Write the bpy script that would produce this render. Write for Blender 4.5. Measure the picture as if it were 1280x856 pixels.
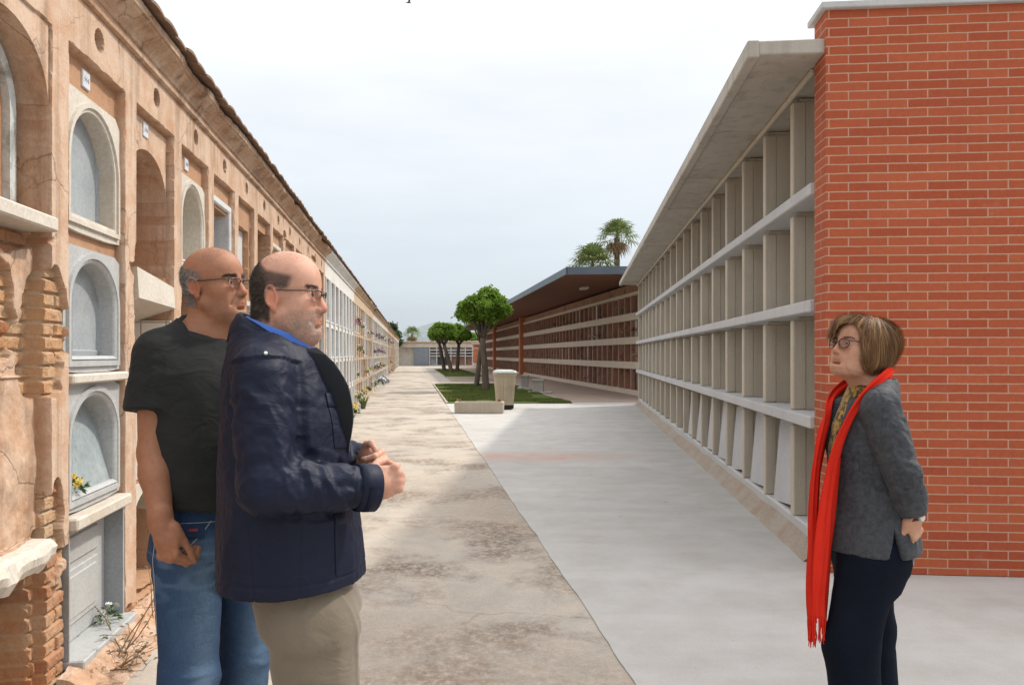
import bpy, bmesh, math, random
import numpy as np
from mathutils import Vector, Matrix

SC = bpy.context.scene
for _o in list(bpy.data.objects):
    bpy.data.objects.remove(_o)
COL = SC.collection
R = math.radians
rnd = random.Random(7)

# ------------------------------------------------------------------ camera
cam_d = bpy.data.cameras.new("camera")
cam = bpy.data.objects.new("camera", cam_d)
COL.objects.link(cam)
cam.location = (0.0, 0.0, 1.45)
cam.rotation_euler = (R(90), 0, 0)
cam_d.sensor_width = 36.0
cam_d.lens = 27.45
cam_d.shift_y = 0.0117
cam_d.clip_start = 0.05
cam_d.clip_end = 9000.0
SC.camera = cam

# ------------------------------------------------------------------ sky and sun
SUN_DIR = Vector((2.75, 1.62, 3.54)).normalized()          # from the ground towards the sun
SUN_EL = math.asin(SUN_DIR.z)
SUN_ROT = math.atan2(SUN_DIR.x, SUN_DIR.y)
world = bpy.data.worlds.new("World")
SC.world = world
world.use_nodes = True
wn = world.node_tree
wn.nodes.clear()


def _wl(a, ai, b, bi):
    wn.links.new(a.outputs[ai], b.inputs[bi])


w_out = wn.nodes.new("ShaderNodeOutputWorld")
w_bg = wn.nodes.new("ShaderNodeBackground")
w_bg.inputs["Strength"].default_value = 0.10
w_sky = wn.nodes.new("ShaderNodeTexSky")
w_sky.sky_type = "NISHITA"
w_sky.sun_disc = False
w_sky.sun_elevation = SUN_EL
w_sky.sun_rotation = SUN_ROT
w_sky.dust_density = 3.0
w_sky.air_density = 1.0
w_tc = wn.nodes.new("ShaderNodeTexCoord")
w_sep = wn.nodes.new("ShaderNodeSeparateXYZ")
_wl(w_tc, "Generated", w_sep, 0)
# thin high cloud veil: brighter overhead and towards the sun, greyer blue near the horizon
w_ramp = wn.nodes.new("ShaderNodeValToRGB")
w_ramp.color_ramp.elements[0].position = 0.0
w_ramp.color_ramp.elements[0].color = (0.285, 0.315, 0.345, 1)
w_ramp.color_ramp.elements[1].position = 1.0
w_ramp.color_ramp.elements[1].color = (0.95, 0.95, 0.95, 1)
for _p, _c in ((0.12, (0.365, 0.40, 0.43)), (0.28, (0.45, 0.468, 0.49)), (0.42, (0.50, 0.51, 0.53))):
    _e = w_ramp.color_ramp.elements.new(_p)
    _e.color = (*_c, 1)
_wl(w_sep, 2, w_ramp, 0)
w_dot = wn.nodes.new("ShaderNodeVectorMath")
w_dot.operation = "DOT_PRODUCT"
w_dot.inputs[1].default_value = SUN_DIR
_wl(w_tc, "Generated", w_dot, 0)
w_glow = wn.nodes.new("ShaderNodeMapRange")
w_glow.inputs["From Min"].default_value = 0.72
w_glow.inputs["From Max"].default_value = 1.0
w_glow.inputs["To Min"].default_value = 1.0
w_glow.inputs["To Max"].default_value = 2.2
_wl(w_dot, "Value", w_glow, "Value")
w_map = wn.nodes.new("ShaderNodeMapping")
w_map.inputs["Scale"].default_value = (1.0, 1.0, 4.5)
w_map.inputs["Rotation"].default_value = (0.1, 0.16, 0.4)
_wl(w_tc, "Generated", w_map, 0)
w_noise = wn.nodes.new("ShaderNodeTexNoise")
w_noise.inputs["Scale"].default_value = 2.4
w_noise.inputs["Detail"].default_value = 6.0
w_noise.inputs["Roughness"].default_value = 0.55
_wl(w_map, 0, w_noise, "Vector")
w_nr = wn.nodes.new("ShaderNodeMapRange")
w_nr.inputs["From Min"].default_value = 0.3
w_nr.inputs["From Max"].default_value = 0.7
w_nr.inputs["To Min"].default_value = 0.78
w_nr.inputs["To Max"].default_value = 0.97
_wl(w_noise, 0, w_nr, "Value")
w_gain = wn.nodes.new("ShaderNodeMath")
w_gain.operation = "MULTIPLY"
w_gain.inputs[1].default_value = 22.4
_wl(w_glow, 0, w_gain, 0)
w_sc = wn.nodes.new("ShaderNodeVectorMath")
w_sc.operation = "SCALE"
_wl(w_ramp, 0, w_sc, 0)
_wl(w_gain, 0, w_sc, "Scale")
w_mix = wn.nodes.new("ShaderNodeMix")
w_mix.data_type = "RGBA"
_wl(w_nr, 0, w_mix, "Factor")
wn.links.new(w_sky.outputs[0], w_mix.inputs["A"])
wn.links.new(w_sc.outputs[0], w_mix.inputs["B"])
wn.links.new(w_mix.outputs["Result"], w_bg.inputs["Color"])
_wl(w_bg, 0, w_out, 0)

sun_d = bpy.data.lights.new("sun", "SUN")
sun_d.energy = 3.0
sun_d.angle = R(2.6)
sun_d.color = (1.0, 0.93, 0.82)
sun = bpy.data.objects.new("sun", sun_d)
COL.objects.link(sun)
sun.location = (20, 12, 30)
sun.rotation_euler = (-SUN_DIR).to_track_quat("-Z", "Y").to_euler()

SC.view_settings.view_transform = "Standard"
SC.view_settings.look = "None"
SC.view_settings.gamma = 1.0
SC.view_settings.exposure = 0.0
SC.view_settings.use_curve_mapping = False
SC.render.engine = "CYCLES"
SC.cycles.use_denoising = True
SC.cycles.max_bounces = 6
SC.cycles.diffuse_bounces = 3
SC.cycles.transparent_max_bounces = 8


# ------------------------------------------------------------------ node helper
class NT:
    """Small builder round a material's node tree."""

    def __init__(self, name):
        self.m = bpy.data.materials.new(name)
        self.m.use_nodes = True
        self.t = self.m.node_tree
        self.t.nodes.clear()
        self.out = self.n("ShaderNodeOutputMaterial")
        self.b = self.n("ShaderNodeBsdfPrincipled")
        self.l(self.b.outputs[0], self.out.inputs[0])

    def n(self, typ, **kw):
        o = self.t.nodes.new(typ)
        for k, v in kw.items():
            if hasattr(o, k) and k not in ("Scale",):
                setattr(o, k, v)
            else:
                o.inputs[k].default_value = v
        return o

    def l(self, a, b):
        self.t.links.new(a, b)

    def coord(self, scale=(1, 1, 1), rot=(0, 0, 0), rand=False, kind="Object"):
        tc = self.n("ShaderNodeTexCoord")
        src = tc.outputs[kind]
        if rand:
            oi = self.n("ShaderNodeObjectInfo")
            mul = self.n("ShaderNodeMath", operation="MULTIPLY")
            mul.inputs[1].default_value = 37.0
            self.l(oi.outputs["Random"], mul.inputs[0])
            add = self.n("ShaderNodeVectorMath", operation="ADD")
            self.l(src, add.inputs[0])
            self.l(mul.outputs[0], add.inputs[1])
            src = add.outputs[0]
        mp = self.n("ShaderNodeMapping")
        mp.inputs["Scale"].default_value = scale
        mp.inputs["Rotation"].default_value = rot
        self.l(src, mp.inputs[0])
        return mp.outputs[0]

    def noise(self, vec, scale, detail=4.0, rough=0.55, dist=0.0):
        o = self.n("ShaderNodeTexNoise")
        o.inputs["Scale"].default_value = scale
        o.inputs["Detail"].default_value = detail
        o.inputs["Roughness"].default_value = rough
        o.inputs["Distortion"].default_value = dist
        self.l(vec, o.inputs["Vector"])
        return o.outputs[0]

    def ramp(self, fac, stops):
        o = self.n("ShaderNodeValToRGB")
        r = o.color_ramp
        r.elements[0].position, r.elements[0].color = stops[0][0], (*_c3(stops[0][1]), 1)
        r.elements[1].position, r.elements[1].color = stops[-1][0], (*_c3(stops[-1][1]), 1)
        for p, c in stops[1:-1]:
            e = r.elements.new(p)
            e.color = (*_c3(c), 1)
        self.l(fac, o.inputs[0])
        return o.outputs[0]

    def mix(self, fac, a, b, mode="MIX"):
        o = self.n("ShaderNodeMix", data_type="RGBA", blend_type=mode)
        for s, v in (("Factor", fac), ("A", a), ("B", b)):
            i = o.inputs[s] if s == "Factor" else [x for x in o.inputs if x.name == s and x.type == "RGBA"][0]
            if s == "Factor":
                i = o.inputs[0]
            if hasattr(v, "is_linked"):
                self.l(v, i)
            elif s == "Factor":
                i.default_value = v
            else:
                i.default_value = (*_c3(v), 1)
        return [x for x in o.outputs if x.type == "RGBA"][0]

    def math(self, op, a, b=None, clamp=False):
        o = self.n("ShaderNodeMath", operation=op)
        o.use_clamp = clamp
        for k, v in enumerate((a, b)):
            if v is None:
                continue
            if hasattr(v, "is_linked"):
                self.l(v, o.inputs[k])
            else:
                o.inputs[k].default_value = v
        return o.outputs[0]

    def attr(self, name, out="Color"):
        o = self.n("ShaderNodeAttribute", attribute_name=name)
        return o.outputs[out]

    def bump(self, h, strength=0.3, dist=0.01, prev=None):
        o = self.n("ShaderNodeBump")
        o.inputs["Strength"].default_value = strength
        o.inputs["Distance"].default_value = dist
        self.l(h, o.inputs["Height"])
        if prev is not None:
            self.l(prev, o.inputs["Normal"])
        return o.outputs[0]

    def fin(self, color=None, rough=0.8, normal=None, metallic=0.0, spec=0.3):
        if color is not None:
            if hasattr(color, "is_linked"):
                self.l(color, self.b.inputs["Base Color"])
            else:
                self.b.inputs["Base Color"].default_value = (*_c3(color), 1)
        if hasattr(rough, "is_linked"):
            self.l(rough, self.b.inputs["Roughness"])
        else:
            self.b.inputs["Roughness"].default_value = rough
        self.b.inputs["Metallic"].default_value = metallic
        self.b.inputs["Specular IOR Level"].default_value = spec
        if normal is not None:
            self.l(normal, self.b.inputs["Normal"])
        return self.m


def _c3(c):
    if isinstance(c, (int, float)):
        return (c, c, c)
    return tuple(c)[:3]


def mottled(name, c1, c2, scale=3.0, fine=40.0, bump=0.25, bdist=0.006, rough=0.85, spec=0.25, rand=True, dark=None, dscale=1.3, stretch=(1, 1, 1)):
    """Two-tone weathered surface: broad mottling, fine grain, optional stain colour."""
    k = NT(name)
    v = k.coord(scale=stretch, rand=rand)
    n1 = k.noise(v, scale, 6, 0.6, 0.4)
    col = k.mix(k.ramp(n1, [(0.32, 0.0), (0.68, 1.0)]), c1, c2)
    nf = k.noise(v, fine, 5, 0.7)
    col = k.mix(0.35, col, k.ramp(nf, [(0.3, 0.25), (0.7, 1.0)]), "MULTIPLY")
    if dark is not None:
        nd = k.noise(v, dscale, 8, 0.65, 0.6)
        col = k.mix(k.ramp(nd, [(0.52, 0.0), (0.70, 0.85)]), col, dark)
    h = k.math("ADD", nf, k.math("MULTIPLY", n1, 1.5))
    return k.fin(col, rough, k.bump(h, bump, bdist), spec=spec)


# ------------------------------------------------------------------ object helpers
def tag(o, label=None, cat=None, group=None, kind=None):
    if label:
        o["label"] = label
    if cat:
        o["category"] = cat
    if group:
        o["group"] = group
    if kind:
        o["kind"] = kind
    return o


def empty(name, loc=(0, 0, 0), rz=0.0, label=None, cat=None, group=None):
    o = bpy.data.objects.new(name, None)
    COL.objects.link(o)
    o.location = loc
    o.rotation_euler = (0, 0, rz)
    o.empty_display_size = 0.2
    return tag(o, label, cat, group)


def link(name, me, mats, parent=None, smooth=False):
    o = bpy.data.objects.new(name, me)
    COL.objects.link(o)
    for m in mats if isinstance(mats, (list, tuple)) else [mats]:
        me.materials.append(m)
    if parent is not None:
        o.parent = parent
    if smooth:
        me.polygons.foreach_set("use_smooth", [True] * len(me.polygons))
    return o


def np_mesh(name, V, F, mats, parent=None, smooth=True, attrs=None, matidx=None, uv=None):
    """Mesh object from arrays: V (n,3), F (m,k) with k constant."""
    V = np.ascontiguousarray(V, np.float32)
    F = np.ascontiguousarray(F, np.int32)
    me = bpy.data.meshes.new(name)
    k = F.shape[1]
    me.vertices.add(len(V))
    me.vertices.foreach_set("co", V.ravel())
    me.loops.add(F.size)
    me.loops.foreach_set("vertex_index", F.ravel())
    me.polygons.add(len(F))
    me.polygons.foreach_set("loop_start", np.arange(0, F.size, k, dtype=np.int32))
    me.polygons.foreach_set("loop_total", np.full(len(F), k, np.int32))
    me.polygons.foreach_set("use_smooth", np.full(len(F), smooth, bool))
    if matidx is not None:
        me.polygons.foreach_set("material_index", np.ascontiguousarray(matidx, np.int32))
    me.update(calc_edges=True)
    me.validate()
    for an, av in (attrs or {}).items():
        av = np.asarray(av, np.float32)
        if av.ndim == 1:
            a = me.attributes.new(an, "FLOAT", "POINT")
            a.data.foreach_set("value", av)
        else:
            a = me.attributes.new(an, "FLOAT_COLOR", "POINT")
            c4 = np.ones((len(V), 4), np.float32)
            c4[:, :3] = av
            a.data.foreach_set("color", c4.ravel())
    return link(name, me, mats, parent)


class MB:
    """Collects polygons and makes one mesh of them."""

    def __init__(self):
        self.v, self.f, self.mi = [], [], []
        self.cur = 0

    def add(self, vs, fs):
        b = len(self.v)
        self.v += [tuple(p) for p in vs]
        self.f += [tuple(b + i for i in f) for f in fs]
        self.mi += [self.cur] * len(fs)

    def box(self, x0, x1, y0, y1, z0, z1, M=None):
        vs = [(x, y, z) for z in (z0, z1) for y in (y0, y1) for x in (x0, x1)]
        if M is not None:
            vs = [M @ Vector(p) for p in vs]
        self.add(vs, [(0, 2, 3, 1), (4, 5, 7, 6), (0, 1, 5, 4), (2, 6, 7, 3), (0, 4, 6, 2), (1, 3, 7, 5)])

    def cbox(self, x0, x1, y0, y1, z0, z1, c=0.01, M=None):
        """Box with chamfered edges."""
        c = min(c, (x1 - x0) * .45, (y1 - y0) * .45, (z1 - z0) * .45)
        vs, idx = [], {}
        for sx in (0, 1):
            for sy in (0, 1):
                for sz in (0, 1):
                    X, Y, Z = (x0, x1)[sx], (y0, y1)[sy], (z0, z1)[sz]
                    dx, dy, dz = (c, -c)[sx], (c, -c)[sy], (c, -c)[sz]
                    idx[sx, sy, sz, "x"] = len(vs); vs.append((X, Y + dy, Z + dz))
                    idx[sx, sy, sz, "y"] = len(vs); vs.append((X + dx, Y, Z + dz))
                    idx[sx, sy, sz, "z"] = len(vs); vs.append((X + dx, Y + dy, Z))
        fs = []
        for s in (0, 1):
            q = [idx[s, a, b, "x"] for a, b in ((0, 0), (1, 0), (1, 1), (0, 1))]
            fs.append(q if s else q[::-1])
            q = [idx[a, s, b, "y"] for a, b in ((0, 0), (0, 1), (1, 1), (1, 0))]
            fs.append(q if s else q[::-1])
            q = [idx[a, b, s, "z"] for a, b in ((0, 0), (1, 0), (1, 1), (0, 1))]
            fs.append(q if s else q[::-1])
        for a in (0, 1):
            for b in (0, 1):
                fs.append([idx[a, b, 0, "x"], idx[a, b, 0, "y"], idx[a, b, 1, "y"], idx[a, b, 1, "x"]])
                fs.append([idx[a, 0, b, "x"], idx[a, 0, b, "z"], idx[a, 1, b, "z"], idx[a, 1, b, "x"]])
                fs.append([idx[0, a, b, "y"], idx[0, a, b, "z"], idx[1, a, b, "z"], idx[1, a, b, "y"]])
        for k3 in [(a, b, d) for a in (0, 1) for b in (0, 1) for d in (0, 1)]:
            fs.append([idx[(*k3, "x")], idx[(*k3, "y")], idx[(*k3, "z")]])
        cx, cy, cz = (x0 + x1) / 2, (y0 + y1) / 2, (z0 + z1) / 2
        cc = Vector((cx, cy, cz))
        out = []
        for f in fs:
            p = [Vector(vs[i]) for i in f]
            nn = (p[1] - p[0]).cross(p[2] - p[0])
            mid = sum(p, Vector()) / len(p)
            out.append(f if nn.dot(mid - cc) > 0 else f[::-1])
        if M is not None:
            vs = [M @ Vector(p) for p in vs]
        self.add(vs, out)

    def tube(self, pts, rad, n=8, cap=True, flat=1.0):
        pts = [Vector(p) for p in pts]
        rr = rad if isinstance(rad, (list, tuple)) else [rad] * len(pts)
        vs, fs = [], []
        up = None
        for i, p in enumerate(pts):
            d = (pts[min(i + 1, len(pts) - 1)] - pts[max(i - 1, 0)]).normalized()
            if up is None:
                up = Vector((0, 0, 1)) if abs(d.z) < 0.9 else Vector((1, 0, 0))
            s = d.cross(up)
            s.normalize()
            up = s.cross(d).normalized()
            for k in range(n):
                a = 2 * math.pi * k / n
                vs.append(p + (s * math.cos(a) + up * math.sin(a) * flat) * rr[i])
        for i in range(len(pts) - 1):
            for k in range(n):
                a, b = i * n + k, i * n + (k + 1) % n
                fs.append((a, b, b + n, a + n))
        if cap:
            fs.append(tuple(range(n))[::-1])
            fs.append(tuple((len(pts) - 1) * n + k for k in range(n)))
        self.add(vs, fs)

    def loft(self, loops, close_first=False, close_last=False, closed=True):
        n = len(loops[0])
        vs = [p for L in loops for p in L]
        fs = []
        for i in range(len(loops) - 1):
            for k in range(n if closed else n - 1):
                a, b = i * n + k, i * n + (k + 1) % n
                fs.append((a, b, b + n, a + n))
        if close_first:
            fs.append(tuple(range(n))[::-1])
        if close_last:
            fs.append(tuple((len(loops) - 1) * n + k for k in range(n)))
        self.add(vs, fs)

    def build(self, name, mats, parent=None, smooth=False):
        me = bpy.data.meshes.new(name)
        me.from_pydata([tuple(v) for v in self.v], [], self.f)
        o = link(name, me, mats, parent, smooth)
        if any(self.mi):
            me.polygons.foreach_set("material_index", self.mi)
        bm = bmesh.new()
        bm.from_mesh(me)
        bmesh.ops.recalc_face_normals(bm, faces=bm.faces)
        bm.to_mesh(me)
        bm.free()
        me.update()
        return o


# ------------------------------------------------------------------ lattice noise for shaping
_RS = np.random.RandomState(11)
_TAB = _RS.rand(64, 64, 64).astype(np.float32)


def vnoise(X, Y, Z, s=1.0, off=0.0):
    """Smooth lattice noise in 0..1; s is the frequency."""
    x, y, z = np.asarray(X) * s + off + 500., np.asarray(Y) * s + off * 1.7 + 500., np.asarray(Z) * s + off * 2.3 + 500.
    x, y, z = np.broadcast_arrays(x, y, z)
    ix, iy, iz = np.floor(x).astype(np.int32), np.floor(y).astype(np.int32), np.floor(z).astype(np.int32)
    fx, fy, fz = x - ix, y - iy, z - iz
    fx, fy, fz = fx * fx * (3 - 2 * fx), fy * fy * (3 - 2 * fy), fz * fz * (3 - 2 * fz)
    x0, x1, y0, y1, z0, z1 = ix & 63, (ix + 1) & 63, iy & 63, (iy + 1) & 63, iz & 63, (iz + 1) & 63
    T = _TAB
    a = T[x0, y0, z0] * (1 - fx) + T[x1, y0, z0] * fx
    b = T[x0, y1, z0] * (1 - fx) + T[x1, y1, z0] * fx
    c = T[x0, y0, z1] * (1 - fx) + T[x1, y0, z1] * fx
    d = T[x0, y1, z1] * (1 - fx) + T[x1, y1, z1] * fx
    return (a * (1 - fy) + b * fy) * (1 - fz) + (c * (1 - fy) + d * fy) * fz


def fbm(X, Y, Z, s=1.0, oct=4, off=0.0, gain=0.5):
    t, amp, tot = 0.0, 1.0, 0.0
    for i in range(oct):
        t = t + amp * vnoise(X, Y, Z, s * 2.03 ** i, off + 7.3 * i)
        tot += amp
        amp *= gain
    return t / tot


def sstep(a, b, x):
    t = np.clip((x - a) / (b - a), 0, 1)
    return t * t * (3 - 2 * t)

# ================================================================== ground
TH = math.atan2(0.9919, -0.127)            # direction of the street
DX, DY = math.cos(TH), math.sin(TH)
NX, NY = 0.9919, 0.127                      # normal of the old wall, towards the street


def street(c, Y):
    """Point on a line parallel to the old wall; c is X at Y=0."""
    return (c - 0.128 * Y, Y)


def sheet(name, pts, z, m, kind="structure", sub=None, thick=None, rz=0.0):
    mb = MB()
    n = len(pts)
    ca, sa = math.cos(-rz), math.sin(-rz)
    pts = [(x * ca - y * sa, x * sa + y * ca) for x, y in pts]
    if thick:
        mb.add([(x, y, z) for x, y in pts] + [(x, y, z - thick) for x, y in pts],
               [tuple(range(n))] + [(i, i + n, (i + 1) % n + n, (i + 1) % n) for i in range(n)])
    else:
        mb.add([(x, y, z) for x, y in pts], [tuple(range(n))])
    o = mb.build(name, m)
    o.rotation_euler = (0, 0, rz)
    return tag(o, kind=kind)


def m_ground():
    return mottled("earth", (0.30, 0.24, 0.17), (0.22, 0.18, 0.13), 0.4, 9, 0.4, 0.02)


def m_pavement():
    k = NT("new_concrete")
    v = k.coord()
    n1 = k.noise(v, 0.55, 6, 0.6, 0.6)
    n2 = k.noise(v, 2.6, 7, 0.65)
    nf = k.noise(v, 85, 4, 0.7)
    col = k.mix(k.ramp(n1, [(0.3, 0), (0.7, 1)]), (0.425, 0.412, 0.395), (0.50, 0.488, 0.47))
    col = k.mix(k.ramp(n2, [(0.36, 0.34), (0.6, 0.0)]), col, (0.31, 0.275, 0.235))
    # trowel bands across the slab
    vs = k.coord(scale=(0.35, 3.2, 1.0), rot=(0, 0, 0.07))
    n3 = k.noise(vs, 1.0, 5, 0.6)
    col = k.mix(k.ramp(n3, [(0.46, 0.0), (0.62, 0.20)]), col, (0.55, 0.535, 0.51))
    # brick-red dust left on the slab
    red = k.n("ShaderNodeTexGradient", gradient_type="SPHERICAL")
    mp = k.n("ShaderNodeMapping")
    mp.inputs["Location"].default_value = (-0.22, -11.05 / 0.75 * 1.0, 0)
    mp.inputs["Scale"].default_value = (1 / 1.7, 1 / 0.75, 1)
    tc = k.n("ShaderNodeTexCoord")
    k.l(tc.outputs["Object"], mp.inputs[0])
    k.l(mp.outputs[0], red.inputs[0])
    rm = k.math("MULTIPLY", k.ramp(red.outputs["Fac"], [(0.0, 0.0), (0.6, 1.0)]), k.ramp(n2, [(0.40, 0.15), (0.62, 0.75)]))
    col = k.mix(rm, col, (0.48, 0.27, 0.20))
    # small dark spots
    nsp = k.noise(v, 7.0, 2, 0.5)
    col = k.mix(k.ramp(nsp, [(0.735, 0.0), (0.77, 0.5)]), col, (0.22, 0.19, 0.16))
    col = k.mix(0.25, col, k.ramp(nf, [(0.3, 0.45), (0.7, 1.0)]), "MULTIPLY")
    h = k.math("ADD", nf, k.math("MULTIPLY", n2, 2.0))
    return k.fin(col, 0.85, k.bump(h, 0.22, 0.004), spec=0.3)


def m_oldpath():
    k = NT("old_concrete")
    v = k.coord()
    n1 = k.noise(v, 0.7, 6, 0.62, 0.5)
    n2 = k.noise(v, 4.5, 7, 0.68)
    nf = k.noise(v, 90, 4, 0.75)
    col = k.mix(k.ramp(n1, [(0.32, 0), (0.68, 1)]), (0.475, 0.415, 0.35), (0.43, 0.395, 0.35))
    col = k.mix(k.ramp(n2, [(0.42, 0.0), (0.64, 0.45)]), col, (0.60, 0.51, 0.41))
    # lichen and dirt patches
    np_ = k.noise(v, 1.05, 6, 0.60, 0.2)
    nb = k.noise(v, 17.0, 10, 0.82, 0.0)
    m1 = k.ramp(np_, [(0.485, 0.0), (0.61, 1.0)])
    m2 = k.ramp(nb, [(0.40, 0.0), (0.55, 1.0)])
    patch = k.math("MULTIPLY", m1, m2)
    col = k.mix(k.math("MULTIPLY", patch, 0.80), col, (0.155, 0.102, 0.070))
    np2 = k.noise(v, 0.42, 4, 0.5, 0.3)
    col = k.mix(k.math("MULTIPLY", k.ramp(np2, [(0.5, 0.0), (0.66, 0.6)]), k.ramp(nb, [(0.38, 0.15), (0.6, 1.0)])), col, (0.27, 0.205, 0.155))
    # cracks and construction joints
    vw = k.n("ShaderNodeVectorMath", operation="ADD")
    k.l(v, vw.inputs[0])
    nw = k.n("ShaderNodeTexNoise")
    nw.inputs["Scale"].default_value = 1.7
    nw.inputs["Detail"].default_value = 6
    k.l(v, nw.inputs["Vector"])
    sc = k.n("ShaderNodeVectorMath", operation="SCALE")
    sc.inputs["Scale"].default_value = 0.5
    k.l(nw.outputs["Color"], sc.inputs[0])
    k.l(sc.outputs[0], vw.inputs[1])
    vo = k.n("ShaderNodeTexVoronoi", feature="DISTANCE_TO_EDGE")
    vo.inputs["Scale"].default_value = 0.37
    k.l(vw.outputs[0], vo.inputs["Vector"])
    cr = k.ramp(vo.outputs["Distance"], [(0.0, 0.8), (0.0018, 0.0)])
    crm = k.math("MULTIPLY", cr, k.ramp(n1, [(0.50, 0.0), (0.62, 0.35)]))
    col = k.mix(crm, col, (0.10, 0.075, 0.055))
    sx = k.n("ShaderNodeSeparateXYZ")
    k.l(v, sx.inputs[0])
    wob = k.math("MULTIPLY", k.math("SUBTRACT", n2, 0.5), 0.05)
    jx = k.math("ABSOLUTE", k.math("ADD", k.math("ADD", sx.outputs[1], 1.92), wob))
    jm = k.ramp(jx, [(0.0, 0.55), (0.012, 0.0)])
    yy = k.math("ABSOLUTE", k.math("SUBTRACT", k.math("MODULO", k.math("ADD", sx.outputs[0], wob), 4.1), 2.9))
    jy = k.ramp(yy, [(0.0, 0.4), (0.014, 0.0)])
    jj = k.math("MAXIMUM", jm, jy)
    col = k.mix(jj, col, (0.20, 0.165, 0.135))
    col = k.mix(0.35, col, k.ramp(nf, [(0.3, 0.35), (0.7, 1.0)]), "MULTIPLY")
    h = k.math("ADD", k.math("MULTIPLY", nf, 0.7), k.math("SUBTRACT", k.math("MULTIPLY", n2, 1.6), k.math("MULTIPLY", k.math("MAXIMUM", crm, jj), 2.0)))
    return k.fin(col, 0.9, k.bump(h, 0.35, 0.006), spec=0.25)


def m_paving():
    k = NT("pink_paving")
    v = k.coord()
    br = k.n("ShaderNodeTexBrick")
    br.inputs["Scale"].default_value = 1.0
    br.inputs["Brick Width"].default_value = 0.4
    br.inputs["Row Height"].default_value = 0.4
    br.inputs["Mortar Size"].default_value = 0.008
    br.inputs["Color1"].default_value = (0.37, 0.27, 0.215, 1)
    br.inputs["Color2"].default_value = (0.42, 0.32, 0.26, 1)
    br.inputs["Mortar"].default_value = (0.25, 0.2, 0.17, 1)
    br.offset = 0.0
    k.l(v, br.inputs["Vector"])
    n1 = k.noise(v, 0.6, 6, 0.6)
    col = k.mix(k.ramp(n1, [(0.35, 0.0), (0.7, 0.5)]), br.outputs["Color"], (0.27, 0.22, 0.19))
    return k.fin(col, 0.85, spec=0.25)


M_GROUND = m_ground()
G = 400
sheet("ground", [(-G * 5, -40), (G * 5, -40), (G * 5, 4500), (-G * 5, 4500)], 0.0, M_GROUND)
sheet("path", [street(-1.58, -6), street(1.0, -6), street(1.0, 99), street(-1.58, 99)], 0.004, m_oldpath(), rz=TH)
M_PAVE = m_pavement()
_edge = [(lambda y: street(0.985 + 0.045 * (float(fbm(y, 0, 0, 1.1, 4, 3.0)) - .5) + 0.018 * (float(vnoise(y, 0, 0, 9.0, 2.0)) - .5), y))(22.9 - 28.9 * i / 260) for i in range(261)]
sheet("pavement", [(16, -6), (16, 23.6), street(4.75, 23.5), street(4.75, 22.9)] + _edge, 0.011, M_PAVE, thick=0.009)
M_PINK = m_paving()
sheet("canopy_pavement", [street(4.75, 23.62), (16, 23.62), street(16, 90), street(4.75, 90)], 0.010, M_PINK, rz=TH)
M_PATH2 = mottled("grey_path", (0.42, 0.37, 0.32), (0.34, 0.30, 0.26), 0.8, 30, 0.3, 0.01)
sheet("cross_path", [street(1.0, 38.2), street(4.72, 38.2), street(4.72, 41.0), street(1.0, 41.0)], 0.009, mottled("pale_path", (0.52, 0.46, 0.38), (0.46, 0.41, 0.34), 0.8, 30, 0.3, 0.01))
sheet("side_path", [street(1.0, 41.05), street(2.1, 41.05), street(2.1, 99), street(1.0, 99)], 0.008, M_PATH2)
sheet("plaza", [street(1.0, 75.3), street(4.72, 75.3), street(4.72, 99), street(1.0, 99)], 0.0065, M_PATH2)

# distant hills
mb = MB()
nh = 90
rows = []
for j in range(7):
    row = []
    for i in range(nh):
        x = -1500 + 2600 * i / (nh - 1)
        pk = 135 * math.exp(-((x + 300) / 210) ** 2) + 75 * math.exp(-((x + 720) / 260) ** 2) + 60 * math.exp(-((x - 300) / 300) ** 2)
        t = j / 6
        zz = pk * math.sin(t * math.pi * 0.5) * (0.85 + 0.3 * float(vnoise(x, j * 90.0, 0, 0.012)))
        row.append((x, 3000 + 420 * t + 40 * math.sin(x * 0.01), zz - 2 * (1 - t)))
    rows.append(row)
mb.loft(rows, closed=False)
tag(mb.build("hills", mottled("hill_haze_tone", (0.20, 0.24, 0.24), (0.30, 0.33, 0.34), 0.01, 0.08, 0.0, 0.1), smooth=True), kind="structure")  # pale blue-grey paints the distance haze into the hills' own colour


# ---- lawns: earth bed plus short blades
def m_lawn():
    k = NT("lawn_bed")
    v = k.coord()
    n1 = k.noise(v, 0.6, 5, 0.6)
    n2 = k.noise(v, 14, 5, 0.7)
    col = k.mix(k.ramp(n1, [(0.35, 0), (0.65, 1)]), (0.075, 0.125, 0.022), (0.125, 0.145, 0.04))
    col = k.mix(k.ramp(n2, [(0.45, 0.0), (0.75, 0.6)]), col, (0.16, 0.13, 0.06))
    return k.fin(col, 0.95, k.bump(n2, 0.6, 0.04), spec=0.1)


def m_blades():
    k = NT("grass_blades")
    v = k.coord()
    n1 = k.noise(v, 0.5, 4, 0.6)
    n2 = k.noise(v, 9, 3, 0.6)
    col = k.mix(k.ramp(n1, [(0.35, 0), (0.65, 1)]), (0.085, 0.145, 0.028), (0.15, 0.17, 0.05))
    col = k.mix(k.ramp(n2, [(0.5, 0.0), (0.72, 0.7)]), col, (0.22, 0.20, 0.08))
    return k.fin(col, 0.7, spec=0.2)


M_LAWN, M_BLADE = m_lawn(), m_blades()


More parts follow.
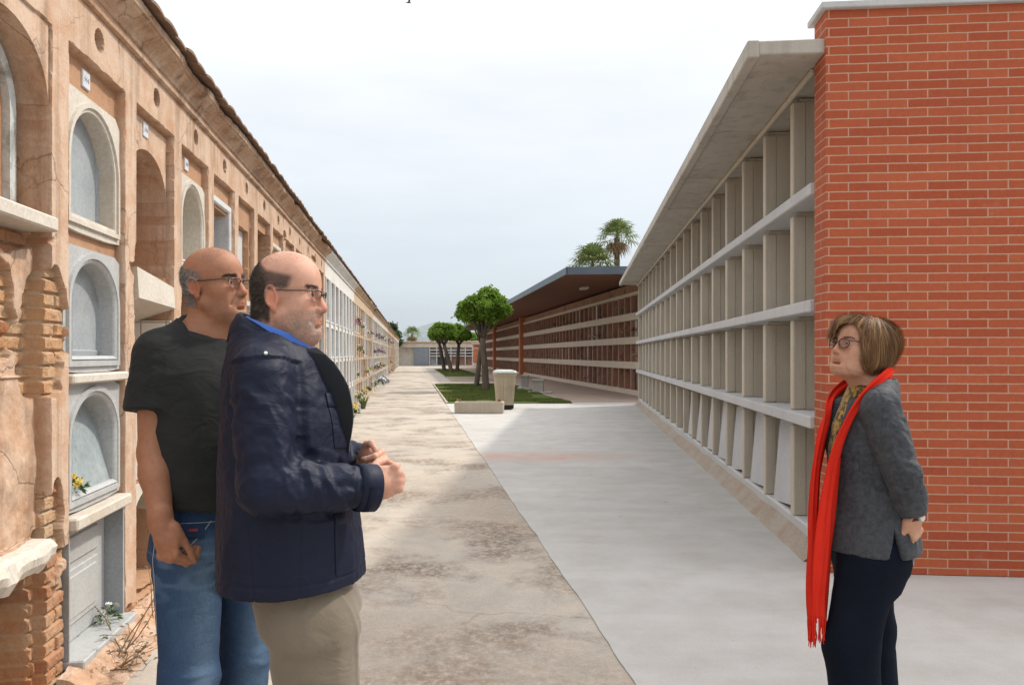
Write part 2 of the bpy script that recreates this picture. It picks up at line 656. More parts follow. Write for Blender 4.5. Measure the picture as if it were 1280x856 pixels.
def lawn(c0, c1, y0, y1, n, seed, keep=None):
    sheet("lawn_ground", [street(c0, y0), street(c1, y0), street(c1, y1), street(c0, y1)], 0.02, M_LAWN, thick=0.018)
    rs = np.random.RandomState(seed)
    yy = y0 + (y1 - y0) * rs.rand(n) ** 1.5
    cc = c0 + (c1 - c0) * rs.rand(n)
    bare = vnoise(cc, yy, 0.0, 0.9, 3.0)
    ok = bare > 0.36
    yy, cc = yy[ok], cc[ok]
    n = len(yy)
    x = cc - 0.128 * yy
    h = 0.035 + 0.05 * rs.rand(n)
    w = 0.006 + 0.004 * rs.rand(n) + 0.0004 * (yy - 20)
    a = rs.rand(n) * 6.283
    lx, ly = rs.randn(n) * 0.022, rs.randn(n) * 0.022
    V = np.zeros((n, 3, 3), np.float32)
    V[:, 0] = np.stack([x - np.cos(a) * w, yy - np.sin(a) * w, np.full(n, 0.018)], 1)
    V[:, 1] = np.stack([x + np.cos(a) * w, yy + np.sin(a) * w, np.full(n, 0.018)], 1)
    V[:, 2] = np.stack([x + lx, yy + ly, 0.018 + h], 1)
    o = np_mesh("grass", V.reshape(-1, 3), np.arange(n * 3).reshape(-1, 3), M_BLADE, smooth=False)
    tag(o, kind="stuff")


lawn(1.06, 4.70, 23.0, 37.7, 60000, 1)
lawn(2.14, 4.70, 50.0, 75.0, 30000, 2)
# low stone edging round the lawns
M_EDGE = mottled("edging_stone", (0.50, 0.45, 0.38), (0.42, 0.37, 0.31), 2, 30, 0.3, 0.01)
mb = MB()
for (c0, c1, y0, y1) in ((1.0, 1.06, 22.95, 37.7), (4.70, 4.75, 23.6, 37.7), (2.08, 2.14, 50, 75), (4.70, 4.75, 50, 75)):
    a, b, c, d = street(c0, y0), street(c1, y0), street(c1, y1), street(c0, y1)
    mb.add([(*a, 0), (*b, 0), (*c, 0), (*d, 0), (*a, .045), (*b, .045), (*c, .045), (*d, .045)],
           [(0, 3, 2, 1), (4, 5, 6, 7), (0, 1, 5, 4), (1, 2, 6, 5), (2, 3, 7, 6), (3, 0, 4, 7)])
for y0 in (37.7, 49.8):
    c0 = 1.0 if y0 < 40 else 2.08
    a, b, c, d = street(c0, y0), street(4.75, y0), street(4.75, y0 + .2), street(c0, y0 + .2)
    mb.add([(*a, 0), (*b, 0), (*c, 0), (*d, 0), (*a, .05), (*b, .05), (*c, .05), (*d, .05)],
           [(0, 3, 2, 1), (4, 5, 6, 7), (0, 1, 5, 4), (1, 2, 6, 5), (2, 3, 7, 6), (3, 0, 4, 7)])
tag(mb.build("kerb", M_EDGE), kind="structure")

# ================================================================== old niche wall on the left
PITCH, OPEN, US0 = 0.843, 0.670, 3.448
TIERS = [(0.10, 0.665), (0.735, 1.315), (1.365, 1.945), (2.01, 2.80)]


def m_plaster(name, c1, c2, stain, dirt=0.68):
    k = NT(name)
    v = k.coord()
    n1 = k.noise(v, 1.1, 7, 0.62, 0.5)
    n2 = k.noise(v, 6.0, 7, 0.68, 0.3)
    nf = k.noise(v, 70, 5, 0.75)
    pl = k.mix(k.ramp(n1, [(0.3, 0), (0.7, 1)]), c1, c2)
    pl = k.mix(k.ramp(n2, [(0.43, 0.0), (0.68, 0.75)]), pl, stain)
    pl = k.mix(k.ramp(n2, [(0.22, 0.55), (0.42, 0.0)]), pl, (0.66, 0.53, 0.42))
    # rain streaks
    vs = k.coord(scale=(5.0, 5.0, 0.35))
    ns = k.noise(vs, 1.6, 6, 0.65)
    pl = k.mix(k.ramp(ns, [(0.50, 0.0), (0.70, dirt)]), pl, (0.20, 0.125, 0.08))
    # hairline cracks
    vw = k.n("ShaderNodeVectorMath", operation="ADD")
    nw = k.n("ShaderNodeTexNoise")
    nw.inputs["Scale"].default_value = 3.5
    nw.inputs["Detail"].default_value = 6
    k.l(v, nw.inputs["Vector"])
    sc = k.n("ShaderNodeVectorMath", operation="SCALE")
    sc.inputs["Scale"].default_value = 0.35
    k.l(nw.outputs["Color"], sc.inputs[0])
    k.l(v, vw.inputs[0])
    k.l(sc.outputs[0], vw.inputs[1])
    vo = k.n("ShaderNodeTexVoronoi", feature="DISTANCE_TO_EDGE")
    vo.inputs["Scale"].default_value = 1.15
    k.l(vw.outputs[0], vo.inputs["Vector"])
    cr = k.math("MULTIPLY", k.ramp(vo.outputs["Distance"], [(0.0, 1.0), (0.006, 0.0)]), k.ramp(n1, [(0.45, 0.0), (0.58, 0.7)]))
    pl = k.mix(cr, pl, (0.11, 0.065, 0.04))
    # recess plaster: unbleached orange, with the reveals' shade put into the colour too
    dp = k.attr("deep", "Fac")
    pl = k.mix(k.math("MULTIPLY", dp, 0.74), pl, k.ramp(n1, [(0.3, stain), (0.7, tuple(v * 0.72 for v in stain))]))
    # exposed brickwork comes from the wall's own attribute
    bk = k.attr("brick", "Fac")
    tone = k.attr("tone", "Fac")
    bc = k.ramp(tone, [(0.0, (0.30, 0.12, 0.06)), (0.35, (0.42, 0.19, 0.09)), (0.7, (0.50, 0.29, 0.15)), (1.0, (0.48, 0.36, 0.24))])
    bc = k.mix(k.ramp(n2, [(0.4, 0.0), (0.7, 0.6)]), bc, (0.48, 0.37, 0.27))
    col = k.mix(bk, pl, bc)
    col = k.mix(0.32, col, k.ramp(nf, [(0.3, 0.35), (0.7, 1.0)]), "MULTIPLY")
    h = k.math("ADD", nf, k.math("SUBTRACT", k.math("MULTIPLY", n2, 2.2), k.math("MULTIPLY", cr, 1.5)))
    return k.fin(col, 0.92, k.bump(h, 0.45, 0.007), spec=0.15)


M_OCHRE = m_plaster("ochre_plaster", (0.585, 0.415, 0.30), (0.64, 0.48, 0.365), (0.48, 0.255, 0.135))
M_CORN = m_plaster("stained_cornice_plaster", (0.53, 0.36, 0.25), (0.60, 0.45, 0.33), (0.36, 0.19, 0.10), 0.9)
M_TANW = m_plaster("tan_plaster", (0.58, 0.43, 0.30), (0.62, 0.48, 0.36), (0.45, 0.29, 0.17), 0.4)
M_WHITEW = mottled("white_render", (0.74, 0.72, 0.68), (0.66, 0.63, 0.58), 1.5, 40, 0.2, 0.004, dark=(0.45, 0.41, 0.35), dscale=1.1)
M_CREAM = mottled("cream_stone", (0.66, 0.61, 0.53), (0.58, 0.52, 0.44), 2.5, 50, 0.2, 0.003, dark=(0.44, 0.36, 0.27), dscale=2.0)
M_GREYMARBLE = mottled("grey_marble", (0.43, 0.44, 0.435), (0.51, 0.51, 0.50), 5, 60, 0.1, 0.002, rough=0.45, spec=0.4, dark=(0.36, 0.35, 0.34), dscale=2.4)
M_SLATE = mottled("grey_slab", (0.30, 0.33, 0.35), (0.38, 0.405, 0.42), 4, 70, 0.12, 0.002, rough=0.5, spec=0.4, dark=(0.20, 0.19, 0.17), dscale=2.0)
M_DARKSTONE = mottled("dark_granite", (0.035, 0.035, 0.04), (0.06, 0.06, 0.065), 8, 90, 0.05, 0.001, rough=0.25, spec=0.5)
M_WHITEMARBLE = mottled("white_marble", (0.70, 0.70, 0.69), (0.60, 0.60, 0.60), 3, 60, 0.1, 0.002, rough=0.4, spec=0.4, dark=(0.42, 0.41, 0.40), dscale=2.2)
M_BROWNSTONE = mottled("brown_marble", (0.26, 0.14, 0.09), (0.36, 0.22, 0.15), 5, 60, 0.1, 0.002, rough=0.45, spec=0.4)
M_TILE = mottled("roof_tile", (0.28, 0.17, 0.105), (0.20, 0.13, 0.09), 4, 40, 0.4, 0.006, dark=(0.085, 0.07, 0.055), dscale=3.0)
M_RUST = mottled("rusty_back", (0.42, 0.20, 0.09), (0.50, 0.29, 0.15), 3, 40, 0.4, 0.006, dark=(0.16, 0.09, 0.05), dscale=2.0)


def edges_grid(lo, hi, step, marks, eps=0.004):
    g = list(np.arange(lo, hi + step * .5, step))
    g = [x for x in g if all(abs(x - m) > step * 0.55 for m in marks)]
    for m in marks:
        if lo < m < hi:
            g += [m - eps, m + eps]
    return np.array(sorted(set(g)))


def us(k):
    return US0 + PITCH * (k - 2)


WS0, WS1 = 1.55, us(13) + OPEN + 0.173        # first section, in metres along the wall


def rect_ramp(U, Z, a, b, z0, z1, w=0.010):
    sd = np.maximum(np.maximum(a - U, U - b), np.maximum(z0 - Z, Z - z1))
    return np.clip(-sd / w + 0.5, 0, 1)


# which niches are bare recesses, and how deep: (bay, tier) -> (a, b, z0, z1, depth)
SPECIAL = {}
for kk in range(0, 14):
    a, b = us(kk), us(kk) + OPEN
    for t, (z0, z1) in enumerate(TIERS):
        SPECIAL[kk, t] = (a + 0.055, b - 0.055, z0 + 0.05, z1 - (0.2 if t == 3 else 0.05), 0.33)
a, b = us(1), us(1) + OPEN
for t_ in (2, 3):
    SPECIAL[2, t_] = SPECIAL[2, t_][:4] + (.20,)
SPECIAL[2, 0] = (us(2) + .002, us(2) + OPEN - .002, 0.07, 0.67, 0.20)
SPECIAL[1, 3] = (a, b, 2.02, 2.80, 0.17)
SPECIAL[1, 2] = (a, b, 1.36, 1.985, 0.075)
SPECIAL[1, 1] = (a, b, 0.70, 1.36, 0.06)
SPECIAL[1, 0] = (a, b - .04, -0.1, 0.60, 0.16)
a, b = us(3), us(3) + OPEN
SPECIAL[3, 3] = (a, b, 1.93, 2.71, 0.42)
SPECIAL[3, 2] = (a + .03, b - .02, 1.36, 1.88, 0.30)
SPECIAL[3, 0] = (a + .02, b - .03, 0.12, 0.70, 0.25)
a, b = us(7), us(7) + OPEN
SPECIAL[7, 3] = (a, b, 1.98, 2.70, 0.40)
SPECIAL[9, 3] = (us(9), us(9) + OPEN, 1.98, 2.72, 0.40)

ERODE = [  # centre u, centre z, half sizes
    (3.27, 1.57, 0.14, 0.26), (2.95, 1.60, 0.22, 0.20), (3.10, 0.28, 0.55, 0.33), (3.33, 0.78, 0.055, 0.14), (3.02, 1.93, 0.30, 0.07),
    (3.31, 0.62, 0.10, 0.10), (4.305, 1.66, 0.062, 0.27), (4.30, 1.20, 0.03, 0.16), (4.30, 0.93, 0.028, 0.18), (4.31, 1.98, 0.05, 0.10), (4.55, 1.92, 0.4, 0.05),
    (4.25, 0.05, 0.7, 0.07), (5.15, 2.25, 0.035, 0.22), (5.15, 1.55, 0.04, 0.3), (6.85, 2.25, 0.09, 0.2), (3.4, 0.22, 0.03, 0.12),
    (8.5, 2.3, 0.08, 0.3), (9.3, 2.85, 0.12, 0.06), (10.2, 2.2, 0.07, 0.3), (5.98, 1.7, 0.05, 0.3), (11.2, 1.6, 0.1, 0.4), (7.66, 1.5, 0.06, 0.5), (12.0, 2.9, 0.3, 0.05)]


def wall_depth(U, Z):
    wu = 0.016 * (fbm(U, Z, 0 * U, 9.0, 3, 1.0) - 0.5)
    wz = 0.016 * (fbm(U, Z, 0 * U, 9.0, 3, 5.0) - 0.5)
    Ue, Ze = U + wu, Z + wz
    D = 0.010 * (fbm(U, Z, 0 * U, 2.2, 4, 2.0) - 0.5)
    # brick exposure
    mask = np.zeros_like(U)
    for i, (cu, cz, ru, rz) in enumerate(ERODE):
        q = np.sqrt(((U - cu) / ru) ** 2 + ((Z - cz) / rz) ** 2)
        q = q + 1.1 * (fbm(U, Z, 0 * U, 7.5, 4, 20.0 + i) - 0.5)
        mask = np.maximum(mask, sstep(1.02, 0.96, q))
    course, blen = 0.061, 0.25
    row = np.floor(Z / course)
    jog = (row % 2) * 0.5 * blen
    colm = np.floor((U + jog) / blen)
    fz, fu = Z / course - row, (U + jog) / blen - colm
    wobf = 0.20 * (vnoise(U, Z, 0 * U, 26.0, 3.0) - 0.5)
    edge = np.minimum(np.minimum(fz, 1 - fz) * course, np.minimum(fu, 1 - fu) * blen) + 0.01 * wobf
    joint = sstep(0.009, 0.003, edge)
    hsh = np.abs(np.sin(row * 12.9898 + colm * 78.233) * 43758.5453) % 1.0
    tone = np.clip(hsh * 0.75 + 0.25 * vnoise(U, Z, 0 * U, 30, 9.0) + 0.3 * joint, 0, 1)
    bd = 0.022 + 0.016 * (hsh - 0.3) + joint * 0.016 + 0.012 * (fbm(U, Z, 0 * U, 42, 3, 4.0) - .5)
    for kk in range(0, 14):
        a, b = us(kk), us(kk) + OPEN
        D = np.maximum(D, 0.05 * rect_ramp(Ue, Ze, a, b, 0.075, 2.82))
        for t in range(4):
            aa, bb, z0, z1, dd = SPECIAL[kk, t]
            r = rect_ramp(Ue, Ze, aa, bb, z0, z1)
            D = np.maximum(D, dd * r)
    rough = 0.06 * (fbm(U, Z, 0 * U, 5.0, 4, 33.0) - 0.5)
    inb1 = rect_ramp(U, Z, us(1), us(1) + OPEN, 0.0, 2.0, 0.05)
    D = D + inb1 * rough
    for kk in range(0, 14):                       # vent holes in the frieze
        rr = np.sqrt((U - us(kk) - OPEN / 2) ** 2 + (Z - 2.955) ** 2)
        D = np.maximum(D, 0.12 * np.clip((0.05 - rr) / 0.008 + .5, 0, 1))
    D = D + mask * bd
    return D, mask, tone


root = empty("niche_wall", (-1.5 + DX * 0, 0, 0), TH,
             "old ochre plaster burial niche wall with crumbling arches and exposed brick, nearest on the left", "niche wall", "burial niche walls along the path")
marksU, marksZ = [], [0.075, 2.82]
for kk in range(0, 14):
    marksU += [us(kk), us(kk) + OPEN]
for t in range(4):
    marksZ += [TIERS[t][0] + .05, TIERS[t][1] - (0.2 if t == 3 else 0.05)]
gu = np.concatenate([edges_grid(WS0, 2.6, 0.03, [m for m in marksU if m < 2.6]), edges_grid(2.612, 3.55, 0.005, [m for m in marksU if 2.612 < m < 3.55]), edges_grid(3.556, 5.9, 0.008, [m for m in marksU if 3.556 < m < 5.9]),
                     edges_grid(5.915, WS1, 0.016, [m for m in marksU if m > 5.93])])
gz = edges_grid(-0.05, 3.10, 0.0065, marksZ)
UU, ZZ = np.meshgrid(gu, gz, indexing="ij")
D, BM, TN = wall_depth(UU, ZZ)
nu, nz = UU.shape
V = np.stack([UU, D, ZZ], -1).reshape(-1, 3)
idx = np.arange(nu * nz).reshape(nu, nz)
F = np.stack([idx[:-1, :-1], idx[1:, :-1], idx[1:, 1:], idx[:-1, 1:]], -1).reshape(-1, 4)
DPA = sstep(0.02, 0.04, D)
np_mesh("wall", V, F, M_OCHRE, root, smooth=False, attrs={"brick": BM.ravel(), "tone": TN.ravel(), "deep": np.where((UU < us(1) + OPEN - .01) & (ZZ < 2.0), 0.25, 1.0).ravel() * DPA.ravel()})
mb = MB()
mb.box(WS0, WS1, 0.46, 2.4, 0, 3.26)
mb.box(WS0 - 0.02, WS0, 0.0, 2.4, 0, 3.26)
mb.build("core", M_OCHRE, root)


def cornice(root, u0, u1, m, seed, chip, mtile, z0=3.06, du=0.035, ragged=0.0):
    prof = [(-0.05, 0.0), (0.012, 0.0), (0.026, 0.008), (0.028, 0.028), (0.012, 0.036), (0.010, 0.060), (0.020, 0.066), (0.028, 0.085), (0.050, 0.108), (0.078, 0.128),
            (0.100, 0.140), (0.104, 0.150), (0.116, 0.154), (0.118, 0.196), (0.05, 0.204), (-0.2, 0.210)]
    uu = np.arange(u0, u1 + du * .5, du)
    uu[-1] = u1
    P = np.array(prof)
    U = np.repeat(uu[:, None], len(P), 1)
    N = np.repeat(P[None, :, 0], len(uu), 0)
    Z = z0 + np.repeat(P[None, :, 1], len(uu), 0)
    br = sstep(0.60, 0.72, fbm(U, Z * 0.6, N, 1.6, 4, seed)) * chip + sstep(0.52, 0.66, fbm(U, Z, N, 0.8, 3, seed + 9)) * ragged * sstep(7.0, 9.0, U) * sstep(13.6, 12.0, U)
    n2 = fbm(U, Z, N, 14, 3, seed + 3) - .5
    out = np.clip((N - 0.005) / 0.1, 0, 1)
    N = N - out * br * (0.06 + 0.05 * n2) + 0.010 * n2 * out
    Z = Z + 0.012 * (fbm(U, N, Z, 3, 3, seed + 5) - .5) * out + 0.012 * n2 * br
    V = np.stack([U, -N, Z], -1).reshape(-1, 3)
    idx = np.arange(U.size).reshape(U.shape)
    F = np.stack([idx[:-1, :-1], idx[1:, :-1], idx[1:, 1:], idx[:-1, 1:]], -1).reshape(-1, 4)
    np_mesh("cornice", V, F, m, root, smooth=False, attrs={"brick": np.clip(br * 1.3, 0, 1).ravel() * .7, "tone": (0.3 + 0.5 * n2).ravel()})
    t = MB()
    r = random.Random(seed)
    u = u0
    while u < u1 - 0.05:
        w = 0.20 + 0.05 * r.random()
        w = min(w, u1 - u)
        o = 0.150 + 0.018 * r.random()
        zz = z0 + 0.212 + 0.008 * r.random()
        rise = 0.012 + 0.006 * r.random()
        loops = []
        for (n_, z_) in ((o, zz), (-0.9, zz + 0.28)):
            loops.append([(u + w * i / 6, -n_, z_ + rise * math.sin(math.pi * i / 6)) for i in range(7)]
                         + [(u + w * i / 6, -n_, z_ - 0.014 + rise * math.sin(math.pi * i / 6) * 0.75) for i in range(6, -1, -1)])
        if r.random() > 0.04 * chip:
            t.loft(loops, True, True)
        u += w * 0.97
    t.build("roof_tiles", mtile, root)


cornice(root, WS0, WS1, M_CORN, 5.0, 0.5, M_TILE, ragged=1.0)


def arch_loop(uc, z0, w, h, rise, grow=0.0, nb=4, ns=6, na=18, n=0.0):
    """Outline of an arched opening, counter-clockwise from the bottom left; grow pushes it outwards."""
    hw = w / 2 + grow
    zb, zs, zt = z0 - grow, z0 + h - rise, z0 + h + grow
    P = []
    for i in range(nb):
        P.append((uc - hw + 2 * hw * i / nb, zb))
    for i in range(ns):
        P.append((uc + hw, zb + (zs - zb) * i / ns))
    for i in range(na + 1):
        a = math.pi * i / na
        P.append((uc + hw * math.cos(a), zs + (zt - zs) * math.sin(a)))
    for i in range(ns - 1, 0, -1):
        P.append((uc - hw, zb + (zs - zb) * i / ns))
    return [(u, -n, z) for u, z in P]


def rect_match(L, u0, u1, z0, z1, uc, zc, n=0.0):
    out = []
    for (u, _, z) in L:
        du, dz = u - uc, z - zc
        s = 1e9
        if du > 1e-9: s = min(s, (u1 - uc) / du)
        if du < -1e-9: s = min(s, (u0 - uc) / du)
        if dz > 1e-9: s = min(s, (z1 - zc) / dz)
        if dz < -1e-9: s = min(s, (z0 - zc) / dz)
        out.append((uc + du * s, -n, zc + dz * s))
    return out


def frame_mesh(uc, z0, z1, w, border, bottom, top, rise, n=-0.028, deep=0.30, double=False):
    """Stone niche frame with an arched opening, a raised moulding and lined reveals."""
    mb = MB()
    iw, ih, iz = w - 2 * border, (z1 - z0) - bottom - top, z0 + bottom
    zc = iz + ih * 0.5
    A = lambda g, nn: arch_loop(uc, iz, iw, ih, rise, g, n=nn)
    base = A(0, n)
    outer_b = rect_match(base, uc - w / 2, uc + w / 2, z0, z1, uc, zc, -0.06)
    outer = rect_match(base, uc - w / 2, uc + w / 2, z0, z1, uc, zc, n)
    g = border * 0.62
    loops = [outer_b, outer, A(g, n), A(g * .96, n + 0.014), A(g * 0.45, n + 0.014), A(g * 0.40, n + 0.004)]
    if double:
        loops += [A(g * .3, n + 0.004), A(g * .26, n + 0.012)]
    loops += [A(0, n + 0.002), A(-0.004, n - 0.006), A(-0.004, -deep)]
    mb.loft(loops)
    return mb


def gravestone(name, uc, z0, w, h, m, parent, n=-0.25, t=0.03, rise=None, relief=True, tilt=0.0):
    """Slab closing a niche: raised border, and a plain oval or cross in relief."""
    mb = MB()
    if rise:
        L0 = arch_loop(uc, z0, w, h, rise, 0, n=n - t)
        mb.loft([L0, arch_loop(uc, z0, w, h, rise, 0, n=n), arch_loop(uc, z0, w, h, rise, -0.022, n=n + .004), arch_loop(uc, z0, w, h, rise, -0.028, n=n - .004),
                 arch_loop(uc, z0, w, h, rise, -0.032, n=n - .004)], True, True)
    else:
        mb.cbox(uc - w / 2, uc + w / 2, -n, -n + t, z0, z0 + h, 0.006)
    if relief and not rise:
        mb.cbox(uc - w * .32, uc + w * .32, -n - .008, -n + .002, z0 + h * .12, z0 + h * .15, .003)
        mb.cbox(uc - w * .32, uc + w * .32, -n - .008, -n + .002, z0 + h * .85, z0 + h * .88, .003)
        mb.cbox(uc - .012, uc + .012, -n - .010, -n + .002, z0 + h * .52, z0 + h * .80, .003)
        mb.cbox(uc - .06, uc + .06, -n - .009, -n + .001, z0 + h * .67, z0 + h * .71, .003)
    o = mb.build(name, m, parent)
    if tilt:
        o.location.z = 0
    return o


EN = "niche_frame"


def put_arch(k_, t, m, mg, double=True, rise=0.20, border=0.075, grave=True, deep=0.29):
    z0, z1 = TIERS[t]
    if t == 3:
        z1 = 2.66
    uc = us(k_) + OPEN / 2
    frame_mesh(uc, z0, z1, OPEN - 0.004, border, 0.075, 0.06, rise, double=double, deep=deep).build(EN, m, root)
    if grave:
        gravestone("gravestone", uc, z0 + 0.08, OPEN - 0.12, z1 - z0 - 0.12, mg, root, n=-(deep - .03), rise=0.2)


def put_rect(k_, t, m, mg, border=0.05):
    z0, z1 = TIERS[t]
    if t == 3:
        z1 = 2.68
    uc = us(k_) + OPEN / 2
    w = OPEN - 0.004
    mb = MB()
    iz0, iz1, iu0, iu1 = z0 + .05, z1 - .05, uc - w / 2 + border, uc + w / 2 - border
    Q = lambda a, b, c, d, n: [(a, -n, c), (b, -n, c), (b, -n, d), (a, -n, d)]
    mb.loft([Q(uc - w / 2, uc + w / 2, z0, z1, -0.06), Q(uc - w / 2, uc + w / 2, z0, z1, -.024), Q(iu0 - .01, iu1 + .01, iz0 - .01, iz1 + .01, -.024), Q(iu0, iu1, iz0, iz1, -.034), Q(iu0, iu1, iz0, iz1, -.29)])
    mb.build(EN, m, root)
    gravestone("gravestone", uc, iz0, iu1 - iu0, iz1 - iz0, mg, root, n=-0.20)


def put_slab(k_, t, m, n=-0.03):
    z0, z1 = TIERS[t]
    if t == 3:
        z1 = 2.68
    gravestone("gravestone", us(k_) + OPEN / 2, z0 + .01, OPEN - .012, z1 - z0 - .02, m, root, n=n, t=0.04)


# ---- bay 1 (cut by the left edge of the photograph)
u1c = us(1) + OPEN / 2
L = MB()       # broken arch over the deep recess
al = arch_loop(u1c, 2.0, OPEN - 0.002, 0.745, 0.26, 0, n=-0.012)
ab = arch_loop(u1c, 2.0, OPEN - 0.002, 0.745, 0.26, 0, n=-0.18)
top_f = [(p[0], p[1], 2.83) for p in al][10:29]
L.loft([[(p[0], p[1], 2.83) for p in ab[10:29]], top_f, al[10:29], ab[10:29]], closed=False)
L.build("arch_lintel", M_OCHRE, root)
M_LICHEN = mottled("bluish_plaster", (0.52, 0.56, 0.56), (0.62, 0.63, 0.60), 3, 40, 0.3, 0.004, dark=(0.10, 0.085, 0.07), dscale=7)
g = MB()
gl = [arch_loop(u1c, 2.06, 0.50, 0.62, 0.24, gg, n=nn) for gg, nn in ((0.05, -0.165), (0.05, -0.12), (0.0, -0.12), (0.0, -0.16))]
g.loft(gl)
g.build(EN, M_LICHEN, root)
gravestone("gravestone", u1c, 2.06, 0.50, 0.62, M_RUST, root, n=-0.150, rise=0.24)
s = MB()
s.cbox(us(1) - .02, us(1) + OPEN - .012, -.035, .16, 1.955, 2.015, .008)
s.build("sill", M_CREAM, root)
# broken lower ledge
bl = []
for i in range(70):
    u = us(1) + (OPEN - 0.03) * i / 69
    q1, q2, q3 = [float(fbm(u, a_, 0, f_, 4, o_)) - .5 for a_, f_, o_ in ((0, 9., 1.), (3., 16., 2.), (6., 7., 3.))]
    nn = 0.030 + 0.05 * q1
    zt, zb = 0.695 + 0.035 * q2, 0.590 + 0.09 * q3
    zm = (zt + zb) / 2
    bl.append([(u, 0.14, zt), (u, -nn * .3, zt - .004 + .01 * q1), (u, -nn, zt - .018), (u, -nn - .012 + .03 * q2, zm + .012), (u, -nn - .006 + .03 * q3, zm - .02), (u, -nn + .014, zb), (u, 0.14, zb + .01)])
s = MB(); s.loft(bl, True, True); s.build("sill", M_CREAM, root)
# ---- bay 2
put_arch(2, 3, M_CREAM, M_SLATE, double=False, rise=0.26, border=0.068, deep=.135)
put_arch(2, 2, M_GREYMARBLE, M_SLATE, rise=0.20, deep=.13)
put_arch(2, 1, M_GREYMARBLE, M_SLATE, rise=0.19, grave=False)
u2 = us(2) + OPEN / 2
lean = MB()     # slab leaning back inside the second niche
Ml = Matrix.Translation((u2, 0.045, 0.81)) @ Matrix.Rotation(R(-14), 4, "X")
lean.cbox(-.255, .255, 0.0, 0.022, 0, 0.46, .004, M=Ml)
lean.build("gravestone", mottled("glossy_grey_slab", (0.40, 0.44, 0.44), (0.30, 0.36, 0.38), 4, 30, 0.06, 0.001, rough=0.18, spec=0.5), root)
s = MB(); s.cbox(us(2) - .0, us(2) + OPEN, -.02, .06, 1.318, 1.362, .008); s.build("sill", M_CREAM, root)
s = MB(); s.cbox(us(2) + .001, us(2) + OPEN - .001, -.035, .33, 0.672, 0.728, .008); s.build("sill", M_CREAM, root)
s = MB(); s.cbox(us(2) + .001, us(2) + OPEN - .001, -.06, .28, 0.065, 0.105, .006); s.build("sill", M_GREYMARBLE, root)
d = MB()        # panelled slab at ground level, with grey lined side
d.cbox(us(2) + .01, us(2) + OPEN - .024, 0.095, .14, 0.106, 0.668, .005)
d.cbox(us(2) + .10, us(2) + OPEN - .13, 0.083, .10, 0.19, 0.45, .006)
d.cbox(us(2) + .14, us(2) + OPEN - .17, 0.076, .088, 0.22, 0.42, .006)
d.cbox(us(2) + .10, us(2) + OPEN - .13, 0.083, .10, 0.48, 0.60, .006)
d.build("gravestone", M_GREYMARBLE, root)
s = MB(); s.box(us(2) + OPEN - .022, us(2) + OPEN - .003, 0.004, .19, 0.106, 0.668); s.box(us(2) + .002, us(2) + .012, 0.004, .19, 0.106, 0.668)
s.build("side_panel", M_SLATE, root)
# ---- bay 3
u3 = us(3) + OPEN / 2
L = MB()
al = arch_loop(u3, 1.98, OPEN - .004, 0.66, 0.24, 0, n=-0.048)
ab = arch_loop(u3, 1.98, OPEN - .004, 0.66, 0.24, 0, n=-0.42)
L.loft([[(p[0], p[1], 2.80) for p in ab[10:29]], [(p[0], p[1], 2.80) for p in al[10:29]], al[10:29], ab[10:29]], closed=False)
L.build("arch_lintel", M_OCHRE, root)
s = MB()        # broken lintel with a tiled sloping soffit
Q = lambda z0, z1, n0, n1: [(us(3) + .01, -n0, z0), (us(3) + OPEN - .01, -n0, z0), (us(3) + OPEN - .01, -n1, z1), (us(3) + .01, -n1, z1)]
s.add([(us(3) + .005, 0.30, 1.90), (us(3) + OPEN - .005, 0.30, 1.90), (us(3) + OPEN - .005, 0.0, 1.87), (us(3) + .005, 0.0, 1.93),
       (us(3) + .005, 0.30, 1.62), (us(3) + OPEN - .005, 0.30, 1.62), (us(3) + OPEN - .005, -0.01, 1.74), (us(3) + .005, -0.01, 1.76)],
      [(0, 1, 2, 3), (7, 6, 5, 4), (3, 2, 6, 7), (0, 3, 7, 4), (1, 5, 6, 2), (0, 4, 5, 1)])
s.build("broken_lintel", M_CREAM, root)


def m_tilew():
    k = NT("white_wall_tile")
    v = k.coord()
    sx = k.n("ShaderNodeSeparateXYZ")
    k.l(v, sx.inputs[0])
    cb = k.n("ShaderNodeCombineXYZ")
    k.l(k.math("ADD", sx.outputs[0], sx.outputs[1]), cb.inputs[0])
    k.l(sx.outputs[2], cb.inputs[1])
    br = k.n("ShaderNodeTexBrick")
    br.offset = 0.0
    br.inputs["Scale"].default_value = 1.0
    br.inputs["Brick Width"].default_value = 0.15
    br.inputs["Row Height"].default_value = 0.15
    br.inputs["Mortar Size"].default_value = 0.004
    br.inputs["Color1"].default_value = (0.68, 0.66, 0.60, 1)
    br.inputs["Color2"].default_value = (0.74, 0.72, 0.66, 1)
    br.inputs["Mortar"].default_value = (0.30, 0.26, 0.20, 1)
    k.l(cb.outputs[0], br.inputs["Vector"])
    n = k.noise(v, 4, 6, 0.6)
    col = k.mix(k.ramp(n, [(0.5, 0.0), (0.75, 0.5)]), br.outputs["Color"], (0.45, 0.37, 0.27))
    return k.fin(col, 0.35, k.bump(br.outputs["Fac"], -0.2, 0.002), spec=0.4)


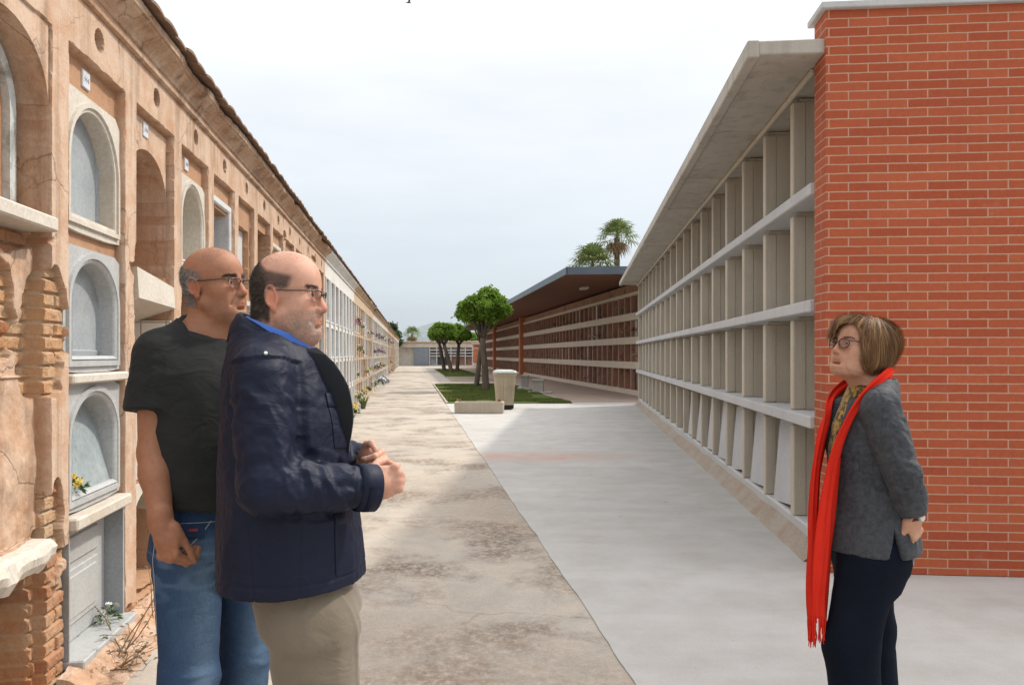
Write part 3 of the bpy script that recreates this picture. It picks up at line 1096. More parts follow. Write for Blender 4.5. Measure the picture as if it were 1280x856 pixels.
M_TILEW = m_tilew()
s = MB()
s.box(us(3) + OPEN - .045, us(3) + OPEN - .025, 0.01, .30, 1.365, 1.66)
s.box(us(3) + .035, us(3) + OPEN - .03, 0.285, .30, 1.365, 1.70)
s.build("tile_lining", M_TILEW, root)
put_slab(3, 1, M_CREAM, n=-.04)
L = MB()
al = arch_loop(u3, 0.12, OPEN - .05, 0.56, 0.25, 0, n=-.04)
ab = arch_loop(u3, 0.12, OPEN - .05, 0.56, 0.25, 0, n=-.25)
L.loft([[(p[0], p[1], 0.72) for p in ab[10:29]], [(p[0], p[1], 0.72) for p in al[10:29]], al[10:29], ab[10:29]], closed=False)
L.build("arch_lintel", M_CREAM, root)
gravestone("gravestone", u3, 0.12, OPEN - .1, 0.5, M_DARKSTONE, root, n=-0.22, relief=False)
# ---- bays 4 to 13
put_arch(4, 3, M_CREAM, M_TILEW, double=True, rise=0.26, border=0.085)
put_rect(4, 2, M_CREAM, M_SLATE); put_slab(4, 1, M_WHITEMARBLE); put_rect(4, 0, M_GREYMARBLE, M_SLATE)
put_rect(5, 3, M_WHITEMARBLE, M_DARKSTONE); put_rect(5, 2, M_WHITEMARBLE, M_SLATE); put_slab(5, 1, M_GREYMARBLE); put_slab(5, 0, M_WHITEMARBLE)
put_slab(6, 3, M_WHITEMARBLE, n=-0.10); put_rect(6, 2, M_CREAM, M_WHITEMARBLE); put_rect(6, 1, M_GREYMARBLE, M_DARKSTONE); put_slab(6, 0, M_CREAM)
put_rect(7, 2, M_CREAM, M_RUST); put_rect(7, 1, M_CREAM, M_SLATE); put_slab(7, 0, M_WHITEMARBLE)
put_rect(8, 3, M_CREAM, M_RUST); put_rect(8, 2, M_CREAM, M_SLATE); put_slab(8, 1, M_WHITEMARBLE); put_rect(8, 0, M_CREAM, M_RUST)
for k_ in range(9, 14):
    for t in range(4):
        if (k_, t) == (9, 3):
            continue
        q = rnd.random()
        if q < 0.45:
            put_rect(k_, t, rnd.choice([M_CREAM, M_WHITEMARBLE, M_OCHRE]), rnd.choice([M_SLATE, M_RUST, M_DARKSTONE, M_BROWNSTONE]))
        elif q < 0.75:
            put_slab(k_, t, rnd.choice([M_WHITEMARBLE, M_CREAM, M_GREYMARBLE, M_RUST]))
        else:
            put_arch(k_, t, rnd.choice([M_CREAM, M_GREYMARBLE]), M_SLATE, double=False)
# number plates over the top row
M_PLATE = mottled("enamel_plate", (0.66, 0.67, 0.68), (0.60, 0.61, 0.62), 8, 60, 0.0, 0.001, rough=0.3)
M_INK = mottled("faded_blue_ink", (0.20, 0.25, 0.34), (0.28, 0.32, 0.40), 20, 90, 0.0, 0.001)
for k_, du in ((2, -0.05), (3, -0.06), (4, -.08), (1, 0.1)):
    uc = us(k_) + OPEN / 2 + du
    nn = 0.052 if k_ > 1 else 0.003
    z0 = 2.705 if k_ > 1 else 2.84
    mb = MB()
    mb.cbox(uc - .042, uc + .042, nn - .012, nn + .02, z0, z0 + .085, .003)
    p = mb.build("number_plate", M_PLATE, root)
    mb = MB()   # worn, unreadable figures
    for i in range(3):
        x = uc - .02 + i * .02
        mb.tube([(x - .005, nn - .0125, z0 + .03), (x + .004, nn - .0125, z0 + .036), (x - .003, nn - .0125, z0 + .046), (x + .005, nn - .0125, z0 + .056)], .0022, 5)
    mb.build("worn_figures", M_INK, p)
# crumbling footing along the base
gu2 = np.arange(3.30, 6.2, 0.010)
gn = np.concatenate([np.linspace(-0.004, 0.26, 40)])
U2, N2 = np.meshgrid(gu2, gn, indexing="ij")
lim = 0.055 + 0.08 * (fbm(U2, 0 * U2, 0 * U2, 3.0, 4, 3.0) - .5) + 0.06 * (fbm(U2, N2, 0 * U2, 14, 3, 8.0) - .5)
Z2 = 0.012 + 0.070 * sstep(lim + 0.055, lim - 0.03, N2) + 0.035 * (fbm(U2, N2, 0 * U2, 16, 4, 1.0) - .5) * sstep(0.24, 0.1, N2)
Z2 = np.where(N2 > 0.235, -0.01, Z2)
Z2 = np.where((U2 < 3.32) | (U2 > 6.18), -0.01, Z2)
bm2 = 0.6 * sstep(0.42, 0.62, fbm(U2, N2, 0 * U2, 8, 3, 4.0)) * sstep(0.02, 0.07, N2)
idx = np.arange(U2.size).reshape(U2.shape)
F = np.stack([idx[:-1, :-1], idx[:-1, 1:], idx[1:, 1:], idx[1:, :-1]], -1).reshape(-1, 4)
np_mesh("footing", np.stack([U2, -N2, Z2], -1).reshape(-1, 3), F, M_OCHRE, root, smooth=False,
        attrs={"brick": bm2.ravel(), "tone": fbm(U2, N2, 0 * U2, 10, 2, 2.0).ravel()})


# ================================================================== further niche walls along the left side
def far_wall(u0, nb, m_wall, m_cor, label, palette, frames, seed, pier=0.17, chip=0.3, nsec=0.0, hi=0.0):
    r = random.Random(seed)
    ro = empty("niche_wall", (-1.5 + DX * u0, DY * u0, 0), TH, label, "niche wall", "burial niche walls along the path")
    Lu = nb * PITCH
    w = MB()
    w.box(0, Lu, 0.30, 2.4, 0, 3.26)                                   # back
    w.box(0, Lu, 0.0, 0.31, -0.02, 0.10)
    w.box(0, Lu, 0.0, 0.31, 2.80, 3.07)                                # frieze
    for (a, b) in ((0.64, 0.73), (1.30, 1.37), (1.94, 2.02)):
        w.box(0, Lu, 0.012, 0.31, a + .0, b)
    for i in range(nb + 1):
        x0 = max(0, i * PITCH - pier / 2)
        x1 = min(Lu, i * PITCH + pier / 2)
        w.box(x0, x1, -0.018 if pier < .15 else 0.0, 0.305, 0.10, 2.80)
    w.build("wall", m_wall, ro)
    cornice(ro, 0, Lu, m_cor, seed, chip, M_TILE, du=0.09, z0=3.06 + hi)
    spots = []
    for i in range(nb):
        uc = (i + .5) * PITCH
        for t, (z0, z1) in enumerate(((0.10, 0.64), (0.73, 1.30), (1.37, 1.94), (2.02, 2.80))):
            g = MB()
            m = r.choice(palette)
            n = r.choice((0.05, 0.10, 0.16))
            ww = PITCH - pier - 0.01
            g.cbox(uc - ww / 2, uc + ww / 2, n, n + .04, z0 + .004, z1 - .004, .006)
            if r.random() < 0.6:
                g.cbox(uc - ww * .3, uc + ww * .3, n - .015, n + .005, z0 + .12, z0 + .17, .004)
            if r.random() < 0.5:
                g.cbox(uc - ww * .15, uc + ww * .15, n - .012, n + .005, z1 - .30, z1 - .12, .004)
            g.build("gravestone", m, ro)
            if r.random() < frames:
                f = MB()
                b = .045
                for (x0, x1, zz0, zz1) in ((uc - ww / 2, uc - ww / 2 + b, z0, z1), (uc + ww / 2 - b, uc + ww / 2, z0, z1)):
                    f.cbox(x0, x1, -.004, n + .02, zz0 + .002, zz1 - .002, .006)
                f.cbox(uc - ww / 2 + b + .001, uc + ww / 2 - b - .001, -.002, n + .02, z0 + .003, z0 + .04, .006)
                f.build("niche_frame", r.choice([M_WHITEMARBLE, M_CREAM, M_GREYMARBLE]) if m_wall is not M_WHITEW else M_WHITEMARBLE, ro)
            spots.append((i, t, uc, n, z0, z1))
    return ro, spots


NB2, NB3, NB4, NB5 = 8, 12, 22, 23
uA = WS1 + 0.002
wB, spB = far_wall(uA, NB2, M_WHITEW, M_WHITEW, "white rendered niche wall with slim white pilasters, beyond the old ochre wall", [M_GREYMARBLE, M_WHITEMARBLE, M_SLATE, M_BROWNSTONE], 0.8, 21, pier=0.13, chip=0.0)
uB = uA + NB2 * PITCH + .003
wC, spC = far_wall(uB, NB3, M_TANW, M_TANW, "tan niche wall with brown cornice and first flowers, next after the white wall", [M_DARKSTONE, M_WHITEMARBLE, M_CREAM, M_SLATE, M_BROWNSTONE], 0.5, 22)
uC = uB + NB3 * PITCH + .003
wD, spD = far_wall(uC, NB4, M_CREAM, M_TANW, "long cream niche wall half way down the path, hung with many flowers", [M_DARKSTONE, M_WHITEMARBLE, M_CREAM, M_SLATE, M_GREYMARBLE], 0.4, 23, hi=-0.04)
uD = uC + NB4 * PITCH + .003
wE, spE = far_wall(uD, NB5, M_TANW, M_TANW, "farther tan niche wall with small flowers, last but one before the path's end", [M_DARKSTONE, M_WHITEMARBLE, M_CREAM, M_SLATE], 0.2, 24, hi=-0.08)
uE = uD + NB5 * PITCH + .003
wF, spF = far_wall(uE, 25, M_CREAM, M_TANW, "farthest cream niche wall where the left side of the path ends", [M_DARKSTONE, M_WHITEMARBLE, M_CREAM, M_SLATE], 0.0, 25, hi=-0.1)

# ================================================================== new concrete niche block with brick end wall
def m_conc(name, c1, c2, streak=(0.30, 0.26, 0.20)):
    k = NT(name)
    v = k.coord(rand=False)
    n1 = k.noise(v, 1.4, 7, 0.62, 0.3)
    n2 = k.noise(v, 9, 6, 0.66)
    nf = k.noise(v, 95, 4, 0.7)
    col = k.mix(k.ramp(n1, [(0.32, 0), (0.68, 1)]), c1, c2)
    vs = k.coord(scale=(9, 9, 0.5))
    ns = k.noise(vs, 1.0, 5, 0.6)
    col = k.mix(k.ramp(ns, [(0.50, 0.0), (0.74, 0.45)]), col, streak)
    col = k.mix(k.ramp(n2, [(0.60, 0.0), (0.72, 0.35)]), col, (0.60, 0.57, 0.52))
    vo = k.n("ShaderNodeTexVoronoi", feature="F1")
    vo.inputs["Scale"].default_value = 26
    k.l(v, vo.inputs["Vector"])
    pin = k.ramp(vo.outputs["Distance"], [(0.06, 1.0), (0.12, 0.0)])
    pinm = k.math("MULTIPLY", pin, k.ramp(n2, [(0.5, 0), (0.6, 0.8)]))
    col = k.mix(pinm, col, (0.17, 0.15, 0.12))
    col = k.mix(0.25, col, k.ramp(nf, [(0.3, 0.4), (0.7, 1.0)]), "MULTIPLY")
    h = k.math("SUBTRACT", k.math("ADD", nf, n2), pinm)
    return k.fin(col, 0.85, k.bump(h, 0.28, 0.004), spec=0.25)


def m_brick(name, cols, mortar, bw, rh, ms, bump=0.5):
    k = NT(name)
    tc = k.n("ShaderNodeTexCoord")
    sx = k.n("ShaderNodeSeparateXYZ")
    k.l(tc.outputs["Object"], sx.inputs[0])
    cb = k.n("ShaderNodeCombineXYZ")
    k.l(k.math("ADD", sx.outputs[0], sx.outputs[1]), cb.inputs[0])
    k.l(sx.outputs[2], cb.inputs[1])
    nwv = k.noise(tc.outputs["Object"], 9, 3, 0.5)
    wv = k.n("ShaderNodeVectorMath", operation="SCALE")
    wv.inputs["Scale"].default_value = 0.006
    cmb = k.n("ShaderNodeCombineXYZ")
    k.l(k.math("SUBTRACT", nwv, 0.5), cmb.inputs[1])
    k.l(cmb.outputs[0], wv.inputs[0])
    ad = k.n("ShaderNodeVectorMath", operation="ADD")
    k.l(cb.outputs[0], ad.inputs[0])
    k.l(wv.outputs[0], ad.inputs[1])
    br = k.n("ShaderNodeTexBrick")
    br.offset = 0.5
    br.inputs["Scale"].default_value = 1.0
    br.inputs["Brick Width"].default_value = bw
    br.inputs["Row Height"].default_value = rh
    br.inputs["Mortar Size"].default_value = ms
    br.inputs["Mortar Smooth"].default_value = 0.15
    br.inputs["Bias"].default_value = -0.1
    br.inputs["Color1"].default_value = (*cols[0], 1)
    br.inputs["Color2"].default_value = (*cols[1], 1)
    br.inputs["Mortar"].default_value = (*mortar, 1)
    k.l(ad.outputs[0], br.inputs["Vector"])
    n1 = k.noise(tc.outputs["Object"], 1.1, 6, 0.62)
    n2 = k.noise(tc.outputs["Object"], 30, 5, 0.7)
    col = k.mix(k.ramp(n1, [(0.45, 0.0), (0.75, 0.30)]), br.outputs["Color"], cols[2])
    col = k.mix(0.3, col, k.ramp(n2, [(0.25, 0.45), (0.65, 1.0)]), "MULTIPLY")
    ef = k.noise(tc.outputs["Object"], 3.5, 7, 0.7)
    col = k.mix(k.ramp(ef, [(0.62, 0.0), (0.80, 0.22)]), col, (0.50, 0.34, 0.28))
    h = k.math("SUBTRACT", k.math("MULTIPLY", n2, 0.35), br.outputs["Fac"])
    return k.fin(col, 0.8, k.bump(h, bump, 0.008), spec=0.25)


M_CONC = m_conc("precast_concrete", (0.535, 0.475, 0.385), (0.615, 0.555, 0.46), (0.42, 0.36, 0.27))
M_LEDGE = m_conc("ledge_concrete", (0.50, 0.50, 0.50), (0.57, 0.57, 0.565), (0.42, 0.41, 0.39))
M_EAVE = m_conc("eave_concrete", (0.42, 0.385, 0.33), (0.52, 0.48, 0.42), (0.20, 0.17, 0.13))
M_BRICK = m_brick("red_brick", ((0.375, 0.078, 0.032), (0.465, 0.115, 0.048), (0.33, 0.085, 0.042)), (0.50, 0.31, 0.215), 0.25, 0.06, 0.0044)

TB = math.atan2(1.0, 0.088)
CB, SB = math.cos(TB), math.sin(TB)
block = empty("niche_block", (2.09, 5.15, 0), TB, "long grey concrete block of empty burial niches with red brick end wall", "niche block")
LB = 17.35
BAY0, BAYP = 0.96, 0.925
NB = 18
# local x runs away along the block, +y towards the path
mb = MB()
mb.cbox(0.26, LB, -2.6, -0.02, -0.02, 0.20, .012)
mb.build("plinth", M_LEDGE, block)
mb = MB()
mb.box(0.26, LB, -2.6, -0.70, 0.20, 3.42)
mb.build("back_wall", M_CONC, block)
LEV = [0.20, 1.02, 1.83, 2.64, 3.44]
for zt, n_ in zip(LEV[1:4], (0.05, 0.05, 0.05)):
    s = MB()
    s.cbox(0.262, LB + .02, -0.72, n_, zt - 0.085, zt, .008)
    s.build("shelf", M_LEDGE, block)
r = random.Random(3)
for t in range(4):
    z0 = LEV[t] + .001
    z1 = LEV[t + 1] - (0.086 if t < 3 else 0.001)
    for i in range(NB):
        x = BAY0 + BAYP * i
        if i == NB - 1:
            x = LB - 0.09
        d = MB()
        j = r.uniform(-.006, .006)
        # front rib, then a thinner leaf set back, open joint at its head
        d.cbox(x - .042 + j, x + .042 + j, -0.115, -0.012, z0, z1 - .028, .009)
        d.cbox(x - .037 + j, x + .037 + j, -0.70, -0.110, z0, z1 - .030, .004)
        d.cbox(x - .030 + j, x + .030 + j, -0.68, -0.06, z1 - .034, z1, .004)
        d.build("divider", M_CONC, block)
# first compartment's side against the brick wall
e = MB(); e.box(0.245, 0.30, -0.70, -0.02, 0.2, 3.42); e.build("side_leaf", M_CONC, block)
# eave: slabs with formwork joints
ev = MB()
x = 0.02
while x < LB + 0.1:
    x1 = min(x + 1.85, LB + .12)
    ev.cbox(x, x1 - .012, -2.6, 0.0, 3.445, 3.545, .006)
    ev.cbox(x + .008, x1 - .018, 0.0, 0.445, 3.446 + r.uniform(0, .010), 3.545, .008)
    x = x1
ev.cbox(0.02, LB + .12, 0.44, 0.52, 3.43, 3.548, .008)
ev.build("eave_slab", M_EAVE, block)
dr = MB(); dr.cbox(0.3, LB, 0.0, 0.03, 3.405, 3.444, .006); dr.build("wall_plate", M_CONC, block)
bw = MB()
bw.box(0.0, 0.25, -6.0, 0.02, 0.016, 3.72)
bwo = bw.build("brick_end_wall", M_BRICK, block)
cp = MB(); cp.cbox(-0.035, 0.30, -6.0, 0.055, 3.72, 3.765, .006); cp.build("coping", M_LEDGE, bwo)
# sloping mortar apron at the foot of the niches
ap = []
for i in range(120):
    x = 0.27 + (LB - .27) * i / 119
    w = 0.055 + 0.05 * float(fbm(x, 0, 0, 1.3, 3, 2.0)) + 0.02 * float(vnoise(x, 0, 0, 9, 1.0))
    hh = 0.10 + 0.04 * float(vnoise(x, 0, 0, 2.0, 4.0))
    ap.append([(x, -0.03, hh), (x, -0.015, hh), (x, w * .6, 0.045), (x, w, 0.008)])
m_ = MB(); m_.loft(ap, closed=False)
m_.build("mortar_apron", mottled("mortar", (0.44, 0.39, 0.33), (0.36, 0.29, 0.23), 3, 40, 0.5, 0.01, dark=(0.33, 0.22, 0.16), dscale=2.0), block)

# loose closing slabs leaning in the bottom row
M_COVER = mottled("cover_slab_grey", (0.50, 0.51, 0.53), (0.56, 0.565, 0.58), 3, 60, 0.12, 0.002, rough=0.7)
ords = ["nearest", "second", "third", "fourth", "fifth", "sixth", "seventh"]
for q, (i, lean_, wd) in enumerate(((0, 7.5, .60), (1, 5.0, .62), (2, 9.0, .66), (3, 4.0, .58), (4, 5.0, .50), (5, 3.0, .55), (6, 8.0, .50))):
    x = BAY0 + BAYP * i
    s = MB()
    s.cbox(-wd / 2, wd / 2, -.016, .016, 0, .70, .004)
    o = s.build("cover_slab", M_COVER)
    # stands in the opening, tipped towards the divider
    M = Matrix.Translation((2.09, 5.15, 0)) @ Matrix.Rotation(TB, 4, "Z") @ Matrix.Translation((x + .05 + wd / 2 + .06, -0.06, 0.215)) @ Matrix.Rotation(R(lean_ * .85), 4, "Y") @ Matrix.Rotation(R(6), 4, "X")
    o.matrix_world = M
    tag(o, "loose grey closing slab leaning in the bottom row of the concrete block, %s from the brick wall" % ords[q], "slab", "loose slabs in the bottom niches")

# ================================================================== canopied niche building
M_TERRA = m_brick("terracotta_brick", ((0.27, 0.10, 0.06), (0.33, 0.135, 0.08), (0.25, 0.11, 0.075)), (0.36, 0.22, 0.16), 0.25, 0.07, 0.006, 0.3)
M_ORANGE = m_brick("orange_brick", ((0.50, 0.135, 0.055), (0.56, 0.18, 0.075), (0.45, 0.15, 0.08)), (0.55, 0.35, 0.25), 0.25, 0.07, 0.006, 0.3)
M_BAND = m_conc("pale_band", (0.62, 0.53, 0.44), (0.68, 0.59, 0.50), (0.50, 0.38, 0.28))
M_SOFFIT = NT("red_board_soffit")
_v = M_SOFFIT.coord(scale=(1, 1, 1))
_w = M_SOFFIT.n("ShaderNodeTexWave", wave_type="BANDS", bands_direction="X")
_w.inputs["Scale"].default_value = 0.6
_w.inputs["Distortion"].default_value = 0.3
M_SOFFIT.l(_v, _w.inputs["Vector"])
M_SOFFIT = M_SOFFIT.fin(M_SOFFIT.mix(M_SOFFIT.ramp(_w.outputs[0], [(0.02, 0.0), (0.10, 1.0)]), (0.06, 0.028, 0.02), (0.20, 0.085, 0.055)), 0.7)
M_FASCIA = mottled("blue_grey_metal", (0.075, 0.10, 0.125), (0.10, 0.125, 0.15), 2, 30, 0.05, 0.002, rough=0.45, spec=0.5)
CX, CY0 = 7.9, 24.0
M_PIERC = mottled("pink_brown_stone", (0.36, 0.19, 0.13), (0.45, 0.27, 0.20), 3, 30, 0.2, 0.004, dark=(0.16, 0.08, 0.05), dscale=2.0)
CANOPY_SPOTS = []
canopy_b = empty("niche_building", (*street(CX, CY0), 0), TH, "low building of dark red niches with pale bands under a broad flat canopy", "niche building")
LC = 62.0
w = MB()
w.box(0, LC, -3.0, -0.45, 0, 4.0)
w.build("wall", M_TERRA, canopy_b)
for zc, hh in ((0.09, 0.18), (1.06, 0.26), (1.95, 0.26), (2.81, 0.26), (3.62, 0.12)):
    b = MB()
    b.cbox(-.05, LC, -0.50, 0.03, zc - hh / 2, zc + hh / 2, .01)
    b.build("band", M_BAND, canopy_b)
r = random.Random(9)
NCOL = 72
STONES = [M_DARKSTONE, M_BROWNSTONE, M_DARKSTONE, M_DARKSTONE, M_BROWNSTONE, M_WHITEMARBLE, M_GREYMARBLE]
w2 = MB()
restg = MB()
for i in range(NCOL + 1):
    x = i * LC / NCOL
    for (z0, z1) in ((0.18, 0.93), (1.19, 1.82), (2.08, 2.68), (2.94, 3.56)):
        w2.box(x - .075, x + .075, -0.46, -0.02, z0 + .001, z1 - .001)
w2.box(0, LC, -0.46, -.05, 3.68, 3.99)
w2.build("niche_piers", M_PIERC, canopy_b)
stone_i = 0
for i in range(NCOL):
    x = (i + .5) * LC / NCOL
    for (z0, z1) in ((0.18, 0.93), (1.19, 1.82), (2.08, 2.68), (2.94, 3.56)):
        nn = r.choice((-0.20, -0.13, -.27))
        CANOPY_SPOTS.append((i, z0, z1, x, nn))
        if stone_i < 96:
            g = MB()
            g.cbox(x - .31, x + .31, nn - .03, nn, z0 + .01, z1 - .01, .006)
            if r.random() < .7:
                g.cbox(x - .12, x + .05, nn, nn + .02, z0 + .2, z0 + .42, .004)
            g.build("gravestone", r.choice(STONES), canopy_b)
        else:
            restg.cur = r.choice((0, 0, 1, 2))
            restg.cbox(x - .31, x + .31, nn - .03, nn, z0 + .01, z1 - .01, .006)
        stone_i += 1
o = restg.build("gravestones", [M_DARKSTONE, M_BROWNSTONE, M_SLATE], canopy_b)
o["kind"] = "stuff"
# canopy: deep flat roof, boarded soffit rising slightly to the building
c = MB()
c.add([(0.9, 3.0, 3.97), (LC - 1, 3.0, 3.97), (LC - 1, -0.3, 4.10), (0.9, -0.3, 4.10), (0.9, 3.0, 4.16), (LC - 1, 3.0, 4.16), (LC - 1, -3, 4.32), (0.9, -3, 4.32)],
      [(0, 1, 2, 3), (4, 7, 6, 5), (0, 4, 5, 1), (1, 5, 6, 2), (0, 3, 7, 4), (3, 2, 6, 7)])
c.build("canopy_soffit", M_SOFFIT, canopy_b)
c = MB()
c.cbox(0.84, LC - .94, 3.0, 3.05, 3.95, 4.19, .01)
M_ = Matrix.Identity(4)
c.add([(0.84, 3.05, 3.95), (0.84, -3, 4.08), (0.84, -3, 4.34), (0.84, 3.05, 4.19), (0.898, 3.05, 3.95), (0.898, -3, 4.08), (0.898, -3, 4.34), (0.898, 3.05, 4.19)],
      [(0, 1, 2, 3), (4, 7, 6, 5), (0, 4, 5, 1), (3, 2, 6, 7), (0, 3, 7, 4), (1, 5, 6, 2)])
c.build("fascia", M_FASCIA, canopy_b)
for xs_ in (31.8, 50.0):
    p = MB(); p.box(xs_ - .32, xs_ + .32, -0.4, 0.26, 0.0, 4.06)
    p.build("brick_pillar", M_ORANGE, canopy_b)
lm = MB()
for xs_ in (6.0,):
    lm.cbox(xs_ - .3, xs_ + .3, 1.2, 1.45, 3.93, 4.02, .02)
lm.build("ceiling_light", M_WHITEMARBLE, canopy_b)

# ================================================================== end of the path
endb = empty("niche_building", (-12.6, 98.5, 0), 0, "small pale niche block with white lattice and grey door closing the path's end", "niche building")
w = MB()
w.box(-2, 8.5, 0.5, 3, 0, 2.9)
w.box(-2, 8.5, 0, .55, 2.35, 2.95)
w.build("wall", M_CREAM, endb)
lat = MB()
for x in np.arange(2.2, 8.51, 0.9):
    lat.box(x - .05, x + .05, 0.02, .5, 0.05, 2.35)
for z in (0.05, 1.25, 1.62, 1.98):
    lat.box(2.25, 8.45, 0.0, .5, z - .05, z + .05)
lat.build("lattice", M_WHITEMARBLE, endb)
for x in np.arange(2.65, 8.4, 0.9):
    for z in (0.1, 1.3, 1.67):
        gg = MB(); gg.box(x - .36, x + .36, .40, .45, z + .01, z + (.30 if z > 1 else 1.08)); gg.build("gravestone", rnd.choice([M_DARKSTONE, M_SLATE, M_BROWNSTONE]), endb)
dd = MB(); dd.cbox(0.2, 2.1, -.03, .5, 0.02, 2.3, .02); dd.build("door", mottled("pale_grey_paint", (0.22, 0.245, 0.28), (0.26, 0.285, 0.315), 2, 30, 0.05, 0.002), endb)
rf = MB(); rf.cbox(-2.1, 8.7, -.2, 3.2, 2.953, 3.10, .03); rf.build("roof", M_TANW, endb)

redb = empty("niche_building", (-4.3, 88.5, 0), R(4), "low orange brick building with white bands behind the small trees", "niche building")
w = MB(); w.box(0, 9.6, 0, 4, 0.0, 2.55); w.build("wall", M_ORANGE, redb)
for z0, z1, n_ in ((0.0, 0.45, .06), (2.08, 2.2, .05)):
    b = MB(); b.cbox(-.06, 9.66, -n_, 4.05, z0, z1, .02); b.build("band", M_BAND, redb)
b = MB(); b.cbox(-.2, 9.8, -.3, 4.2, 2.553, 3.0, .03); b.build("roof", mottled("pale_pink_render", (0.58, 0.49, 0.42), (0.52, 0.44, 0.38), 1, 20, .2, .01), redb)
for x in (5.6,):
    b = MB(); b.cbox(x, x + .45, -.16, .01, 0.46, 2.07, .01); b.build("brick_pillar", M_ORANGE, redb)

# ================================================================== trees
def m_leaf(name, c1, c2, c3):
    k = NT(name)
    v = k.coord()
    n = k.noise(v, 2.2, 4, 0.6)
    n2 = k.noise(v, 18, 2, 0.5)
    col = k.mix(k.ramp(n, [(0.35, 0), (0.65, 1)]), c1, c2)
    col = k.mix(k.ramp(n2, [(0.5, 0.0), (0.72, 0.7)]), col, c3)
    k.fin(col, 0.55, spec=0.3)
    # thin leaves let some light through
    tr = k.n("ShaderNodeBsdfTranslucent")
    k.l(col, tr.inputs["Color"])
    mx = k.n("ShaderNodeMixShader")
    mx.inputs[0].default_value = 0.35
    k.l(k.b.outputs[0], mx.inputs[1])
    k.l(tr.outputs[0], mx.inputs[2])
    k.l(mx.outputs[0], k.out.inputs[0])
    return k.m


M_LEAF = m_leaf("mulberry_leaf", (0.095, 0.195, 0.018), (0.18, 0.30, 0.034), (0.29, 0.39, 0.065))
M_LEAFD = m_leaf("dark_leaf", (0.030, 0.060, 0.016), (0.055, 0.095, 0.024), (0.09, 0.13, 0.035))
M_PALM = m_leaf("palm_leaf", (0.10, 0.155, 0.045), (0.17, 0.22, 0.07), (0.32, 0.32, 0.14))
M_PALMDRY = m_leaf("dry_palm_leaf", (0.30, 0.22, 0.11), (0.24, 0.17, 0.09), (0.36, 0.28, 0.15))
M_BARK = mottled("bark", (0.115, 0.085, 0.065), (0.19, 0.15, 0.12), 6, 40, 0.8, 0.02, stretch=(1, 1, .3), dark=(0.05, 0.04, 0.03), dscale=4)


def leaf_cloud(name, centres, radii, per, size, m, parent, rs, flat=0.75, aspect=2.3):
    """Leaves as small bent quads scattered through clumps, denser towards each clump's skin."""
    Vs = []
    for c, rr in zip(centres, radii):
        n = int(per * (rr / np.mean(radii)) ** 2)
        d = rs.randn(n, 3)
        d /= np.linalg.norm(d, axis=1)[:, None]
        rad = rr * rs.rand(n, 1) ** 0.42 * (1 + 0.28 * np.abs(rs.randn(n, 1)))
        P = np.array(c) + d * rad * np.array([1, 1, flat])
        nrm = .2 * d + 0.9 * rs.randn(n, 3) + np.array([0, 0, .5])
        nrm /= np.linalg.norm(nrm, axis=1)[:, None]
        t = np.cross(nrm, rs.randn(n, 3))
        t /= np.linalg.norm(t, axis=1)[:, None]
        b = np.cross(nrm, t)
        s = size * (0.6 + 0.8 * rs.rand(n, 1))
        droop = np.array([0, 0, -0.25])
        q = np.stack([P - t * s * .5 / aspect, P + b * s * .45 - 0.0 * t + nrm * s * .10, P + t * s * .5 / aspect, P - b * s * .55], 1)
        q = np.stack([P - b * s * .5, P + t * s * .5 / aspect + nrm * s * .08, P + b * s * .6 + droop * s * .4, P - t * s * .5 / aspect + nrm * s * .08], 1)
        Vs.append(q.reshape(-1, 3))
    V = np.concatenate(Vs)
    return np_mesh(name, V, np.arange(len(V)).reshape(-1, 4), m, parent, smooth=False)


def round_tree(x, y, h, crown_r, trunk_r, lean, seed, label, per=900, size=0.16, fork=2.0):
    rs = np.random.RandomState(seed)
    r = random.Random(seed)
    ro = empty("round_tree", (x, y, 0.0), 0, label, "tree", "small round trees along the lawn")
    t = MB()
    top = Vector((lean[0], lean[1], fork))
    pts = [Vector((0, 0, -0.05)), Vector((0.015, 0, 0.15)), Vector((lean[0] * .3 + .02, lean[1] * .3, fork * .4)), Vector((lean[0] * .7 - .01, lean[1] * .7, fork * .75)), top]
    t.tube(pts, [trunk_r * 1.5, trunk_r * 1.1, trunk_r, trunk_r * .95, trunk_r * .9], 9)
    cz = h - crown_r * .92
    C, RR = [], []
    for i in range(26):
        a = r.uniform(0, 6.283)
        el = math.asin(r.uniform(-0.45, 1.0))
        q = crown_r * r.uniform(0.50, 0.84)
        c = Vector((lean[0] + q * math.cos(el) * math.cos(a), lean[1] + q * math.cos(el) * math.sin(a), cz + q * math.sin(el) * .85))
        C.append(tuple(c))
        RR.append(crown_r * r.uniform(0.22, 0.36))
        if i % 2 == 0:
            mid = top.lerp(c, .5) + Vector((r.uniform(-.1, .1), r.uniform(-.1, .1), .05))
            t.tube([top, mid, c], [trunk_r * .5, trunk_r * .32, trunk_r * .12], 6)
    C += [(lean[0], lean[1], cz), (lean[0] + .25 * crown_r, lean[1], cz - .1), (lean[0] - .25 * crown_r, lean[1], cz + .1)]
    RR += [crown_r * .45, crown_r * .4, crown_r * .4]
    t.build("trunk", M_BARK, ro, smooth=True)
    leaf_cloud("crown", C, RR, per, size, M_LEAF, ro, rs)
    return ro


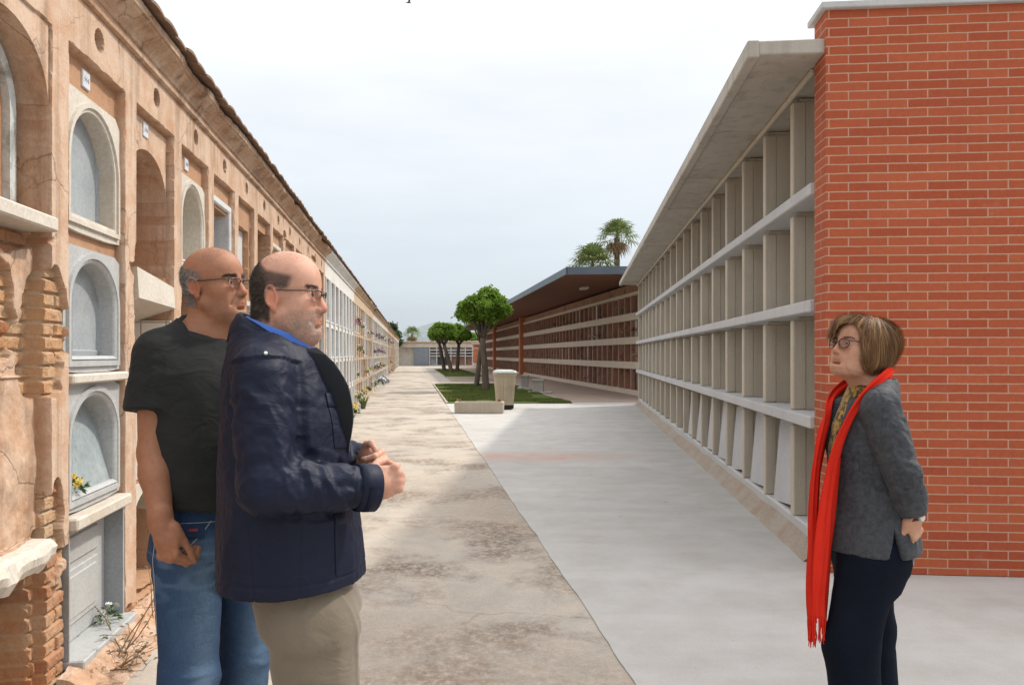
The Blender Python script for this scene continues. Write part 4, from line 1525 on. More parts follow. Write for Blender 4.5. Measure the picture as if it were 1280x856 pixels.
round_tree(-1.06, 31.0, 4.10, 0.93, 0.13, (-0.10, 0), 4, "largest round-headed green tree on the near lawn, behind the wheelie bin", per=620, size=.19, fork=2.1)
round_tree(-1.58, 34.6, 3.55, 0.62, 0.11, (0.22, 0.1), 5, "smaller round tree with slim trunk just behind the largest one", per=480, size=.19, fork=1.9)
round_tree(-5.75, 66.0, 4.05, 1.0, 0.16, (-.35, 0), 6, "leftmost of the three round trees on the far lawn, next to the path", per=420, size=.24, fork=2.2)
round_tree(-5.05, 64.5, 4.15, 1.05, 0.16, (-.55, 0), 7, "middle tree with leaning trunk on the far lawn", per=420, size=.24, fork=2.2)
round_tree(-4.65, 66.0, 4.10, 1.0, 0.15, (.15, 0), 8, "rightmost of the three round trees on the far lawn", per=420, size=.24, fork=2.2)


def palm(x, y, h, rad, seed, label, trunk_r=0.17, nf=44, cat="palm tree"):
    r = random.Random(seed)
    ro = empty("fan_palm", (x, y, 0), r.uniform(0, 6), label, cat, "fan palms behind the canopied building")
    t = MB()
    n = 30
    pts = [Vector((0.1 * math.sin(i * .12), 0, h * i / n)) for i in range(n + 1)]
    t.tube(pts, [trunk_r * (1.35 - .4 * min(1, i / 6) + (0.06 if i % 2 else 0)) for i in range(n + 1)], 10)
    t.build("trunk", M_BARK, ro, smooth=False)
    top = pts[-1]
    for part, m, cnt, lo, hi in (("crown", M_PALM, nf, -0.35, 1.45), ("dry_fronds", M_PALMDRY, 16, -1.25, -0.55)):
        V, F = [], []
        for q in range(cnt):
            az = q * 2.39996 + r.uniform(-.3, .3)
            el = lo + (hi - lo) * ((q + .5) / cnt) ** 0.8
            st = rad * r.uniform(.45, .62)
            d = Vector((math.cos(az) * math.cos(el), math.sin(az) * math.cos(el), math.sin(el)))
            side = Vector((-math.sin(az), math.cos(az), 0))
            up = side.cross(d) * -1
            base = top + d * st * (1.0 if part == "crown" else .6) + Vector((0, 0, -.10 * st))
            b = len(V)
            V += [top - side * .02, top + side * .02, base + side * .02, base - side * .02]
            F.append((b, b + 1, b + 2, b + 3))
            nl = 11
            fl = rad * r.uniform(.42, .56)
            for k in range(nl):
                a = (k / (nl - 1) - .5) * R(215)
                dl = (d * math.cos(a) + side * math.sin(a)).normalized()
                ln = fl * (0.72 + .28 * math.cos(a * .8))
                wv = dl.cross(up).normalized() * (fl * 0.055)
                m1 = base + dl * ln * .55 + up * ln * .05
                tip = base + dl * ln + Vector((0, 0, -ln * (.22 + .2 * r.random()))) + up * ln * .02
                b = len(V)
                V += [base, m1 - wv, tip, m1 + wv]
                F.append((b, b + 1, b + 2, b + 3))
        np_mesh(part, np.array([tuple(p) for p in V]), np.array(F), m, ro, smooth=False)
    return ro


palm(6.05, 45.0, 8.15, 1.42, 3, "taller fan palm with brown skirt rising behind the canopy roof")
palm(4.55, 44.0, 6.35, 1.65, 8, "lower bushy fan palm left of the tall one behind the canopy roof", nf=52)

# greenery beyond the far end
rs = np.random.RandomState(42)


def far_tree(x, y, h, w, seed, label, m=M_LEAFD, grp="trees beyond the far wall"):
    r = random.Random(seed)
    rs_ = np.random.RandomState(seed)
    ro = empty("leafy_tree", (x, y, 0), 0, label, "tree", grp)
    t = MB(); t.tube([(0, 0, -.1), (.1, 0, h * .3), (.05, 0, h * .6)], [.25, .2, .12], 7)
    C, RR = [], []
    for i in range(16):
        C.append((r.uniform(-.7, .7) * w, r.uniform(-.6, .6) * w, h * r.uniform(.45, .86)))
        RR.append(w * r.uniform(.28, .45))
        if i % 3 == 0:
            t.tube([(0.05, 0, h * .35), C[-1]], [.12, .04], 5)
    t.build("trunk", M_BARK, ro, smooth=True)
    leaf_cloud("crown", C, RR, 260, .42, m, ro, rs_)


far_tree(-15.4, 97.0, 5.9, 1.6, 1, "dark bushy tree rising over the far end of the left wall")
palm(-13.4, 105.0, 4.1, 1.5, 15, "small palm over the far end of the left wall", nf=30)
far_tree(-11.2, 112.0, 3.9, 1.0, 2, "low distant tree behind the grey-doored end building")
far_tree(-3.6, 104.0, 4.4, 2.0, 4, "bright green shrubby tree showing between the round trees and the canopy", m=M_LEAF)
far_tree(-8.2, 120.0, 4.3, 1.6, 6, "low green tree just left of the far round trees", m=M_LEAF)


# ================================================================== street furniture
def m_plastic(name, c, rough=0.5):
    return mottled(name, c, tuple(v * .88 for v in c), 4, 60, 0.08, 0.002, rough=rough, spec=0.4, dark=tuple(v * .62 for v in c), dscale=3)


M_BINB, M_BINL = m_plastic("beige_plastic", (0.52, 0.44, 0.31)), m_plastic("pale_green_grey_plastic", (0.55, 0.58, 0.53))
M_RUBBER = mottled("black_rubber", (0.02, 0.02, 0.02), (0.035, 0.033, 0.03), 6, 50, 0.2, .003, rough=.8)
bin_ = empty("wheelie_bin", (-0.195, 20.55, 0.014), R(4), "beige wheelie bin with pale lid standing behind the concrete trough", "wheelie bin")


def rr_loop(hx, hy, z, c, oy=0.0, n=4):
    P = []
    for (sx, sy, a0) in ((1, 1, 0), (-1, 1, 90), (-1, -1, 180), (1, -1, 270)):
        for i in range(n + 1):
            a = R(a0 + 90 * i / n)
            P.append((sx * (hx - c) + c * math.cos(a), oy + sy * (hy - c) + c * math.sin(a), z))
    return P


b = MB()
b.loft([rr_loop(.215, .22, .12, .05), rr_loop(.22, .23, .16, .05), rr_loop(.275, .31, .86, .05), rr_loop(.278, .312, .88, .05), rr_loop(.30, .335, .885, .05), rr_loop(.30, .335, .935, .05),
        rr_loop(.275, .31, .937, .05), rr_loop(.26, .29, .6, .05)], True, True)
for x in (-.16, -.06, .06, .16):
    b.tube([(x * .85, -.245, .2), (x, -.318, .82)], .009, 5)
b.build("body", M_BINB, bin_, smooth=False)
l_ = MB()
l_.loft([rr_loop(.305, .345, .94, .06), rr_loop(.305, .345, .97, .06), rr_loop(.28, .32, 1.01, .08), rr_loop(.18, .2, 1.035, .09)], True, True)
l_.tube([(-.22, -.35, .965), (-.2, -.385, .965), (.2, -.385, .965), (.22, -.35, .965)], .012, 6)
lo = l_.build("lid", M_BINL, bin_, smooth=False)
h = MB(); h.tube([(-.27, .33, .93), (-.25, .42, .95), (.25, .42, .95), (.27, .33, .93)], .016, 8); h.build("handle", M_BINB, bin_, smooth=True)
lg = MB()
for x in (-.06, .05):
    lg.cbox(x - .022, x + .022, -.350, -.344, .948, .966, .002)
lg.build("lid_latch", M_RUBBER, lo)
for x in (-.22, .22):
    w_ = MB()
    w_.tube([(x - .03, .2, .10), (x - .024, .2, .10), (x + .024, .2, .10), (x + .03, .2, .10)], [.09, .1, .1, .09], 18)
    wo = w_.build("wheel", M_RUBBER, bin_, smooth=False)
    w_ = MB(); w_.tube([(x - .034, .2, .10), (x + .034, .2, .10)], .05, 12); w_.build("hub", M_BINL, wo)
ax = MB(); ax.box(-.2, .2, -.21, .24, .015, .118); ax.build("base", M_RUBBER, bin_)

tr = empty("planter_trough", (-0.80, 19.25, 0.014), R(-3), "empty weathered concrete trough on the pavement in front of the bin", "planter")
b = MB()
Q = lambda a, c, z, s=.02: rr_loop(a, c, z, s, n=2)
b.loft([Q(.585, .235, 0), Q(.59, .24, .01), Q(.60, .25, .26), Q(.598, .248, .272), Q(.54, .19, .272), Q(.53, .18, .25), Q(.52, .17, .19)], True, True)
b.build("trough", m_conc("trough_concrete", (0.44, 0.38, 0.30), (0.52, 0.45, 0.36), (0.33, 0.25, 0.18)), tr)
s_ = MB(); s_.loft([Q(.522, .172, .19), Q(.522, .172, .21)], True, True); s_.build("soil", mottled("soil", (0.20, 0.11, 0.06), (0.28, 0.16, 0.09), 6, 30, 1.0, .02), tr)
M_POT = mottled("clay_pot", (0.48, 0.20, 0.10), (0.54, 0.25, 0.13), 5, 40, .2, .003)
for px_, lab in ((.48, "small broken terracotta pot on the right end of the trough"), (-.53, "orange terracotta pot shard on the left end of the trough")):
    p = MB()
    p.loft([[(.035 * math.cos(a), .035 * math.sin(a), 0) for a in np.linspace(0, 6.283, 13)[:-1]], [(.05 * math.cos(a), .05 * math.sin(a), .05 + .012 * math.sin(3 * a)) for a in np.linspace(0, 6.283, 13)[:-1]],
            [(.042 * math.cos(a), .042 * math.sin(a), .048 + .012 * math.sin(3 * a)) for a in np.linspace(0, 6.283, 13)[:-1]], [(.03 * math.cos(a), .03 * math.sin(a), .012) for a in np.linspace(0, 6.283, 13)[:-1]]], True, True)
    o = p.build("flower_pot", M_POT)
    o.location = (-0.80 + px_, 19.25 - px_ * .05 + .215 * (1 if px_ > 0 else 1), 0.014 + .272)
    tag(o, lab, "flower pot")
M_BENCH = m_conc("bench_concrete", (0.36, 0.34, 0.31), (0.43, 0.41, 0.37))
for (x, y, w_, h_, lab) in ((0.98, 29.4, .40, .50, "square grey stone block seat near the lawn's right edge"), (.54, 33.3, .30, .55, "darker grey stone block partly hidden behind the bin")):
    o = empty("stone_seat", (x, y, .02), R(-5), lab, "stone seat")
    b = MB(); b.cbox(-w_ / 2, w_ / 2, -.2, .2, .04, h_ - .08, .015); b.build("pedestal", M_BENCH, o)
    b = MB(); b.cbox(-w_ / 2 - .03, w_ / 2 + .03, -.23, .23, h_ - .08, h_, .012); b.build("seat", M_BENCH, o)
    b = MB(); b.cbox(-w_ * 1.0, w_ * 1.3, -.4, .35, 0, .04, .012); b.build("base", M_LEDGE, o)


# ================================================================== flowers and dry weeds
def m_flat(name, c, rough=.7):
    return mottled(name, c, tuple(min(1, v * 1.15) for v in c), 12, 60, .05, .002, rough=rough)


M_STEM = m_flat("stem_green", (0.07, 0.13, 0.03))
PET = {"white": m_flat("white_petal", (0.74, 0.74, 0.70)), "pink": m_flat("pink_petal", (0.60, 0.28, 0.36)), "yellow": m_flat("yellow_petal", (0.66, 0.50, 0.12)), "red": m_flat("red_petal", (0.45, 0.05, 0.05)),
       "violet": m_flat("violet_petal", (0.34, 0.25, 0.45)), "cream": m_flat("cream_petal", (0.70, 0.62, 0.42)), "pale blue": m_flat("pale_blue_petal", (0.50, 0.56, 0.66))}


def bouquet_mesh(parent, colour, size, seed, nfl=14, low=False):
    rs_ = np.random.RandomState(seed)
    V, F = [], []
    for i in range(60):
        d = rs_.randn(3); d /= np.linalg.norm(d); d[2] = abs(d[2]) * (.6 if low else 1) - .15
        p = d * size * (.35 + .5 * rs_.rand())
        t = np.cross(d, rs_.randn(3)); t /= np.linalg.norm(t) + 1e-6
        s = size * .16
        b = len(V)
        V += [p - d * s * 1.3, p + t * s * .5, p + d * s * 1.4 - np.array([0, 0, s * .5]), p - t * s * .5]
        F.append((b, b + 1, b + 2, b + 3))
    np_mesh("leaves", np.array(V), np.array(F), M_STEM, parent, smooth=False)
    V, F = [], []
    for i in range(nfl):
        d = rs_.randn(3); d /= np.linalg.norm(d); d[2] = abs(d[2]) * (.6 if low else 1)
        c = d * size * (.55 + .4 * rs_.rand())
        a = np.cross(d, [0.3, .2, 1.0]); a /= np.linalg.norm(a); b_ = np.cross(d, a)
        pr = size * (.20 + .08 * rs_.rand())
        for ring, (np_, tilt, sc) in enumerate(((7, .25, 1.0), (6, .75, .7), (4, 1.4, .4))):
            for k in range(np_):
                an = 2 * math.pi * (k + .5 * ring) / np_
                u = a * math.cos(an) + b_ * math.sin(an)
                v_ = a * math.cos(an + .5) + b_ * math.sin(an + .5)
                w_ = a * math.cos(an - .5) + b_ * math.sin(an - .5)
                q = len(V)
                V += [c, c + (v_ * .7 + d * tilt * .5) * pr * sc, c + (u + d * tilt) * pr * sc, c + (w_ * .7 + d * tilt * .5) * pr * sc]
                F.append((q, q + 1, q + 2, q + 3))
    np_mesh("blossoms", np.array(V), np.array(F), PET[colour], parent, smooth=False)


def wall_pt(u, n, z):
    return (-1.5 + DX * u + NX * n, DY * u + NY * n, z)


def flower_thing(u, n, z, colour, size, seed, label, name="bouquet", grp="flowers on the niche walls", nfl=14, low=False):
    o = empty(name, wall_pt(u, n, z), seed * 1.3, label, "flowers", grp)
    bouquet_mesh(o, colour, size, seed, nfl, low)
    return o


flower_thing(us(2) + .53, -0.035, .125, "white", .080, 3, "white flower with green leaves on the ground-level ledge of the nearest grey slab", nfl=9)
flower_thing(us(2) + .16, -0.045, .835, "yellow", .085, 5, "pale yellow flowers and leaves behind the leaning grey slab in the nearest column", nfl=7)
ROW = ["bottom", "second lowest", "third", "top"]
NUM = ["first", "second", "third", "fourth", "fifth", "sixth", "seventh", "eighth", "ninth", "tenth", "eleventh", "twelfth"]
fl = [(uB, spC, 0, 3, "pink", .22), (uB, spC, 1, 2, "cream", .19), (uB, spC, 1, 1, "white", .13), (uB, spC, 2, 3, "white", .20), (uB, spC, 3, 0, "yellow", .18), (uB, spC, 5, 1, "cream", .15),
      (uB, spC, 6, 0, "yellow", .19), (uB, spC, 4, 2, "red", .10), (uB, spC, 8, 1, "yellow", .16), (uB, spC, 9, 3, "pink", .15), (uB, spC, 10, 0, "white", .2), (uB, spC, 7, 3, "white", .13),
      (uB, spC, 0, 0, "cream", .2), (uB, spC, 2, 0, "white", .15)]
for (u0, sp, i, t, colour, size) in fl:
    _, _, uc, n, z0, z1 = sp[i * 4 + t]
    flower_thing(u0 + uc, .03 if size > .14 else -.02, z0 + size * .9 + .03, colour, size, i * 7 + t,
                 "%s flowers, %s row, %s column of tan wall after the white" % (colour, ROW[t], NUM[i]))
r = random.Random(77)
for (u0, sp, nbay, txt) in ((uC, spD, 12, "long cream wall"), (uD, spE, 8, "farther tan wall")):
    for i in range(nbay):
        for t in r.sample(range(4), 2 if u0 == uC else 1):
            colour = r.choice(["white", "pink", "red", "violet", "white", "pale blue", "yellow", "pink"])
            _, _, uc, n, z0, z1 = sp[i * 4 + t]
            size = r.uniform(.15, .24)
            flower_thing(u0 + uc, .05, z0 + size * .9, colour, size, i * 11 + t + 200, "%s flowers in %s row, %s column of the %s" % (colour, ROW[t], NUM[i], txt), nfl=12)
for (u, n, colour, size, lab) in ((17.2, .15, "yellow", .24, "yellow and pale flowers standing at the foot of the white niche wall"), (18.3, .14, "pale blue", .2, "bluish flowers at the foot of the white niche wall, just farther on"),
                                  (31.5, .2, "white", .34, "big white wreath of flowers leaning low on the left wall"), (33.4, .2, "violet", .3, "violet and grey wreath low on the left wall"),
                                  (35.5, .2, "pale blue", .3, "pale blue wreath standing low along the cream wall")):
    flower_thing(u, n, size * .8, colour, size, int(u * 3), lab, nfl=22)
r = random.Random(31)
seen_ = set()
near_ = [sp_ for sp_ in CANOPY_SPOTS if sp_[0] < 26]
RW = {0.18: "bottom", 1.19: "second", 2.08: "third", 2.94: "top"}
for sp_ in r.sample(near_, 44):
    i, z0, z1, x, nn = sp_
    colour = r.choice(["white", "pink", "white", "red", "cream", "yellow", "violet"])
    size = r.uniform(.10, .17)
    Mw = Matrix.Translation((*street(CX, CY0), 0)) @ Matrix.Rotation(TH, 4, "Z")
    p_ = Mw @ Vector((x + r.uniform(-.1, .1), nn + .10, z0 + size * .7 + r.uniform(0, .12)))
    o = empty("bouquet", tuple(p_), i * 1.1, "%s flowers, %s row, column %d from the canopied building's near end" % (colour, RW[z0], i + 1), "flowers", "flowers in the canopied niches")
    bouquet_mesh(o, colour, size, i * 13 + int(z0 * 10), 9)
# green tufts at the foot of the wall
for i, (u, s) in enumerate(((20.9, .30), (16.4, .18))):
    o = empty("weed_tuft", wall_pt(u, .2, 0), 0, ["tall green weed tuft at the wall's foot where the tan wall begins", "low green weed tuft at the foot of the white wall"][i], "weed", "weeds at the wall's foot")
    rs_ = np.random.RandomState(i)
    V, F = [], []
    for k in range(80):
        a = rs_.rand() * 6.28; l_ = s * (.5 + .9 * rs_.rand()); q = np.array([math.cos(a), math.sin(a), 0]) * .5
        b = np.array([math.cos(a) * .05, math.sin(a) * .05, 0]); w_ = np.array([-math.sin(a), math.cos(a), 0]) * .012
        m_ = b + q * l_ * .35 + np.array([0, 0, l_ * .7]); t_ = b + q * l_ * .9 + np.array([0, 0, l_])
        j = len(V); V += [b - w_, b + w_, m_ + w_, t_, m_ - w_]; F += [(j, j + 1, j + 2, j + 4), (j + 4, j + 2, j + 3, j + 3)]
    me = bpy.data.meshes.new("blades"); me.from_pydata([tuple(p) for p in V], [], [tuple(dict.fromkeys(f)) for f in F]); link("blades", me, M_PALM, o)
# dry stalks on the crumbling footing
M_DRY = m_flat("dry_stalk", (0.20, 0.12, 0.06))
M_DRYL = m_flat("dry_leaf", (0.17, 0.13, 0.09))
for i, (u, n, h_, lab) in enumerate(((3.72, .10, .42, "tall dry branching weed on the crumbling footing, nearest the camera"), (3.55, .17, .2, "low withered weed with grey leaves on the ground by the footing"), (4.25, .12, .5, "thin dry stalk leaning against the second pier's foot"))):
    o = empty("dry_weed", wall_pt(u, n, .03), 0, lab, "dry weed", "dry weeds at the wall's foot")
    t = MB(); lv = MB(); r = random.Random(i + 5)
    for k in range((4, 6, 2)[i]):
        a = r.uniform(-.9, .9) + (0 if i == 0 else 1.2 * (k % 3)); ln = h_ * r.uniform(.55, 1.1)
        d = Vector((math.sin(a) * .8, math.cos(a) * .8, r.uniform(.5, 1.1) if i != 1 else r.uniform(.1, .5))).normalized()
        p0 = Vector((r.uniform(-.03, .03), r.uniform(-.03, .03), 0)); P = [p0]
        for s_ in range(4):
            P.append(P[-1] + d * ln / 4 + Vector((r.uniform(-.02, .02), r.uniform(-.02, .02), -.004 * s_)))
        t.tube(P, [.0035, .003, .0025, .002, .001], 5)
        for s_ in range(1, 5):
            e = P[s_] + Vector((r.uniform(-.08, .08), r.uniform(-.08, .08), r.uniform(-.02, .08)))
            t.tube([P[s_], e], [.0016, .0008], 4)
            if i < 2 or s_ > 2:
                for q in range(3 if i == 1 else 1):
                    c = e + Vector((r.uniform(-.02, .02), r.uniform(-.02, .02), r.uniform(-.01, .01)))
                    x_ = Vector((r.uniform(-1, 1), r.uniform(-1, 1), r.uniform(-.4, .4))).normalized() * .016
                    y_ = x_.cross(Vector((r.uniform(-.5, .5), r.uniform(-.5, .5), 1))).normalized() * .008
                    lv.add([c - x_, c + y_ + Vector((0, 0, .004)), c + x_, c - y_ + Vector((0, 0, .004))], [(0, 1, 2, 3)])
    t.build("stalks", M_DRY, o); lv.build("leaves", M_DRYL, o)
# a bird high over the path
bird = MB()
bird.tube([(-.10, 0, 0), (-.04, 0, .005), (.04, 0, .008), (.09, 0, .004), (.12, 0, 0)], [.008, .028, .03, .018, .004], 8)
bo = bird.build("bird", M_RUBBER, None, smooth=True)
bw_ = MB()
for s in (1, -1):
    bw_.add([(.05, s * .02, .01), (-.03, s * .02, .012), (-.06, s * .16, .06), (.03, s * .17, .065), (-.07, s * .30, .09)], [(0, 1, 2, 3), (3, 2, 4)])
bw_.build("wings", M_RUBBER, bo)
bo.scale = (.6, .6, .6)
bo.location = (-2.65, 20, 10.45); bo.rotation_euler = (0, R(-10), R(30))
tag(bo, "small dark bird flying high above the path", "bird")

# ================================================================== people: volumes blended on a lattice, then skinned
def axis(*seg):
    out = []
    for lo, hi, st in seg:
        n = max(1, int(round((hi - lo) / st)))
        out += list(np.linspace(lo, hi, n, endpoint=False))
    out.append(seg[-1][1])
    return np.array(out, np.float32)


def smin(a, b, k):
    if k <= 0:
        return np.minimum(a, b)
    h = np.maximum(k - np.abs(a - b), 0) / k
    return np.minimum(a, b) - h * h * k * 0.25


def f_cone(a, b, r1, r2):
    a, b = np.array(a, np.float32), np.array(b, np.float32)
    ba = b - a
    L2 = float(ba @ ba)

    def f(X, Y, Z):
        px, py, pz = X - a[0], Y - a[1], Z - a[2]
        h = np.clip((px * ba[0] + py * ba[1] + pz * ba[2]) / L2, 0, 1)
        return np.sqrt((px - ba[0] * h) ** 2 + (py - ba[1] * h) ** 2 + (pz - ba[2] * h) ** 2) - (r1 + (r2 - r1) * h)
    r = max(r1, r2)
    return f, np.minimum(a, b) - r, np.maximum(a, b) + r


def f_ell(c, r, rot=None):
    c, r = np.array(c, np.float32), np.array(r, np.float32)
    Rm = None if rot is None else np.array(rot, np.float32)

    def f(X, Y, Z):
        px, py, pz = X - c[0], Y - c[1], Z - c[2]
        if Rm is not None:
            px, py, pz = (Rm[0, 0] * px + Rm[1, 0] * py + Rm[2, 0] * pz, Rm[0, 1] * px + Rm[1, 1] * py + Rm[2, 1] * pz, Rm[0, 2] * px + Rm[1, 2] * py + Rm[2, 2] * pz)
        k0 = np.sqrt((px / r[0]) ** 2 + (py / r[1]) ** 2 + (pz / r[2]) ** 2)
        k1 = np.sqrt((px / r[0] ** 2) ** 2 + (py / r[1] ** 2) ** 2 + (pz / r[2] ** 2) ** 2) + 1e-6
        return k0 * (k0 - 1) / k1
    m = float(max(r)) if Rm is not None else r
    return f, c - m, c + m


def f_loft(sec, p=2.3, caps=True):
    """Stack of superellipses: rows of (z, cx, cy, rx, ry)."""
    S = np.array(sec, np.float32)
    S = S[np.argsort(S[:, 0])]
    zz = np.linspace(S[0, 0], S[-1, 0], 160)
    # smooth the interpolation a little
    C = []
    for k in range(1, 5):
        v = np.interp(zz, S[:, 0], S[:, k])
        ker = np.hanning(15); ker /= ker.sum()
        vp = np.pad(v, 7, mode="edge")
        C.append(np.convolve(vp, ker, "valid"))

    def f(X, Y, Z):
        cx, cy, rx, ry = [np.interp(Z, zz, c).astype(np.float32) for c in C]
        qx, qy = np.abs(X - cx) / rx, np.abs(Y - cy) / ry
        q = (qx ** p + qy ** p) ** (1 / p) + 1e-6
        g = np.sqrt((qx / rx) ** 2 + (qy / ry) ** 2) / np.maximum(np.sqrt(qx * qx + qy * qy), 1e-6)
        d = (q - 1) / np.maximum(g, 1e-3)
        return np.maximum(d, np.maximum(S[0, 0] - Z, Z - S[-1, 0])) if caps else d
    lo = np.array([(S[:, 1] - S[:, 3]).min(), (S[:, 2] - S[:, 4]).min(), S[0, 0]])
    hi = np.array([(S[:, 1] + S[:, 3]).max(), (S[:, 2] + S[:, 4]).max(), S[-1, 0]])
    return f, lo, hi


class Frame:
    def __init__(s, o, Rm, ax=1.0):
        s.o, s.R, s.ax = np.array(o, np.float32), np.array(Rm, np.float32), ax      # columns of R are the local axes; ax shortens x

    def loc(s, X, Y, Z):
        px, py, pz = X - s.o[0], Y - s.o[1], Z - s.o[2]
        Rm = s.R
        return ((Rm[0, 0] * px + Rm[1, 0] * py + Rm[2, 0] * pz) / s.ax, Rm[0, 1] * px + Rm[1, 1] * py + Rm[2, 1] * pz, Rm[0, 2] * px + Rm[1, 2] * py + Rm[2, 2] * pz)

    def out(s, P):
        return (np.asarray(P) * np.array([s.ax, 1, 1])) @ s.R.T + s.o


def rotm(yaw=0, pitch=0, roll=0):
    """Head turn: yaw to the left, pitch up, roll."""
    return np.array((Matrix.Rotation(R(yaw), 3, "Z") @ Matrix.Rotation(R(-pitch), 3, "Y") @ Matrix.Rotation(R(roll), 3, "X")))


class Vox:
    def __init__(s, xs, ys, zs):
        s.xs, s.ys, s.zs = xs, ys, zs
        s.D = np.full((len(xs), len(ys), len(zs)), 0.5, np.float32)

    def sl(s, lo, hi):
        a = [slice(max(0, int(np.searchsorted(ax, l)) - 1), int(np.searchsorted(ax, h)) + 1) for ax, l, h in zip((s.xs, s.ys, s.zs), lo, hi)]
        return tuple(a), s.xs[a[0]][:, None, None], s.ys[a[1]][None, :, None], s.zs[a[2]][None, None, :]

    def add(s, prim, k=0.02, frame=None, sub=False, pad=None):
        f, lo, hi = prim
        pad = max(k, 0.012) + 0.012 if pad is None else pad
        if frame is not None:
            cs = np.array([[x, y, z] for x in (lo[0], hi[0]) for y in (lo[1], hi[1]) for z in (lo[2], hi[2])])
            cs = frame.out(cs)
            lo, hi = cs.min(0), cs.max(0)
        a, X, Y, Z = s.sl(lo - pad, hi + pad)
        if frame is not None:
            X, Y, Z = frame.loc(X, Y, Z)
        d = f(X, Y, Z).astype(np.float32)
        if sub:
            s.D[a] = -smin(-s.D[a], d, k)
        else:
            s.D[a] = smin(s.D[a], d, k)

    def mesh(s):
        D = s.D
        S = D < 0
        nx, ny, nz = D.shape
        cnt = np.zeros((nx - 1, ny - 1, nz - 1), np.int8)
        for i in (0, 1):
            for j in (0, 1):
                for k in (0, 1):
                    cnt += S[i:nx - 1 + i, j:ny - 1 + j, k:nz - 1 + k]
        act = np.argwhere((cnt > 0) & (cnt < 8))
        del cnt
        I, J, K = act.T
        n = len(act)
        P = np.zeros((n, 3)); W = np.zeros(n)
        ed = [((0, 0, 0), (1, 0, 0)), ((0, 1, 0), (1, 1, 0)), ((0, 0, 1), (1, 0, 1)), ((0, 1, 1), (1, 1, 1)),
              ((0, 0, 0), (0, 1, 0)), ((1, 0, 0), (1, 1, 0)), ((0, 0, 1), (0, 1, 1)), ((1, 0, 1), (1, 1, 1)),
              ((0, 0, 0), (0, 0, 1)), ((1, 0, 0), (1, 0, 1)), ((0, 1, 0), (0, 1, 1)), ((1, 1, 0), (1, 1, 1))]
        for a, b in ed:
            va, vb = D[I + a[0], J + a[1], K + a[2]], D[I + b[0], J + b[1], K + b[2]]
            m = (va < 0) != (vb < 0)
            t = np.where(m, va / np.where(m, va - vb, 1), 0)
            pa = np.stack([s.xs[I + a[0]], s.ys[J + a[1]], s.zs[K + a[2]]], 1)
            pb = np.stack([s.xs[I + b[0]], s.ys[J + b[1]], s.zs[K + b[2]]], 1)
            P += np.where(m[:, None], pa + (pb - pa) * t[:, None], 0)
            W += m
        V = P / W[:, None]
        idx = np.full((nx - 1, ny - 1, nz - 1), -1, np.int32)
        idx[I, J, K] = np.arange(n)
        Fs = []
        for ax in range(3):
            s0 = [slice(None)] * 3; s1 = [slice(None)] * 3
            s0[ax], s1[ax] = slice(0, -1), slice(1, None)
            ch = S[tuple(s0)] != S[tuple(s1)]
            q = np.argwhere(ch)
            o1, o2 = (ax + 1) % 3, (ax + 2) % 3
            shp = D.shape
            ok = (q[:, o1] > 0) & (q[:, o2] > 0) & (q[:, o1] < shp[o1] - 1) & (q[:, o2] < shp[o2] - 1)
            q = q[ok]
            inside = S[q[:, 0], q[:, 1], q[:, 2]]
            c = []
            for (d1, d2) in ((-1, -1), (0, -1), (0, 0), (-1, 0)):
                r = q.copy(); r[:, o1] += d1; r[:, o2] += d2
                c.append(idx[r[:, 0], r[:, 1], r[:, 2]])
            f = np.stack(c, 1)
            f[~inside] = f[~inside][:, ::-1]
            Fs.append(f)
        F = np.concatenate(Fs)
        return V, F[(F >= 0).all(1)]


def vnormals(V, F):
    a = V[F[:, 2]] - V[F[:, 0]]
    b = V[F[:, 3]] - V[F[:, 1]]
    fn = np.cross(a, b)
    N = np.zeros_like(V)
    for k in range(4):
        for c in range(3):
            N[:, c] += np.bincount(F[:, k], fn[:, c], len(V))
    return N / (np.linalg.norm(N, axis=1)[:, None] + 1e-12)


def relax(V, F, it=1, lam=0.5):
    n = len(V)
    for _ in range(it):
        acc = np.zeros_like(V); w = np.zeros(n)
        for k in range(4):
            a, b = F[:, k], F[:, (k + 1) % 4]
            for c in range(3):
                acc[:, c] += np.bincount(a, V[b, c], n)
            w += np.bincount(a, None, n)
        V = V * (1 - lam) + lam * acc / np.maximum(w, 1)[:, None]
    return V


